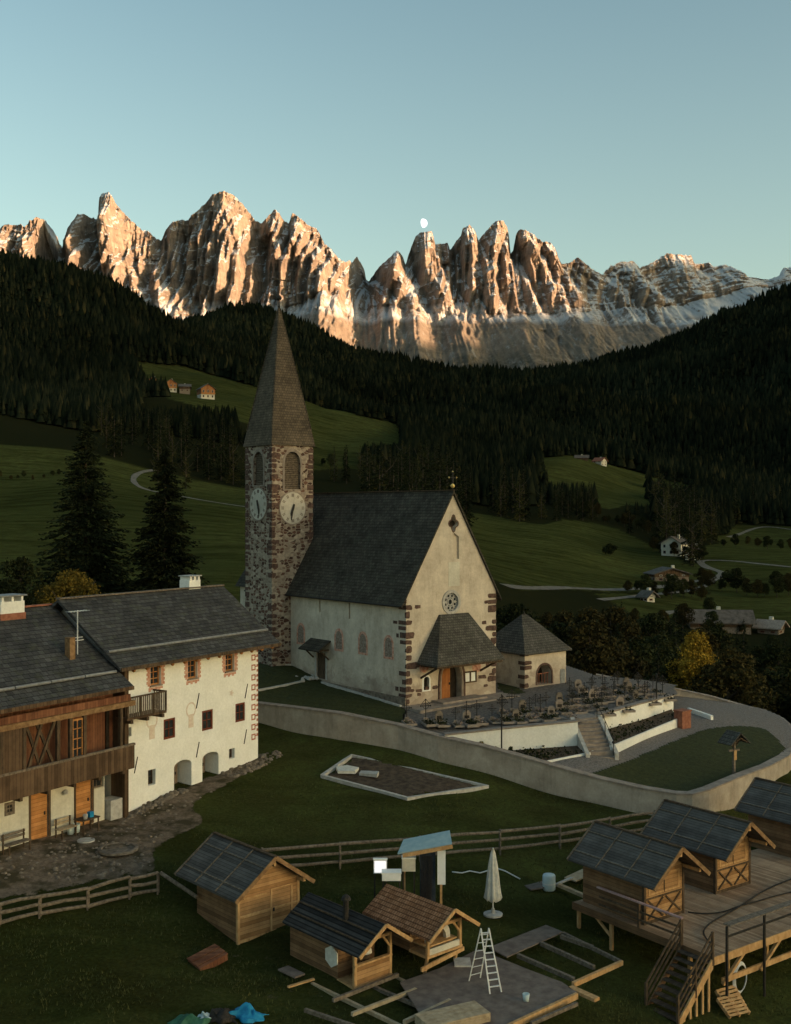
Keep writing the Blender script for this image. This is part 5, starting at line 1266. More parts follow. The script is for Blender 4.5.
# ---------------------------------------------------------------- timber huts and deck
def roof_y(W, y0, y1, ov, ze, zr, th):
    """ridge along y over the middle of x = 0..W"""
    xm = W/2; sl = (zr-ze)/(xm+ov)
    prof = [(-ov, ze), (xm, zr), (W+ov, ze), (W+ov, ze-th), (xm, zr-th*1.15), (-ov, ze-th)]
    vs = [(a, y0, b) for a, b in prof]+[(a, y1, b) for a, b in prof]
    return MB().add(vs, [(0, 5, 4, 1), (1, 4, 3, 2), (6, 7, 10, 11), (7, 8, 9, 10), (1, 0, 6, 7), (2, 1, 7, 8), (3, 2, 8, 9), (4, 3, 9, 10), (5, 4, 10, 11), (0, 5, 11, 6)])
def roof_dress(W, y0, y1, ov, ze, zr, roof, n, mat):
    """board strips: laps along the slope and battens across it"""
    xm = W/2
    for sg in (-1, 1):
        for u in (.22, .74):
            x = xm+sg*(xm+ov)*(1-u); z = ze+(zr-ze)*u
            MB().beam((x, y0, z+.02), (x, y1, z+.02), .09, .035).build('lap_strip', M['log'], roof)
        for k in range(n):
            y = y0+(y1-y0)*(k+1)/(n+1)
            MB().beam((xm+sg*(xm+ov), y, ze+.03), (xm, y, zr+.03), .05, .04, up=(0, 1, 0)).build('batten', mat, roof)
    for yy in (y0-.02, y1+.02):
        for sg in (-1, 1): MB().beam((xm+sg*(xm+ov+.03), yy, ze-.06), (xm, yy, zr-.02), .05, .17, up=(0, 0, 1)).build('barge_board', M['oldlarch'] if yy < 0 else M['log'], roof)
    MB().beam((xm, y0-.03, zr+.03), (xm, y1+.03, zr+.03), .16, .05).build('ridge_board', M['darkwood'], roof)
HUTB = math.atan2(.59, .808); HUTA = math.atan2(.664, .747)
def build_hut(loc, rz, W, L, h, zr, ovf, ovb, ov, label, front, group):
    t = empty('timber_hut', loc, rz, label=label, cat='hut', group=group)
    sl = (zr-h)/(W/2+ov)*1.0; zw = zr-.14-sl*W/2
    prof = [(0, 0), (W, 0), (W, zw), (W/2, zr-.14), (0, zw)]
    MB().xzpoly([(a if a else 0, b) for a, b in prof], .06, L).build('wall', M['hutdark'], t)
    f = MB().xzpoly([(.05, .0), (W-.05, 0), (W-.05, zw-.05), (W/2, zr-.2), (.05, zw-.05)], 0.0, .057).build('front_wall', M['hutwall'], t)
    po = MB()
    for x in (0, W): po.b2(x-.06, x+.06, -.03, .1, -.03, zw)
    po.b2(0.06, W-.06, -.028, 0.0, .0, .12).b2(.06, W-.06, -.028, 0, h*.52, h*.52+.07)
    po.build('front_frame', M['newbeam'] if front == 'door' else M['darkwood'], t)
    if front == 'cross':
        # a hatch with small X braces below it
        for k in (0, 1):
            x0 = .18+k*(W/2-.1); x1 = x0+W/2-.28
            m = MB().beam((x0, -.03, .18), (x1, -.03, h*.5), .07, .04, up=(0, 1, 0)).beam((x1, -.035, .18), (x0, -.035, h*.5), .07, .04, up=(0, 1, 0)); m.build('cross_brace', M['darkwood'], t)
        hb = ring_xz([(W*.1, h*.6), (W*.9, h*.6), (W*.9, h*1.02), (W*.1, h*1.02)], [(W*.14, h*.64), (W*.86, h*.64), (W*.86, h*.98), (W*.14, h*.98)], -.02, 0.0).build('hatch', M['newbeam'], t)
        MB().b2(W/2-.02, W/2+.02, -.024, .0, h*.6, h*1.02).build('hatch_divider', M['darkwood'], hb)
    else:
        d = ring_xz([(W*.52, .12), (W*.9, .12), (W*.9, 1.9), (W*.52, 1.9)], [(W*.55, .16), (W*.87, .16), (W*.87, 1.86), (W*.55, 1.86)], -.03, -.001).build('door', M['newbeam'], t)
        MB().b2(W*.56, W*.585, -.06, -.03, .95, 1.1).build('handle', M['iron'], d)
        MB().b2(.25, W*.46, -.035, -.001, 1.0, 1.06).b2(.25, W*.46, -.035, -.001, 1.75, 1.81).build('shutter_rail', M['newbeam'], t)
    roof = roof_y(W, -ovf, L+ovb, ov, h-.05, zr, .09).build('roof', M['hutroof'], t)
    roof_dress(W, -ovf, L+ovb, ov, h-.05, zr, roof, 2, M['log'])
    for x in (0, W/2, W): MB().beam((x, -ovf+.05, (zw if x != W/2 else zr-.2)-.1), (x, L+ovb-.05, (zw if x != W/2 else zr-.2)-.1), .12, .14).build('purlin', M['newbeam'], t)
    return t
def kiosk(loc, rz, W, L, hz, zr, ovf, ovb, ov, roofmat, label, floor=0.0, kind=0):
    t = empty('market_kiosk', loc, rz, label=label, cat='kiosk', group='small open-fronted kiosks')
    ye = 1.0
    sl = (zr-hz)/(W/2+ov); zw = hz+sl*ov-.08
    # boarded body behind the open porch
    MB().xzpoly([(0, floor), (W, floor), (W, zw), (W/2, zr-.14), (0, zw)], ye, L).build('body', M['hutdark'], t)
    MB().b2(-.05, W+.05, -.05, ye-.003, floor, floor+.1).build('porch_floor', M['newbeam'], t)
    for x in (0.04, W-.04): MB().b2(x-.06, x+.06, -.03, .09, floor+.1, zw).build('post', M['newbeam'], t)
    MB().beam((0, 0.03, zw-.05), (W, 0.03, zw-.05), .1, .12).build('tie_beam', M['newbeam'], t)
    for sg in (0, 1):
        x = .04 if sg == 0 else W-.04; s = 1 if sg == 0 else -1
        MB().beam((x, .03, zw-.55), (x+s*.42, .03, zw-.02), .08, .08, up=(0, 1, 0)).build('brace', M['newbeam'], t)
    MB().beam((W/2, .03, zw), (W/2, .03, zr-.15), .09, .09, up=(0, 1, 0)).build('king_post', M['newbeam'], t)
    if kind == 0:
        MB().b2(0.10, W-.10, -.02, .03, floor+.1, floor+.82).build('front_panel', M['hutwall'], t)
        MB().b2(-.02, W+.02, -.06, .10, floor+.82, floor+.89).build('counter', M['newbeam'], t)
        n = 14; MB().lathe([(.30, 0), (.29, .05), (.2, .3), (.13, .48), (.02, .56)], (W/2-.05, .45, floor+1.05), n).build('white_hood', M['fabric'], t, smooth=True)
        MB().lathe([(.16, 0), (.2, .1), (.2, .28), (.1, .34)], (W/2-.05, .45, floor+.72), 10).build('copper_pot', M['darkwood'], t, smooth=True)
        hx = MB(); hx.add([(-.05, 1.35+.42*math.cos(a), floor+.85+.42*math.sin(a)) for a in [math.pi/6+k*math.pi/3 for k in range(6)]]+[(-.005, 1.35+.42*math.cos(a), floor+.85+.42*math.sin(a)) for a in [math.pi/6+k*math.pi/3 for k in range(6)]], [tuple(range(6)), tuple(range(11, 5, -1))]+[((i+1) % 6, i, 6+i, 6+(i+1) % 6) for i in range(6)])
        hx.build('hexagonal_shutter', M['fabric'], t)
    else:
        MB().b2(0.10, W-.10, -.02, .03, floor+.1, floor+.34).build('front_panel', M['cream'], t)
        o_ = arch_pts(.30, W-.30, floor+.34, zw-.05); i_ = arch_pts(.52, W-.52, floor+.34, zw-.30)
        ring_xz(o_, i_, .30, .48).build('white_arch', M['fabric'], t)
        MB().b2(.1, W-.1, .12, .9, floor+.34, floor+.40).build('counter', M['newbeam'], t)
        for x in (.1, W-.1):
            MB().beam((x, .1, floor), (x, .3, floor-.8), .1, .1, up=(0, 1, 0)).build('stilt', M['newbeam'], t)
        MB().beam((-.5, -.2, floor-.22), (W+.2, .05, floor-.12), .08, .16).build('skirt_board', M['newbeam'], t)
        for k in range(2): MB().beam((W*.2+k*.7, -.3, floor-.85), (W*.2+k*.7, L, floor-.85), .14, .14).build('bearer', M['log'], t)
    roof = roof_y(W, -ovf, L+ovb, ov, hz, zr, .08).build('roof', roofmat, t)
    for yy in (-ovf-.02,):
        for sg in (-1, 1): MB().beam((W/2+sg*(W/2+ov+.02), yy, hz-.05), (W/2, yy, zr-.02), .05, .14).build('barge_board', M['newbeam'], roof)
    if kind == 0:
        for sg in (-1, 1):
            for u in (.33, .66):
                x = W/2+sg*(W/2+ov)*(1-u); z = hz+(zr-hz)*u; MB().beam((x, -ovf, z+.02), (x, L+ovb, z+.02), .08, .04).build('lap_strip', M['darkwood'], roof)
        xs, yy = W/2-.35, 1.2
        MB().tube([(xs, yy, zr-.7), (xs, yy, zr+.55)], .11, 10).lathe([(.2, .50), (.16, .62), (.02, .72)], (xs, yy, zr), 10).build('stove_pipe', M['iron'], t)
    return t
def railing(t, pts, h, posts, rails=(1.0, .68, .36), top=None, postlen=0.0, mat=None):
    """posts at the given fractions of the 3-D line pts[0]-pts[1], rails between"""
    a, b = Vector(pts[0]), Vector(pts[1]); mat = mat or M['darkwood']
    for u in posts:
        p = a.lerp(b, u); MB().b2(p.x-.045, p.x+.045, p.y-.045, p.y+.045, p.z-postlen, p.z+h+.03).build('post', mat, t)
    for r in rails: MB().beam(a+Vector((0, 0, h*r)), b+Vector((0, 0, h*r)), .05, .075).build('rail', mat, t)
    if top: MB().beam(a+Vector((0, 0, h+.06)), b+Vector((0, 0, h+.06)), .34, .05).build('top_board', top, t)
def build_huts():
    M['hutroof'] = m_plank('dark_board_roof', (0.070, 0.062, 0.056), (0.165, 0.148, 0.132), 0.085, 'z', gap=0.10)
    M['hutroof_open'] = m_plank('ribbed_dark_roof', (0.024, 0.022, 0.021), (0.072, 0.066, 0.062), 0.10, 'z', gap=0.2)
    p = PZ(238.5, 944, -5.0)
    build_hut(p, HUTA, 3.03, 3.2, 2.02, 3.35, .5, 1.0, .45, 'timber hut with dark board roof standing apart on the grass beside the log fence', 'door', None)
    # rough pole leaning at its far corner
    DZ = -4.3; P1 = PZ(644.7, 925, DZ); a = Vector((math.cos(HUTB), math.sin(HUTB), 0)); b = Vector((-a.y, a.x, 0))
    def D(u, v, z=DZ): q = P1+a*u+b*v; return Vector((q.x, q.y, z))
    labs = ['timber hut on the deck nearest the wooden stairs, pink rail along its side', 'middle timber hut on the deck with two small crossed braces on its front', 'timber hut farthest back on the deck, mostly beyond the picture edge']
    for (u, v), lb in zip(((0, 0), (5.43, .65), (12.7, .8)), labs): build_hut(D(u, v), HUTB, 2.4, 3.5, 1.9, 3.18, .96, .4, .5, lb, 'cross', 'huts on the timber deck')
    # ---- the raised deck
    t = empty('timber_deck', D(0, 0), HUTB, label='large raised timber deck carrying three huts, on steel posts and larch bracing', cat='deck')
    X0, X1, Y0, Y1 = -.42, 19, -3.8, 3.7
    n = int((X1-X0)/.148)
    MB().b2(X0, X1, Y0, Y1, -.06, -.005).build('decking', M['deckboards'], t)
    MB().b2(X0-.02, X1, Y0-.05, Y0-.003, -.30, .012).build('edge_beam', M['newbeam'], t)
    MB().b2(X0-.05, X0-.003, Y0, Y1, -.30, .010).build('edge_beam', M['hutdark'], t)
    for k in range(7): MB().b2(X0+.1, X1, Y0+.3+k*1.15, Y0+.42+k*1.15, -.30, -.064).build('joist', M['newbeam'], t)
    for x in (.25, 2.6, 5.2, 8.0, 11.0):
        MB().b2(x-.04, x+.04, Y0-.13, Y0-.052, -2.7, 1.05).build('steel_post', M['iron'], t)
        MB().b2(x-.07, x+.07, Y0+1.6, Y0+1.74, -2.6, -.3).build('timber_post', M['newbeam'], t)
        MB().beam((x, Y0+.1, -1.25), (x+1.3, Y0+.1, -.3), .12, .12, up=(0, 1, 0)).build('brace', M['newbeam'], t)
    MB().beam((.3, Y0+.18, -1.15), (5.6, Y0+.18, -1.15), .08, .22).build('ledger', M['newbeam'], t)
    MB().b2(-.35, -.22, 1.5, 1.63, -2.4, -.06).build('timber_post', M['newbeam'], t); MB().beam((-.28, 1.6, -.9), (-.28, 2.8, -.1), .09, .09).build('brace', M['newbeam'], t)
    MB().b2(-.35, -.22, 3.4, 3.53, -2.4, -.06).build('timber_post', M['newbeam'], t)
    r = empty('deck_railing', D(.25, Y0-.09), HUTB, label='deck railing with broad grey top board right of the stairs', cat='railing')
    railing(r, [(0, 0, 0), (12, 0, 0)], 1.05, (), rails=(.62,), top=M['log'], mat=M['iron'])
    r = empty('deck_railing', D(-.42, -2.25), HUTB, label='deck railing with pinkish top rail along the side of the nearest hut', cat='railing')
    railing(r, [(0, 0, 0), (0, 4.4, 0)], 1.0, (0, .5), rails=(.66, .33), mat=M['darkwood'])
    MB().beam((0, -.05, 1.04), (0, 4.5, 1.04), .11, .06).build('top_rail', M['pinkrail'], r)
    # ---- stairs going down to the left
    s = empty('deck_stairs', D(-.5, -3.03), HUTB, label='broad dark wooden stairs with three-bar railings leading down from the deck', cat='stairs')
    run, drop, w, ns = 2.0, 1.95, 1.45, 9
    for k in range(ns):
        x = -run*(k+.5)/ns; z = -drop*(k+.7)/ns; MB().b2(x-.15, x+.13, -w/2, w/2, z-.05, z).build('tread', M['stairboards'], s)
    for sg in (-1, 1):
        y = sg*(w/2+.04)
        MB().add([(0, y-.035, -.02), (0, y+.035, -.02), (0, y-.035, -.42), (0, y+.035, -.42), (-run, y-.035, -drop+.05), (-run, y+.035, -drop+.05), (-run, y-.035, -drop-.3), (-run, y+.035, -drop-.3)],
                 [(0, 1, 3, 2), (4, 6, 7, 5), (0, 4, 5, 1), (2, 3, 7, 6), (0, 2, 6, 4), (1, 5, 7, 3)]).build('stringer', M['newbeam'] if sg < 0 else M['hutdark'], s)
        railing(s, [(0, y, 0), (-run, y, -drop)], .95, (0, 1) if sg > 0 else (0, .5, 1), postlen=.3)
    for k in range(5):
        x = -.15-k*.36; MB().b2(x-.05, x+.05, -w/2-.01, -w/2+.05, -2.4, x*drop/run-.3).build('slat', M['newbeam'], s)
    # hoses lying on the deck
    def hose(name, pts, r, mat, label, z=DZ):
        q = [PZ(px, py, z+r+.02) for px, py in pts]; c = q[0].copy(); out = []
        for i in range(len(q)-1):
            p0, p1, p2, p3 = q[max(i-1, 0)], q[i], q[i+1], q[min(i+2, len(q)-1)]
            for k in range(6):
                u = k/6; out.append(p1+.5*u*(p2-p0+u*(2*p0-5*p1+4*p2-p3+u*(3*(p1-p2)+p3-p0))))
        out.append(q[-1]); o = MB().tube([v-c for v in out], r, 6).build(name, mat, smooth=True, loc=c); tag(o, label=label, cat='hose'); return o
    hose('rubber_hose', [(714, 946), (706, 938), (704, 930), (712, 922), (726, 914), (742, 905), (760, 893), (776, 885), (800, 876)], .035, M['iron'], 'thick dark hose curling over the deck boards toward the stairs')
    hose('rubber_hose', [(688, 912), (704, 913.5), (722, 912), (740, 906), (758, 901), (775, 896), (800, 890)], .03, M['iron'], 'thinner hose crossing the deck just in front of the huts')
    q_ = [hit(*p) for p in ((452, 873), (462, 874), (470, 872), (480, 874), (490, 871), (496, 869), (505, 872), (520, 880))]; c_ = q_[0].copy(); o_ = MB().tube([v-c_+Vector((0, 0, .05)) for v in q_], .03, 6).build('garden_hose', M['alu'], loc=c_, smooth=True); tag(o_, label='pale hose lying on the grass between service stand and parasol', cat='hose')
    # pallets and coiled hose under the deck edge
    for k, (px, py, tz, rr) in enumerate(((730, 1000, .0, .5), (733, 1008, .0, .42))):
        g = PZ(px, py, -6.25); o = empty('pallet', Vector((g.x, g.y, -6.25+.0)), rr, label=['wooden pallet leaning behind another beside the stairs', 'wooden pallet lying in front at the foot of the stairs'][k], cat='pallet', group='pallets by the stairs')
        o.rotation_euler = (.75-.25*k, 0, rr)
        for j in range(6): MB().b2(-.5, .5, -.4+j*.15, -.3+j*.15, .12, .145).build('slat', M['newbeam'], o)
        for j in range(3): MB().b2(-.5+j*.46, -.42+j*.46, -.4, .45, .0, .118).build('bearer', M['newbeam'], o)
    g = PZ(741, 992, -6.2); m = MB()
    for k in range(4):
        R = .52+.03*k; m.tube([(R*math.cos(u)*.75, .02*k, .55+R*math.sin(u)) for u in [2*math.pi*j/28 for j in range(29)]], .022, 5, cap=False)
    m.build('hose_coil', M['alu'], loc=g, rz=.7, smooth=True, label='pale coiled hose hanging under the deck by the pallets', cat='hose')
    # ---- kiosks
    p = PZ(354.5, 989.7, -5.2)
    kiosk(p, HUTA, 1.83, 4.06, 1.55, 2.43, .76, 0.0, .38, M['hutroof_open'], 'small kiosk with ribbed dark roof, black stove pipe and white hexagonal shutter', 0.0, 0)
    p = PZ(427.4, 959, -4.5)
    kiosk(p, HUTA, 1.82, 3.3, .98, 1.85, .59, .12, .40, M['red_shingle'], 'small kiosk with reddish shingle roof and white arch in its open front', 0.0, 1)
    # ---- service stand behind the red-roofed kiosk
    Y = 47.5; c = P(425, 885, Y); c.z = gz(c.x, c.y)
    t = empty('service_stand', c, -.05, label='service stand with pale blue sheet roof and white side panel behind the kiosks', cat='stand')
    def loc(px, py, y=0.0): q = P(px, py, Y+y); return q.x-c.x, q.z-c.z
    x0, z0 = loc(398, 850); x1, z1 = loc(452, 841)
    MB().slab([(x0, -.45, z0-.02), (x1, -.45, z1+.02), (x1-.1, .75, z1+.26), (x0+.2, .75, z0+.22)], .06).build('sheet_roof', M['bluesheet'], t)
    MB().beam((x0+.22, -.5, z0-.10), (x1+.02, -.5, z1-.06), .06, .16).build('fascia_board', M['newbeam'], t)
    a0, b0 = loc(437.5, 882); a1, b1 = loc(445.5, 848); MB().b2(a0, a1, -.3, .1, b0, b1-.02).build('white_panel', M['white'], t)
    a0, b0 = loc(420, 890); MB().b2(a0, a0+.65, -.1, .4, 0.0, b1-.1).build('dark_cabinet', M['cabinet'], t)
    for px in (404, 441): q, _ = loc(px, 850); MB().b2(q-.05, q+.05, .3, .4, -.2, b1).build('post', M['newbeam'], t)
    mm = MB()
    for k in range(9): mm.tube([(a0+.1+k*.05, -.14, b1-.3), (a0+.05+k*.06, -.2, b1-.7-.08*(k % 3)), (a0+.1+k*.04, -.14, .3)], .015, 5)
    mm.build('cables', M['iron'], t)
    # neighbours: lit white screen, two white cases
    def casebox(px0, px1, py0, py1, Y_, dep, name, mat, label, cat, door=None):
        p0 = P(px0, py1, Y_); p1 = P(px1, py0, Y_); w = p1.x-p0.x; h = p1.z-p0.z; cz = p0
        o = empty(name, Vector((p0.x+w/2, Y_, p0.z)), 0.0, label=label, cat=cat)
        MB().b2(-w/2, w/2, 0, dep, 0, h).build('case', mat, o)
        MB().b2(-w/2+.04, w/2-.04, -.012, -.002, .04, h-.04).build('front_panel', door or mat, o)
        MB().b2(-w/2-.02, w/2+.02, -.02, dep+.02, h+.002, h+.05).build('lid', M['white'], o)
        gg = gz(p0.x, Y_)
        if p0.z-gg > .1:
            for x in (-w/2+.05, w/2-.05): MB().b2(x-.03, x+.03, .05, dep-.05, gg-p0.z-.1, -.003).build('leg', M['iron'], o)
        return o
    casebox(373.5, 387, 860, 873.5, 47.0, .12, 'light_panel', M['alu'], 'brightly lit white screen standing behind the dark-roofed kiosk', 'panel', M['brightpanel'])
    casebox(402, 415.5, 859, 871.5, 47.4, .4, 'electric_cabinet', M['cream'], 'cream electric cabinet left of the blue-roofed stand', 'cabinet')
    casebox(382, 401, 874, 881, 46.4, .5, 'white_chest', M['white'], 'white chest lying between bright panel and red shingle roof', 'chest')
    # ---- closed parasol
    g = PZ(493, 915, -4.85); t = empty('parasol', g, label='closed off-white parasol on a round stone foot', cat='parasol')
    MB().lathe([(.42, 0), (.42, .07), (.12, .10), (.06, .3)], (0, 0, 0), 16).build('base', M['trim'], t); MB().tube([(0, 0, .1), (0, 0, 2.92)], .03, 8).build('pole', M['alu'], t)
    n = 32; prof = [(.03, 2.9), (.09, 2.7), (.17, 2.2), (.24, 1.6), (.30, 1.0), (.34, .72), (.30, .66)]; vs = []; fs = []
    for r, z in prof:
        for k in range(n): u = 2*math.pi*k/n; rr = r*(1+.22*math.cos(8*u+z*.6)); vs.append((rr*math.cos(u), rr*math.sin(u), z+.05*math.cos(8*u)*(z < 1)))
    for i in range(len(prof)-1):
        for k in range(n): fs.append((i*n+k, i*n+(k+1) % n, (i+1)*n+(k+1) % n, (i+1)*n+k))
    fs.append(tuple(range(n))); MB().add(vs, [tuple(reversed(f)) for f in fs]).build('canopy', M['fabric'], t, smooth=True)
    # ---- low timber platform under construction
    z = -5.02
    c = PZ(500, 985, z); t = empty('timber_platform', c, label='low timber platform of wide boards, unfinished, its joists bare on one side', cat='platform')
    def q(px, py, zz=z): v = PZ(px, py, zz); return v-c
    def slab(name, pts, th, mat, dz=0.0): 
        v = [q(*p) for p in pts]; MB().prism([(a_.x, a_.y) for a_ in reversed(v)], dz-th, dz).build(name, mat, t)
    slab('board_floor', [(400, 982), (440, 968), (478, 949), (530, 970), (562, 982), (577, 992), (541, 1009), (500, 1030), (440, 1045)], .05, M['greyslab'])
    slab('plank_walk', [(489, 947.5), (546, 925), (563, 932), (507, 957)], .05, M['greyslab'], .012)
    for nm, p0, p1, w_, h_, mt in (('joist', (561, 935), (593, 946), .14, .16, M['log']), ('joist', (541, 942), (594, 966), .14, .16, M['log']), ('joist', (518, 954), (574, 978), .14, .16, M['log']), ('edge_beam', (563, 932), (622, 961), .12, .14, M['log']), ('edge_beam', (573, 983), (622, 961), .13, .18, M['newbeam']),
                                   ('edge_beam', (497, 1031), (577, 994), .12, .22, M['newbeam']), ('beam_end', (570, 986), (597, 998), .28, .12, M['newbeam']), ('pole', (531, 1022), (577, 1002), .12, .12, M['log'])):
        a_ = q(*p0); b_ = q(*p1); MB().beam(a_+Vector((0, 0, -.06)), b_+Vector((0, 0, -.06)), w_, h_).build(nm, mt, t)
    v = q(463, 963); MB().b2(v.x-.35, v.x+.3, v.y-.4, v.y+.4, -.045, .06).build('stone_slab', M['trim'], t)
    # stepladder
    zf = z; A1 = PZ(490, 994, zf); A2 = PZ(500, 992, zf); T1 = P(481, 929, A1.y+.55); Bk = PZ(469, 981, zf)
    t = empty('stepladder', A1, label='aluminium stepladder standing open on the timber platform', cat='ladder')
    l0 = Vector((0, 0, 0)); r0 = A2-A1+Vector((.05, 0, 0)); l1 = T1-A1; r1 = l1+Vector((.30, .03, 0)); bl0 = Bk-A1; bl1 = l1+Vector((0, .06, 0)); br0 = bl0+Vector((.45, .3, 0)); br1 = r1+Vector((0, .06, 0))
    fr = MB().beam(l0, l1, .05, .03).beam(r0, r1, .05, .03); fr.build('front_rails', M['alu'], t)
    for k in range(9): u = (k+1)/9.6; MB().beam(l0.lerp(l1, u), r0.lerp(r1, u), .07, .025).build('rung', M['alu'], t)
    MB().beam(bl0, bl1, .04, .03).beam(br0, br1, .04, .03).build('rear_rails', M['alu'], t)
    for k in range(6): u = (k+.7)/6.5; MB().beam(bl0.lerp(bl1, u), br0.lerp(br1, u), .03, .02).build('rear_rung', M['alu'], t)
    v = PZ(526, 1001, zf); t = MB().lathe([(.10, 0), (.13, .26), (.115, .26), (.09, .02)], (0, 0, 0), 14).build('bucket', M['palebucket'], smooth=True, loc=v+Vector((0, 0, .005)), label='small pale blue bucket on the timber platform', cat='bucket')
    # stack of planks, loose boards, frame of beams by the dark-roofed kiosk
    c = PZ(455, 1022, -5.0); t = empty('plank_stack', c, math.atan2(.45, .9), label='neat stack of sawn planks at the bottom edge of the platform', cat='plank stack')
    for r_ in range(4):
        for k in range(5): MB().b2(-1.3, 1.1, -.55+k*.22, -.55+k*.22+.2, .02+r_*.08, .09+r_*.08).build('plank', M['fadedplank'], t)
    c = PZ(370, 1000, -5.25); t = empty('beam_frame', c, label='frame of crossed beams lying on the grass in front of the dark-roofed kiosk', cat='beams')
    q = lambda px, py, zz=-5.2: PZ(px, py, zz)-c
    for (p0, p1, zz) in (((312, 984), (412, 1032), 0), ((345, 975), (432, 1012), 0), ((390, 975), (455, 1006), 0), ((333, 1004), (398, 978), .13), ((352, 1018), (416, 993), .13), ((404, 1026), (450, 1004), .13), ((305, 1010), (365, 1030), 0)):
        MB().beam(q(*p0)+Vector((0, 0, zz)), q(*p1)+Vector((0, 0, zz)), .12, .13).build('beam', M['log'] if p0[0] % 2 else M['fadedplank'], t)
    for (p0, p1, w_, lab) in (((288, 987), (314, 979), .12, 'short orange board on the grass behind the dark-roofed kiosk'), ((283, 968), (300, 976), .5, 'grey weathered sheet beside the dark-roofed kiosk'), ((447, 871), (475, 873), .05, None)):
        if lab: a_ = PZ(*p0, -5.05); b_ = PZ(*p1, -5.05); m_ = (a_+b_)/2; MB().beam(a_-m_, b_-m_, w_, .06).build('loose_board', M['newbeam'] if w_ < .3 else M['greyslab'], loc=m_, label=lab, cat='board', group='loose boards')
    a_ = PZ(161, 873, -3.2); b_ = PZ(197, 897, -3.75); m_ = (a_+b_)/2; MB().tube([a_-m_, b_-m_], .085, 7).build('leaning_pole', M['log'], loc=m_, label='bare pole reaching from the fence end to the hut', cat='pole')
    # crate wreck, sacks and tarpaulins
    c = hit(208, 962); t = empty('broken_crate', c, .7, label='broken brown wooden crate lying on the grass before the lone hut', cat='crate')
    t.rotation_euler = (.12, -.2, .7)
    for k in range(5): MB().b2(-.65, .65, -.5+k*.2, -.33+k*.2, .25+.02*(k % 2), .28+.02*(k % 2)).build('lid_board', M['redwood'], t)
    MB().b2(-.62, .62, -.48, -.44, 0, .25).b2(-.62, -.58, -.44, .46, 0, .25).b2(.58, .62, -.44, .46, 0, .25).build('side', M['redwood'], t)
    def tarp(px, py, sx, sy, h, mat, name, label, cat, seed, rz=0):
        c = hit(px, py); n = 22; X, Y = np.meshgrid(np.linspace(-1, 1, n), np.linspace(-1, 1, n))
        Z = np.array([[max(0, (1-abs(x)**3)*(1-abs(y)**3))*h*(.55+.8*noise.noise(Vector((x*1.7, y*1.7, seed)))+.25*noise.noise(Vector((x*5, y*5, seed)))) for x in X[0]] for y in Y[:, 0]])
        V = np.stack([X*sx+.12*np.sin(Y*4+seed), Y*sy+.1*np.sin(X*5+seed), Z+.03], -1).reshape(-1, 3)
        o = mesh_np(name, V, grid_faces(n, n), mat, smooth=True); o.location = c; o.rotation_euler = (0, 0, rz); tag(o, label=label, cat=cat)
        md = o.modifiers.new('thickness', 'SOLIDIFY'); md.thickness = .02
    tarp(247, 1017, .62, .42, .45, M['bluetarp'], 'blue_tarpaulin', 'bright blue crumpled tarpaulin at the bottom edge of the meadow', 'tarpaulin', 2.2, -.5)
    tarp(222, 1019, .5, .4, .45, M['iron'], 'black_sack', 'dark plastic sack between green sheet and blue tarpaulin', 'sack', 5.1)
    tarp(190, 1024, .7, .4, .30, M['greentarp'], 'green_sheet', 'green plastic sheet left of the dark sack at the bottom edge', 'sheet', 8.3, .3)
    tarp(205, 1020, .22, .18, .3, M['palebucket'], 'pale_bag', 'small pale plastic bag lying on the green sheet', 'bag', 3.3)
    # barrel and planks beside the first deck hut
    g = hit(549, 890); t = empty('water_barrel', g, label='pale blue barrel lying behind the lower meadow planks', cat='barrel'); t.rotation_euler = (0, 0, .3)
    MB().lathe([(.01, 0), (.27, 0), (.30, .06), (.30, .66), (.27, .72), (.01, .72)], (0, 0, 0), 18).build('body', M['palebucket'], t, smooth=True)
    MB().lathe([(.31, .30), (.31, .36)], (0, 0, 0), 18).build('hoop', M['alu'], t)
    for i, (p0, p1, w_, h_) in enumerate((((556, 890), (572, 884), .16, .06), ((558, 890), (590, 905), .2, .14), ((570, 885), (600, 872), .7, .06))):
        a_ = hit(*p0); b_ = hit(*p1); a_.z += .25; b_.z += .3; m_ = (a_+b_)/2
        MB().beam(a_-m_, b_-m_, w_, h_).build('loose_plank', M['fadedplank'] if i else M['trim'], loc=m_, label=['short white plank propped beside the pale barrel', 'dark long beam running from barrel to the deck hut', 'broad grey plank leaning on the back of the deck hut'][i], cat='plank', group='planks by the barrel')
    g = hit(540, 886); MB().box((0, 0, .05), (1.5, .9, .05), rz=.4).build('ground_sheet', M['greyslab'], loc=g, label='flat grey sheet on the grass left of the barrel', cat='sheet')

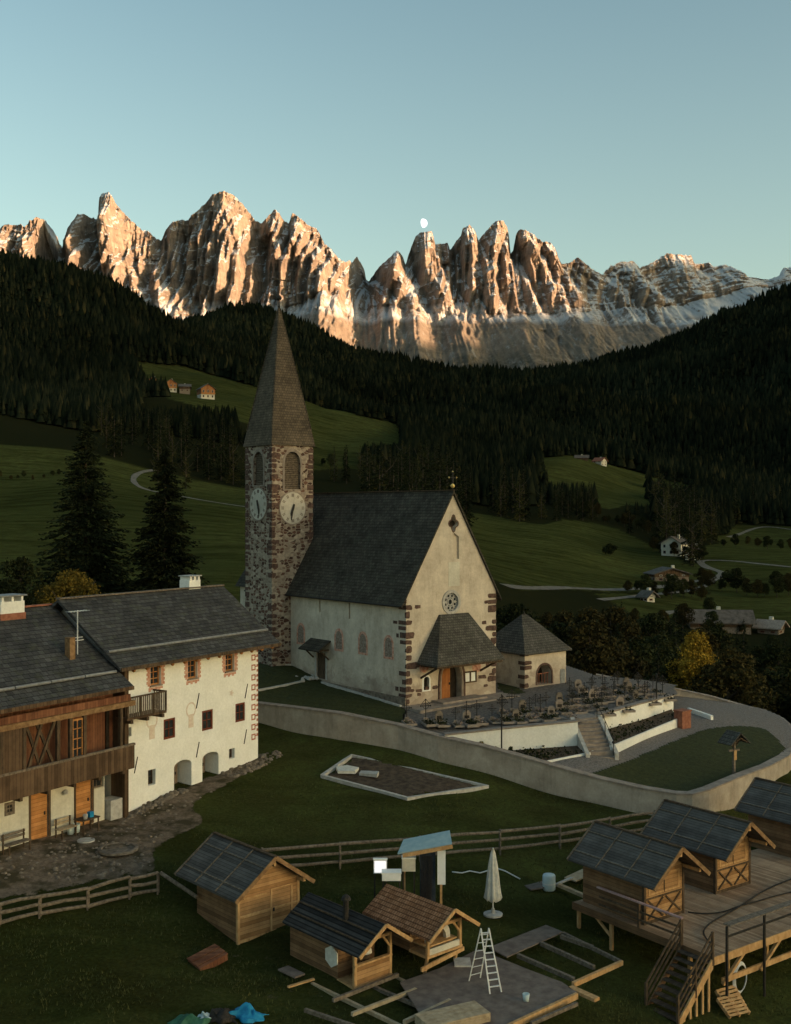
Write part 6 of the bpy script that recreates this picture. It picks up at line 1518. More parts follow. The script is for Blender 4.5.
def build_yard_furniture():
    fr = Frame(*HA, HRZ)
    def at_front(px, py, y): x, z = fr.front(px, py, y); return fr.w(x, y, 0), x
    def bench(px0, px1, y, label, mat):
        x0 = fr.front(px0, 820, y)[0]; x1 = fr.front(px1, 820, y)[0]; c = fr.w((x0+x1)/2, y, 0); c.z = gz(c.x, c.y); h = (x1-x0)/2
        t = empty('bench', c, HRZ, label=label, cat='bench', group='benches by the timber house')
        for k in range(3): MB().b2(-h, h, -.2+k*.15, -.08+k*.15, .43, .47).build('seat_slat', mat, t)
        for k in range(2): MB().b2(-h, h, .27, .30, .60+k*.17, .72+k*.17).build('back_slat', mat, t)
        for x in (-h+.1, h-.1):
            for yy in (-.18, .26): MB().b2(x-.03, x+.03, yy-.03, yy+.03, -.05, .43 if yy < 0 else .92).build('leg', M['darkwood'], t)
        return t
    bench(58, 75, -.6, 'wooden bench with backrest between the two orange doors', M['fadedplank'])
    bench(5, 29, -.7, 'long wooden bench under the small window at the near end', M['log'])
    for (px, py, lab) in ((70.5, 834, 'left pale bucket of the pair before the bench'), (76.5, 832, 'right pale bucket of the pair before the bench')):
        g = hit(px, py); MB().lathe([(.15, 0), (.19, .42), (.17, .42), (.14, .02)], (0, 0, 0), 12).build('bucket', M['palebucket'], loc=g, smooth=True, label=lab, cat='bucket', group='pale buckets')
    x = fr.front(87, 825, -.9)[0]; c = fr.w(x, -.9, 0); c.z = gz(c.x, c.y); t = empty('garden_table', c, HRZ, label='small dark table with odds and ends beside the second orange door', cat='table')
    MB().b2(-.55, .55, -.35, .35, .70, .75).build('top', M['darkwood'], t)
    for sx in (-.48, .48):
        for sy in (-.28, .28): MB().b2(sx-.03, sx+.03, sy-.03, sy+.03, -.05, .70).build('leg', M['darkwood'], t)
    MB().b2(-.12, .12, -.1, .12, 0, .26).build('canister', M['bluetarp'], loc=c+Vector((.15, .1, .755)), rz=HRZ, label='small blue canister on the dark table', cat='canister')
    MB().lathe([(.10, 0), (.13, .22), (.10, .24)], (0, 0, 0), 10).build('pot', M['trim'], loc=c+Vector((.0, -.3, .755)), smooth=True, label='pale pot on the dark table', cat='pot')
    # stone basin out in the yard, and manhole
    g = hit(118, 850); MB().lathe([(.95, 0), (.95, .10), (.78, .12), (.76, .03), (.02, .03)], (0, 0, 0), 20).build('stone_basin', M['rubble'], loc=g, label='round low stone ring set in the bare courtyard', cat='basin')
    g = hit(86, 841); MB().lathe([(.42, 0), (.42, .06), (.02, .07)], (0, 0, 0), 18).build('manhole_cover', M['trim'], loc=g, label='pale round cover on the courtyard near the doors', cat='cover')
    # rubble drain along the foot of the white wall
    mb = MB(); 
    for k in range(330):
        x = random.uniform(-.3, 12.3); 
        if 4.3 < x < 7.6: continue
        y = -random.uniform(.05, .75) if x < 7 else -random.uniform(.05, 1.2); p = fr.w(x, y, 0); z = gz(p.x, p.y); r = random.uniform(.06, .17)
        mb.lathe([(.01, -r*.5), (r, 0), (r*.7, r*.6), (.01, r*.75)], (p.x, p.y, z), 6)
    mb.build('rubble_stones', M['rubble'], kind='stuff')
    # loose stones and weeds over the bare yard
    mb = MB(); m = 0
    while m < 500:
        px, py = random.uniform(-40, 260), random.uniform(785, 880); 
        p = hit(px, py)
        q = fr.w(0, 0, 0); loc_y = (p-fr.o).dot(fr.b)
        if loc_y > -.8 or not inpoly(np.array([px]), np.array([py]), [(-40,850),(122,816),(190,795),(215,790),(188,805),(150,850),(155,868),(80,880),(-40,895)])[0]: m += .34; continue
        r = random.uniform(.04, .13); mb.lathe([(.01, -r*.5), (r, 0), (r*.6, r*.5), (.01, r*.6)], tuple(p), 5); m += 1
    mb.build('courtyard_stones', M['rubble'], kind='stuff')
# ---------------------------------------------------------------- vegetation
def leafmat(name, c1, c2, rnd=0.35, tr=0.0):
    t = NT(name); n = t.noise(t.coord('Object'), 0.9, 4, 0.7); oi = t.n.new('ShaderNodeObjectInfo')
    c = t.mix(t.ramp(n, [(0.35, 0), (0.65, 1)]), c1, c2)
    c = t.mix(1.0, c, t.ramp(oi.outputs['Random'], [(0, 1-rnd), (1, 1+rnd*.4)]), 'MULTIPLY')
    g = t.n.new('ShaderNodeNewGeometry')
    c = t.mix(1.0, c, t.ramp(g.outputs['Random Per Island'], [(0, .6), (1, 1.35)]), 'MULTIPLY')
    t.b.inputs['Specular IOR Level'].default_value = 0.05
    return t.col(c, 0.9)
def leaf_materials():
    M['leaf_dark'] = leafmat('dark_green_foliage', (0.018, 0.023, 0.009), (0.038, 0.042, 0.015))
    M['leaf_spruce'] = leafmat('spruce_needles', (0.012, 0.017, 0.008), (0.026, 0.030, 0.012))
    M['leaf_larch'] = leafmat('olive_larch_needles', (0.028, 0.030, 0.011), (0.060, 0.056, 0.018))
    M['leaf_yellow'] = leafmat('yellow_autumn_leaves', (0.19, 0.115, 0.016), (0.38, 0.235, 0.03), .1)
    M['leaf_rust'] = leafmat('rusty_olive_leaves', (0.032, 0.027, 0.011), (0.060, 0.048, 0.016))
    M['leaf_flower'] = leafmat('leaves_with_pale_flowers', (0.05, 0.07, 0.025), (0.42, 0.30, 0.26), .2)
    M['leaf_gold'] = leafmat('golden_leaves', (0.07, 0.055, 0.014), (0.21, 0.14, 0.025), .1)
    M['bark'] = m_noise('bark', (0.045, 0.034, 0.026), (0.10, 0.078, 0.060), 5, stretch=(1, 1, .3))
    t = NT('distant_forest'); g = t.n.new('ShaderNodeNewGeometry'); big = t.noise(t.coord('Object'), 0.004, 5, 0.65)
    c = t.ramp(g.outputs['Random Per Island'], [(0, (0.006, 0.009, 0.005)), (.5, (0.011, 0.014, 0.008)), (.85, (0.018, 0.020, 0.010)), (.94, (0.026, 0.025, 0.012)), (1, (0.038, 0.032, 0.013))])
    c = t.mix(1.0, c, t.ramp(big, [(.35, .65), (.65, 1.35)]), 'MULTIPLY'); t.b.inputs['Specular IOR Level'].default_value = 0.0; M['forest'] = t.col(c, 1.0)
def spruce_crown(H, R, nb, nq, size, seed):
    r = np.random.default_rng(seed); C = []; A = []; S = []
    for i in range(nb):
        u = (i+r.uniform())/nb; h = H*(.07+.93*u); rad = R*(1-u)**.8*r.uniform(.62, 1.12)+.15
        th = r.uniform(0, 2*np.pi); d = np.array([np.cos(th), np.sin(th)])
        k = max(2, int(nq*(.25+rad/R)))
        t = r.uniform(.08, 1, k)**.75
        droop = rad*(.42*(1-u)+.05)
        z = h - droop*t**1.4 + rad*.10*np.maximum(0, t-.8)*3
        side = r.normal(0, .16, k)*rad*(.35+t*.6)
        C.append(np.stack([d[0]*rad*t-d[1]*side, d[1]*rad*t+d[0]*side, z+r.normal(0, .05*size*4, k)], 1))
        ax = np.stack([np.full(k, d[0])-d[1]*np.sign(side)*.7, np.full(k, d[1])+d[0]*np.sign(side)*.7, -.35+r.normal(0, .35, k)], 1); A.append(ax)
        S.append(size*(1-.45*t)*(.6+.7*(1-u))*r.uniform(.7, 1.3, k))
    C = np.concatenate(C); A = np.concatenate(A); S = np.concatenate(S)[:, None]
    A /= np.linalg.norm(A, axis=1)[:, None]; B = np.cross(A, r.normal(size=A.shape)); B /= np.linalg.norm(B, axis=1)[:, None]
    V = np.stack([C-A*S, C-B*S*.42, C+A*S, C+B*S*.42], 1).reshape(-1, 3)
    return V, np.arange(len(V)).reshape(-1, 4)
def round_crown(H, R, nclump, nq, size, seed, low=.25):
    r = np.random.default_rng(seed); C = []
    for i in range(nclump):
        u = r.uniform(); th = r.uniform(0, 2*np.pi); rr = R*np.sqrt(r.uniform())*.8*np.sin(np.pi*min(.97, .18+.82*u))**.6
        c = np.array([rr*np.cos(th), rr*np.sin(th), H*(low+(1-low)*u*.9)]); cr = R*r.uniform(.22, .42)
        v = r.normal(size=(nq, 3)); v /= np.linalg.norm(v, axis=1)[:, None]; C.append(c+v*cr*r.uniform(.55, 1.05, nq)[:, None]*np.array([1, 1, .8]))
    C = np.concatenate(C); return leaf_quads(C, size)
def make_tree(name, crown, mat, H, tr):
    t = empty(name, (0, 0, 0), label='x', cat='tree')
    V, Fc = crown; mesh_np('crown', V, Fc, mat, parent=t)
    m = MB(); m.tube([(0, 0, -1.5), (.04, 0, H*.3), (-.03, .03, H*.65), (0, 0, H*.93)], [tr, tr*.75, tr*.4, tr*.1], 7)
    if 'spruce' not in name:
        for k in range(6):
            a = k*2.4; z = H*(.28+.08*k); m.tube([(0, 0, z), (math.cos(a)*H*.12, math.sin(a)*H*.12, z+H*.1), (math.cos(a)*H*.2, math.sin(a)*H*.2, z+H*.22)], [tr*.4, tr*.25, tr*.08], 5)
    m.build('trunk', M['bark'], t)
    return t, kid_map(t)
def build_trees():
    big = [make_tree('spruce_tree', spruce_crown(26, 7.6, 520, 46, .46, 1), M['leaf_spruce'], 26, .38), make_tree('spruce_tree', spruce_crown(22, 6.2, 440, 44, .46, 2), M['leaf_spruce'], 22, .34)]
    mid = [make_tree('spruce_tree', spruce_crown(24, r_, 110, 11, .75, 10+k), M['leaf_spruce'], 24, .34) for k, r_ in enumerate((3.6, 4.2, 3.0, 4.8))]
    lar = [make_tree('larch_tree', spruce_crown(22, r_, 90, 12, .6, 30+k), M['leaf_larch'], 22, .3) for k, r_ in enumerate((3.6, 4.4))]
    dec = [make_tree('leafy_tree', round_crown(11, 4.2, 34, 170, .22, 50+k), M['leaf_dark'] if k < 2 else M['leaf_rust'], 11, .26) for k in range(4)]
    bus = [make_tree('bush', round_crown(3.2, 2.2, 12, 90, .22, 70+k, .1), M['leaf_dark'] if k < 2 else M['leaf_rust'], 2.6, .09) for k in range(3)]
    used = set()
    def put(protos, k, x, y, H, H0, label, group, cat, zoff=0.0, rz=None):
        t, km = protos[k]
        if t.name not in used: used.add(t.name); o = t
        else: o = copy_tree(t, None, km)
        s = H/H0; o.location = (x, y, gz(x, y)+zoff); o.scale = (s*random.uniform(.9, 1.1), s*random.uniform(.9, 1.1), s); o.rotation_euler = (0, 0, random.uniform(0, 6.28) if rz is None else rz)
        o['label'] = label; o['category'] = cat
        if group: o['group'] = group
        elif 'group' in o: del o['group']
        return o
    def X(px, Y): return (px-CX)/F*Y
    put(big, 0, X(86, 158), 158, 25.5, 26, 'tallest dark spruce with drooping branches, left one of the pair behind the farmhouse', 'tall spruces behind the farmhouse', 'spruce tree')
    put(big, 1, X(165, 150), 150, 22, 22, 'dark full spruce between tallest spruce and church tower', 'tall spruces behind the farmhouse', 'spruce tree')
    # yellow trees
    yl = make_tree('leafy_tree', round_crown(8, 2.3, 46, 330, .085, 91), M['leaf_yellow'], 8, .2)
    ga = make_tree('leafy_tree', round_crown(7, 2.3, 44, 320, .085, 92), M['leaf_gold'], 7, .2)
    put([yl], 0, X(697, 118), 118, 12.6, 8, 'leafy tree turned golden yellow below the churchyard wall', None, 'tree', zoff=0)
    put([ga], 0, X(72, 86), 86, 8.7, 7, 'yellowing round tree rising behind the timber house roof', None, 'tree', zoff=-.3)
    for (px, Y, H, lb) in ((45, 92, 5.5, 'dark leafy tree just left of the yellowing tree behind the roof'), (8, 100, 7.5, 'dark leafy tree at the picture edge behind the large white chimney'), (112, 104, 5.5, 'dark leafy tree at the foot of the tallest spruce'), (20, 120, 9, 'taller dark tree behind the white chimney'), (205, 118, 4.5, 'low leafy tree between the farmhouse chimney and the tower'), (140, 112, 5, 'low dark leafy tree behind the middle of the farmhouse ridge')):
        put(dec, len(lb) % 2, X(px, Y), Y, H, 11, lb, None, 'tree')
    # the ravine below the churchyard
    sp = []
    def free(x, y, d):
        for a, b in sp:
            if abs(a-x) < d and (a-x)**2+(b-y)**2 < d*d: return False
        sp.append((x, y)); return True
    n = 0; tries = 0
    while n < 125 and tries < 9000:
        tries += 1; px = random.uniform(470, 860); Y = math.exp(random.uniform(math.log(104), math.log(290))); x = X(px, Y)
        if px < 560 and Y < 116: continue
        if inpoly(np.array([px]), np.array([Y]), [(672, 90), (724, 90), (724, 119), (672, 119)])[0]: continue
        if x < 30 and Y < 100 or not free(x, Y, 4.3+Y/60): continue
        g = gz(x, Y); top_lim = 610 if px < 640 else (640 if px < 760 else 655)
        if Y > 180: top_lim = 602 if px < 690 else 620
        if px > 760: top_lim = max(top_lim, 630)
        if px < 505 and Y < 150 or meadow_mask(np.array([x]), np.array([Y]))[0] and Y > 108: continue
        Hm = (CAMZ-g)-(top_lim-CY)/F*Y; H = min(random.uniform(8, 17), Hm*random.uniform(.72, 1.0))
        if H < 3: continue
        if random.random() < .30: put(mid, n % 4, x, Y, H*1.05, 24, 'dark spruce among the leafy trees of the ravine below the churchyard', 'spruces in the ravine', 'spruce tree')
        else: put(dec, n % 4, x, Y, H, 11, 'dark leafy tree in the ravine below the churchyard', 'leafy trees in the ravine', 'tree')
        n += 1
    # woods of the middle distance
    zones = [('behind the church', 352, 545, 330, 640, 78, 27, 412), ('beside the meadow farm', 640, 752, 420, 760, 46, 28, 452), ('at the right edge', 745, 860, 560, 900, 14, 26, 470),
             ('under the hillside farm', 95, 262, 430, 760, 56, 23, 398), ('between the two right meadows', 540, 652, 500, 700, 26, 20, 478), ('above the hillside meadow', 300, 372, 540, 800, 14, 22, 405)]
    for (nm, p0, p1, y0, y1, cnt, Hh, lim) in zones:
        n = 0; tries = 0
        while n < cnt and tries < 5000:
            tries += 1; px = random.uniform(p0, p1); Y = math.exp(random.uniform(math.log(y0), math.log(y1))); x = X(px, Y)
            if meadow_mask(np.array([x]), np.array([Y]))[0] or not free(x, Y, Y/75): continue
            H = Hh*random.uniform(.75, 1.15); g = gz(x, Y); Hm = (CAMZ-g)-(lim+random.uniform(-4, 12)-CY)/F*Y
            if Hm < 6: continue
            H = min(H, Hm)
            if (CY-(g+H-CAMZ)/Y*F) < clear_top(px, Y): continue
            if random.random() < .3: put(lar, n % 2, x, Y, H*.9, 22, 'olive larch in the wood '+nm, 'larches '+nm, 'larch tree')
            else: put(mid, n % 4, x, Y, H, 24, 'dark spruce in the wood '+nm, 'spruces '+nm, 'spruce tree')
            n += 1
    for (px, Y, lb) in ((158, 480, 'pale olive larch standing out above the road bend'), (186, 470, 'smaller pale larch left of the tower above the field road')):
        put(lar, 0, X(px, Y), Y, 19, 22, lb, None, 'larch tree')
    # bushes by the houses of the valley and along lanes
    for (px, py, lb) in ((730, 585, 'round dark bush on the right-hand meadow above the barn'), (610, 556, 'bush at the lower rim of the right-hand meadow'), (625, 640, 'bush below the small white hut')):
        g = hit(px, py); put(bus, 0, g.x, g.y, 5.5, 3.2, lb.replace('right-hand ', ''), None, 'bush')
    k_ = 0; lines = (((556, 508), (650, 532), 15, 'row above the lower meadow'), ((652, 552), (700, 560), 7, 'hedge by the white house'), ((700, 590), (790, 598), 9, 'hedge above the large barn'), ((628, 592), (700, 600), 9, 'thicket below the lane'), ((725, 545), (790, 552), 7, 'thicket on the far meadow'), ((705, 575), (712, 640), 3, 'hedge beside the barn'), ((270, 462), (330, 466), 8, 'thicket behind the tower'), ((0, 480), (76, 476), 10, 'field hedge on the hillside meadow'))
    for (a_, b_, n_, nm) in lines:
        for i in range(n_):
            u = (i+random.uniform(-.3, .3))/max(1, n_-1); g = hit(a_[0]+(b_[0]-a_[0])*u, a_[1]+(b_[1]-a_[1])*u+random.uniform(-2.5, 2.5), 150)
            put(dec, k_ % 4, g.x, g.y, random.uniform(3.5, 8.5) if 'field' not in nm else random.uniform(1.5, 3), 11, 'dark leafy tree in the '+nm, 'trees of the '+nm, 'tree'); k_ += 1
    for (px, Y, H, lb) in ((482.5, 66.3, .8, 'golden flowering shrub in the bed before the long white retaining wall'), (494, 65.9, .6, 'low yellow plant beside the black lamp post'), (511, 65.6, .65, 'small dark shrub right of the black lamp post')):
        t = bus[1 if 'dark' in lb else 2]
        g = make_tree('shrub', round_crown(3.2, 2.0, 9, 60, .3, int(px), .1), M['leaf_dark'] if 'dark' in lb else M['leaf_gold'], 2.6, .08)
        x = X(px, Y); put([g], 0, x, Y, H, 3.2, lb, None, 'shrub', zoff=0); 
        for o in (g[0],): o.location.z = -1.75
    for pr in (big, mid, lar, dec, bus):
        for t, km in pr:
            if t.name not in used:
                for c in list(km[t.name]): bpy.data.objects.remove(c)
                bpy.data.objects.remove(t)
CLEAR = [(140, 236, 403, 840), (236, 300, 424, 900), (300, 402, 440, 900), (536, 598, 480, 790), (598, 652, 500, 790), (655, 705, 562, 425), (310, 362, 466, 560), (100, 243, 478, 440)]
def clear_top(px, Y):
    """tree tops in front of the open meadows stay below this image row"""
    m = 0
    for a, b, top, ym in CLEAR:
        if a < px < b and Y < ym: m = max(m, top)
    return m
def build_forest():
    """the far slopes: one mass of conifers"""
    r = np.random.default_rng(5); N = 260000
    u = r.uniform(-.62, .62, N); Y = np.exp(r.uniform(np.log(640), np.log(3400), N)); X = u*Y
    p = (Y/3400)**.35; k = r.uniform(0, 1, N) < p*.55
    u, Y, X = u[k], Y[k], X[k]
    m = ~meadow_mask(X, Y); X, Y = X[m], Y[m]; Z = ground(X, Y)
    n = len(X); H = (.38+.8*r.beta(2, 2, n))*(14+Y/210)*(1+.18*np.sin(X/61+2*np.sin(Y/97))); R = H*r.uniform(.15, .22, n)*(1+Y/7000); ph = r.uniform(0, 6.28, n)
    tp = CY-(Z+H-CAMZ)/Y*F; pxs = CX+X/Y*F; lim = np.array([clear_top(a, b) for a, b in zip(pxs, Y)]); k = tp > lim
    X, Y, Z, H, R, ph = X[k], Y[k], Z[k], H[k], R[k], ph[k]; n = len(X)
    V = []; K = 5
    tiers = [(.05, 1.0, .62), (.38, .68, 1.0)]
    vs = []; fs = []
    base = 0
    ang = ph[:, None]+np.arange(K)[None]*2*np.pi/K
    jit = r.uniform(.65, 1.25, (n, K))
    for (z0, rr, z1) in tiers:
        ring = np.stack([X[:, None]+np.cos(ang)*R[:, None]*rr*jit, Y[:, None]+np.sin(ang)*R[:, None]*rr*jit, Z[:, None]+H[:, None]*z0*jit**.5], -1)
        top = np.stack([X, Y, Z+H*z1], -1)[:, None]
        blk = np.concatenate([ring, top], 1).reshape(-1, 3)
        b = base+np.arange(n)[:, None]*(K+1)
        for q in range(K): fs.append(np.stack([b[:, 0]+q, b[:, 0]+(q+1) % K, b[:, 0]+K], 1))
        vs.append(blk); base += len(blk)
    o = mesh_np('forest', np.concatenate(vs), np.concatenate(fs), M['forest']); tag(o, kind='stuff')
def build_grass():
    """tufts on the near meadow, finer toward the camera"""
    r = np.random.default_rng(8); N = 26000
    px = r.uniform(-60, 860, N); Y = r.uniform(36, 66, N); X = (px-CX)/F*Y; Z = ground(X, Y); py = CY-(Z-CAMZ)/Y*F
    cl = np.sin(X*.9+1.7*np.sin(Y*.6))+np.sin(Y*1.3-X*.4)
    k = (cl+r.normal(0, .8, N) > .2) & ~inpoly(px, py, [(-300,835),(0,840),(122,806),(190,785),(270,748),(280,764),(220,795),(210,825),(155,855),(165,876),(80,888),(0,905),(-300,935)])
    k &= ~inpoly(px, py, [(318,777),(352,753),(492,788),(407,803)])
    X, Y, Z = X[k], Y[k], Z[k]
    xy = [(p[0], p[1]) for p in OUTER]+[(-20, 100), (-20, 75)]
    k = ~inpoly(X, Y, xy); X, Y, Z = X[k], Y[k], Z[k]
    n = len(X); B = 3; a = r.uniform(0, 6.28, (n, B)); h = r.uniform(.05, .17, (n, B)); w = .015
    bx = X[:, None]+r.normal(0, .06, (n, B)); by = Y[:, None]+r.normal(0, .06, (n, B)); bz = np.broadcast_to(Z[:, None], (n, B))-.01
    V = np.stack([np.stack([bx-np.sin(a)*w, by+np.cos(a)*w, bz], -1), np.stack([bx+np.sin(a)*w, by-np.cos(a)*w, bz], -1), np.stack([bx+np.cos(a)*h*.7, by+np.sin(a)*h*.7, bz+h], -1)], 2).reshape(-1, 3)
    tag(mesh_np('grass', V, np.arange(len(V)).reshape(-1, 3), leafmat('meadow_grass', (0.040, 0.050, 0.016), (0.10, 0.10, 0.035), 0)), kind='stuff')
# ---------------------------------------------------------------- farms, barns and lanes across the valley
def chalet(px, py, w, d, h, rise, rz, label, mats=('plaster', 'redwood', 'darkwood'), name='farmhouse', split=.45, nwin=3, group=None, along=False):
    """gable end faces -y; lower storey plaster, upper storey timber"""
    w *= .86; d *= .86; h *= .88; rise *= .9; mats = tuple('cream' if m_ == 'plaster' else m_ for m_ in mats)
    g = hit(px, py, 150); t = empty(name, g, rz, label=label, cat='barn' if 'barn' in name else 'house', group=group)
    z1 = h*split
    MB().b2(-w/2, w/2, 0, d, -4, z1).build('ground_floor_wall', M[mats[0]], t)
    up = MB().xzpoly([(-w/2-.15, z1), (w/2+.15, z1), (w/2+.15, h), (0, h+rise-.2), (-w/2-.15, h)], -.15, d+.15).build('upper_wall', M[mats[1]], t)
    ov = 1.0; sl = rise/(w/2)
    roof = roof_y(w, -1.2, d+1.0, ov, h-ov*sl+.25, h+rise+.25, .3); roof.v = [(a-w/2, b, c) for a, b, c in roof.v]; roof.build('roof', M[mats[2]], t)
    MB().b2(w*.12, w*.12+.9, d*.45, d*.45+.9, h, h+rise+.9).build('chimney', M['cream'], t)
    for fl, (za, zb) in enumerate(((z1*.35, z1*.8), (z1+(h-z1)*.25, z1+(h-z1)*.75))):
        for k in range(nwin):
            x = -w/2+w*(k+.5)/nwin; y = -.02 if fl == 0 else -.17
            f = MB().b2(x-.55, x+.55, y-.05, y, za, zb).build('window', M['trim'] if fl else M['frame_red'], t); MB().b2(x-.42, x+.42, y-.09, y-.052, za+.13, zb-.13).build('pane', M['pane'], f)
        for k in range(max(2, nwin)):
            yy = d*(k+.5)/max(2, nwin)
            for sx in (-1, 1):
                xx = sx*(w/2+(.02 if fl == 0 else .17)); f = MB().b2(min(xx, xx+sx*.05), max(xx, xx+sx*.05), yy-.5, yy+.5, za, zb).build('window', M['frame_red'], t)
                MB().b2(min(xx+sx*.052, xx+sx*.09), max(xx+sx*.052, xx+sx*.09), yy-.38, yy+.38, za+.13, zb-.13).build('pane', M['pane'], f)
    if mats[1] in ('redwood', 'doorwood', 'farmwood'):
        MB().b2(-w/2-.1, w/2+.1, -1.1, -.152, z1+.1, z1+.25).b2(-w/2-.1, w/2+.1, -1.1, -1.02, z1+.25, z1+1.15).build('balcony', M['doorwood'], t)
    return t
def road(name, pts, w, mat, label=None, off=.12):
    q = [hit(px, py, 100) for px, py in pts]; out = []
    for i in range(len(q)-1):
        p0, p1, p2, p3 = q[max(i-1, 0)], q[i], q[i+1], q[min(i+2, len(q)-1)]
        n = max(3, int((p2-p1).length/4))
        for k in range(n): u = k/n; out.append(p1+.5*u*(p2-p0+u*(2*p0-5*p1+4*p2-p3+u*(3*(p1-p2)+p3-p0))))
    out.append(q[-1]); V = []; nw = 5
    for i, p in enumerate(out):
        d = out[min(i+1, len(out)-1)]-out[max(i-1, 0)]; d.z = 0; d.normalize(); s = Vector((-d.y, d.x, 0))
        for k in range(nw): v = p+s*w*(k/(nw-1)-.5)*(1+.12*math.sin(i*.9)); V.append((v.x, v.y, gz(v.x, v.y)+off))
    o = mesh_np(name, V, grid_faces(len(out), nw), mat, smooth=True); return tag(o, kind='structure')
def build_far():
    M['farmwood'] = m_plank('sunburnt_farm_timber', (0.26, 0.10, 0.04), (0.45, 0.20, 0.08), .3, 'w')
    M['farroof'] = m_noise('far_dark_roof', (0.07, 0.06, 0.052), (0.13, 0.11, 0.095), 1.0, bump=0)
    M['redroof'] = m_noise('far_red_roof', (0.22, 0.08, 0.05), (0.32, 0.13, 0.08), 1.0, bump=0)
    M['lane'] = m_noise('pale_lane_gravel', (0.09, 0.078, 0.062), (0.19, 0.165, 0.135), .6, bump=0)
    W = ('plaster', 'farmwood', 'farroof')
    chalet(171, 392, 11, 13, 8.5, 3.6, .35, 'upper chalet of the hillside farm, orange timber over white ground floor', W, group='hillside farm')
    chalet(208, 399, 12, 13, 9, 3.8, .45, 'lower chalet of the hillside farm, orange timber over white ground floor', W, group='hillside farm')
    chalet(190, 393, 22, 10, 5, 3.2, 1.75, 'long dark-roofed barn between the two chalets of the hillside farm', ('rubble', 'darkwood', 'farroof'), 'farm_barn', .5, 2, group='hillside farm')
    chalet(153, 383, 7, 8, 4, 2.2, .2, 'small shed uphill from the hillside farm', ('plaster', 'farmwood', 'farroof'), 'farm_barn', .5, 1, group='hillside farm')
    chalet(604, 466, 9, 11, 5.5, 3.0, .75, 'white house with red roof on the crest of the upper meadow', ('plaster', 'plaster', 'redroof'), split=.5, nwin=2)
    chalet(588, 461, 8, 13, 3.5, 2.4, 1.4, 'low dark barn beside the red-roofed house on the upper meadow', ('darkwood', 'darkwood', 'farroof'), 'farm_barn', .5, 1)
    chalet(671, 556, 10, 14, 6.5, 3.0, -.55, 'big white house with dark roof at the foot of the wood', ('plaster', 'plaster', 'farroof'), split=.5, nwin=3)
    chalet(693, 560, 7, 9, 4.5, 2.4, -.3, 'smaller white and timber house beside the lane', ('plaster', 'darkwood', 'farroof'), split=.6, nwin=2)
    chalet(672, 582, 14, 9, 3.2, 2.0, .15, 'long brown timber barn with pale doors by the lane', ('rubble', 'wood', 'farroof'), 'farm_barn', .6, 3)
    chalet(651, 602, 3.2, 3.4, 2.2, 1.2, .5, 'tiny white hut among bushes below the lane', ('plaster', 'plaster', 'farroof'), 'small_hut', .6, 1)
    chalet(748, 632, 9, 17, 3.4, 2.6, 1.45, 'large dark barn with broad low roof in the valley bottom', ('rubble', 'darkwood', 'farroof'), 'farm_barn', .5, 3)
    chalet(781, 634, 5, 6, 2.2, 1.4, .9, 'small grey-roofed shed right of the large dark barn', ('rubble', 'darkwood', 'trimroof'), 'farm_barn', .5, 1)
    road('lane', [(505, 586), (560, 588), (610, 590), (650, 588), (690, 582), (716, 579), (722, 573), (706, 567), (702, 561), (730, 561), (760, 564), (800, 568), (850, 572)], 3.2, M['lane'])
    road('lane', [(722, 574), (700, 588), (660, 594), (600, 600)], 2.4, M['lane'])
    road('path', [(155, 470), (143, 472), (135, 476), (134, 482), (142, 488), (156, 492), (178, 496), (212, 502), (246, 507), (262, 509)], 2.4, M['lane'])
    road('path', [(728, 537), (750, 530), (770, 527), (800, 531)], 2.6, M['lane'])
    road('path', [(655, 618), (672, 612), (690, 612)], 2.2, M['lane'])
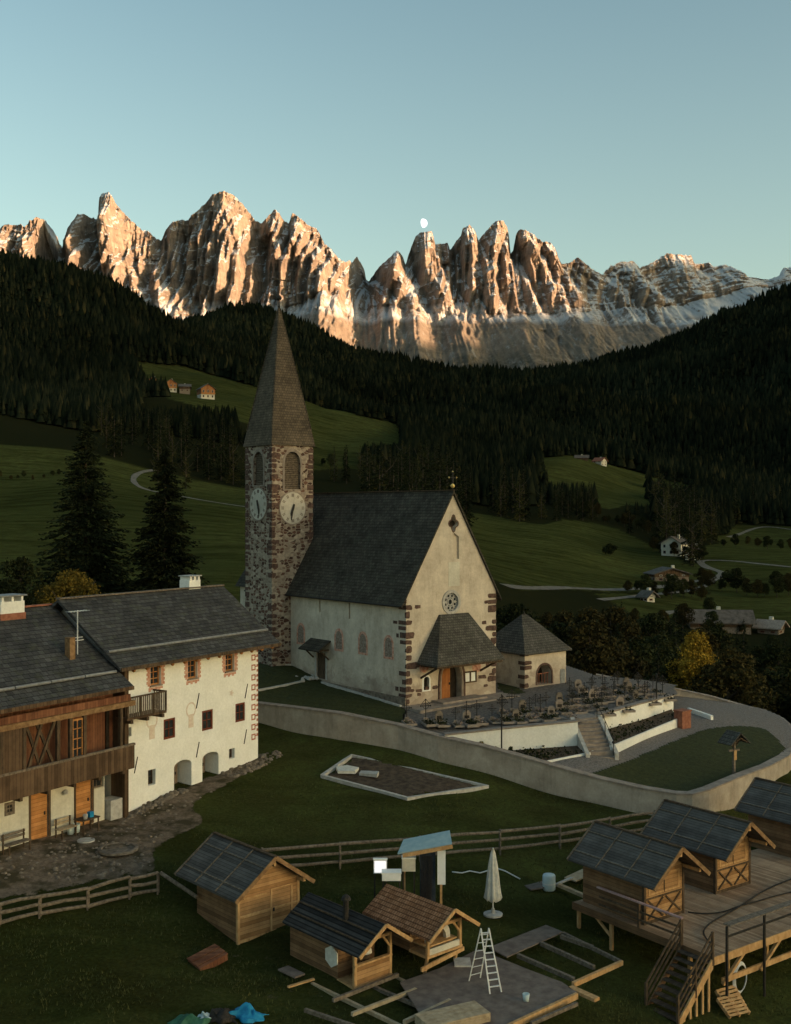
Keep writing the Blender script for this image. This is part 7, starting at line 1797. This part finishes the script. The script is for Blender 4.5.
def build_env():
    w = bpy.data.worlds.new('World'); scn.world = w; w.use_nodes = True; nt = w.node_tree
    bg = nt.nodes['Background']; sky = nt.nodes.new('ShaderNodeTexSky'); sky.sky_type = 'NISHITA'
    sky.sun_disc = False; sky.sun_elevation = SUN_EL
    sky.sun_rotation = math.atan2(SUN_AZ.x, SUN_AZ.y)
    sky.altitude = 1300; sky.air_density = 1.0; sky.dust_density = 9; sky.ozone_density = 1.7
    tn = nt.nodes.new('ShaderNodeMix'); tn.data_type = 'RGBA'; tn.blend_type = 'MULTIPLY'; tn.inputs[0].default_value = 1.0; tn.inputs[7].default_value = (0.80, 0.905, 0.765, 1)
    hs = nt.nodes.new('ShaderNodeHueSaturation'); hs.inputs['Saturation'].default_value = 0.80; nt.links.new(sky.outputs[0], hs.inputs['Color'])
    # tint painted into the sky colour: brighter and paler toward the horizon
    tcw = nt.nodes.new('ShaderNodeTexCoord'); sx = nt.nodes.new('ShaderNodeSeparateXYZ'); nt.links.new(tcw.outputs['Generated'], sx.inputs[0])
    rp = nt.nodes.new('ShaderNodeValToRGB'); nt.links.new(sx.outputs[2], rp.inputs[0]); rp.color_ramp.elements[0].position = 0.08; rp.color_ramp.elements[0].color = (1.62, 1.38, 1.17, 1); rp.color_ramp.elements[1].position = 0.46; rp.color_ramp.elements[1].color = (1, 1, 1, 1)
    mm = nt.nodes.new('ShaderNodeMix'); mm.data_type = 'RGBA'; mm.blend_type = 'MULTIPLY'; mm.inputs[0].default_value = 1.0; nt.links.new(hs.outputs[0], mm.inputs[6]); nt.links.new(rp.outputs[0], mm.inputs[7])
    nt.links.new(mm.outputs[2], tn.inputs[6]); nt.links.new(tn.outputs[2], bg.inputs[0]); bg.inputs[1].default_value = 0.15
    ld = bpy.data.lights.new('sun', 'SUN'); ld.energy = 5.0; ld.angle = math.radians(0.25); ld.color = (1.0, 0.60, 0.335)
    so = bpy.data.objects.new('sun', ld); COL.objects.link(so)
    d = Vector((SUN_AZ.x*math.cos(SUN_EL), SUN_AZ.y*math.cos(SUN_EL), math.sin(SUN_EL)))
    so.rotation_euler = d.to_track_quat('Z', 'Y').to_euler()
    cd = bpy.data.cameras.new('camera'); co = bpy.data.objects.new('camera', cd); COL.objects.link(co); scn.camera = co
    co.location = (0, 0, CAMZ); co.rotation_euler = (math.radians(90), 0, 0)
    cd.sensor_fit = 'HORIZONTAL'; cd.sensor_width = 36; cd.lens = 36*F/791; cd.clip_start = 0.5; cd.clip_end = 80000
    vs = scn.view_settings; vs.view_transform = 'Standard'; vs.look = 'None'; vs.gamma = 1; vs.exposure = EXPO; vs.use_curve_mapping = False
    scn.cycles.max_bounces = 5; scn.cycles.diffuse_bounces = 3; scn.cycles.caustics_reflective = False; scn.cycles.caustics_refractive = False
    # moon: the sunlit limb, waxing
    mb = MB(); c = P(423, 223.3, 42000); R = 42000*4.5/F
    n, m = 24, 12; vs_ = []; fs = []
    for i in range(m+1):
        ph = -1.25+ (math.pi/2+1.25)*i/m if False else -0.55+(math.pi/2+0.55)*i/m
        for k in range(n+1):
            th = -math.pi/2+math.pi*k/n
            vs_.append((c.x+R*math.cos(th)*math.sin(ph), c.y-R*math.cos(th)*math.cos(ph), c.z+R*math.sin(th)))
    for i in range(m):
        for k in range(n):
            a = i*(n+1)+k; fs.append((a, a+1, a+n+2, a+n+1))
    mb.add(vs_, fs)
    t = NT('moonlit_surface'); e = t.n.new('ShaderNodeEmission')
    t.L(t.ramp(t.noise(t.coord('Object'), 0.012, 3), [(0.3, 0.62), (0.7, 0.85)]), e.inputs[0]); e.inputs[1].default_value = 2.2/2**EXPO
    t.L(e.outputs[0], t.out.inputs[0])
    mb.build('moon', t.m, smooth=True, label='pale waxing moon above the left pillar of the right-hand rock towers'.replace('right-hand ', 'central '), cat='moon')
EXPO = 1.75
M.update(lib()); leaf_materials()
M['deckboards'] = m_plank('deck_boards', (0.29, 0.18, 0.11), (0.50, 0.345, 0.225), 0.145, 'x')
M['oldlarch'] = m_noise('aged_larch', (0.17, 0.095, 0.045), (0.30, 0.18, 0.09), 5)
M['stairboards'] = m_plank('dark_stair_boards', (0.07, 0.05, 0.036), (0.13, 0.095, 0.07), 0.2, 'y')
M['greyslab'] = m_noise('grey_brown_boards', (0.12, 0.092, 0.078), (0.20, 0.16, 0.135), 2)
M['fadedplank'] = m_noise('sawn_planks', (0.30, 0.225, 0.14), (0.46, 0.36, 0.24), 4, stretch=(1, 1, 1))
M['pinkrail'] = m_noise('pinkish_rail', (0.34, 0.20, 0.19), (0.45, 0.30, 0.28), 4)
M['bluesheet'] = m_noise('pale_blue_sheet', (0.27, 0.37, 0.39), (0.36, 0.45, 0.45), 3, .5, bump=.1)
M['cabinet'] = m_noise('dark_blue_cabinet', (0.02, 0.03, 0.045), (0.05, 0.06, 0.075), 3)
M['palebucket'] = m_noise('pale_blue_plastic', (0.42, 0.52, 0.54), (0.52, 0.60, 0.62), 5, .5, bump=0)
M['bluetarp'] = m_noise('blue_plastic', (0.01, 0.15, 0.32), (0.03, 0.26, 0.46), 4, .4)
M['greentarp'] = m_noise('green_plastic', (0.02, 0.08, 0.05), (0.05, 0.14, 0.09), 4, .5)
M['brightpanel'] = m_noise('glossy_white_panel', (0.84, 0.85, 0.86), (0.88, 0.88, 0.88), 2, .25, bump=0)
M['trimroof'] = M['stonecap']
_t = NT('lit_screen'); _e = _t.n.new('ShaderNodeEmission'); _e.inputs[0].default_value = (1, .98, .94, 1); _e.inputs[1].default_value = .32; _t.L(_e.outputs[0], _t.out.inputs[0]); M['brightpanel'] = _t.m
build_env()
build_land(); build_mountain(); build_shadow_ridge()
build_church(); build_tower(); build_chapel(); build_farmhouse(); build_barn()
build_yard(); build_yard_furniture()
fence('log_fence', [(262, 874), (340, 868), (420, 861), (500, 854), (560, 848), (610, 840), (655, 833)], 'long three-rail log fence crossing the meadow below the boundary wall')
fence('log_fence', [(-30, 931), (0, 925), (40, 917), (88, 909), (130, 898), (158, 893)], 'three-rail log fence below the bare courtyard', (.14, .50, .88), .9)
build_huts()
build_far(); build_trees(); build_forest(); build_grass()
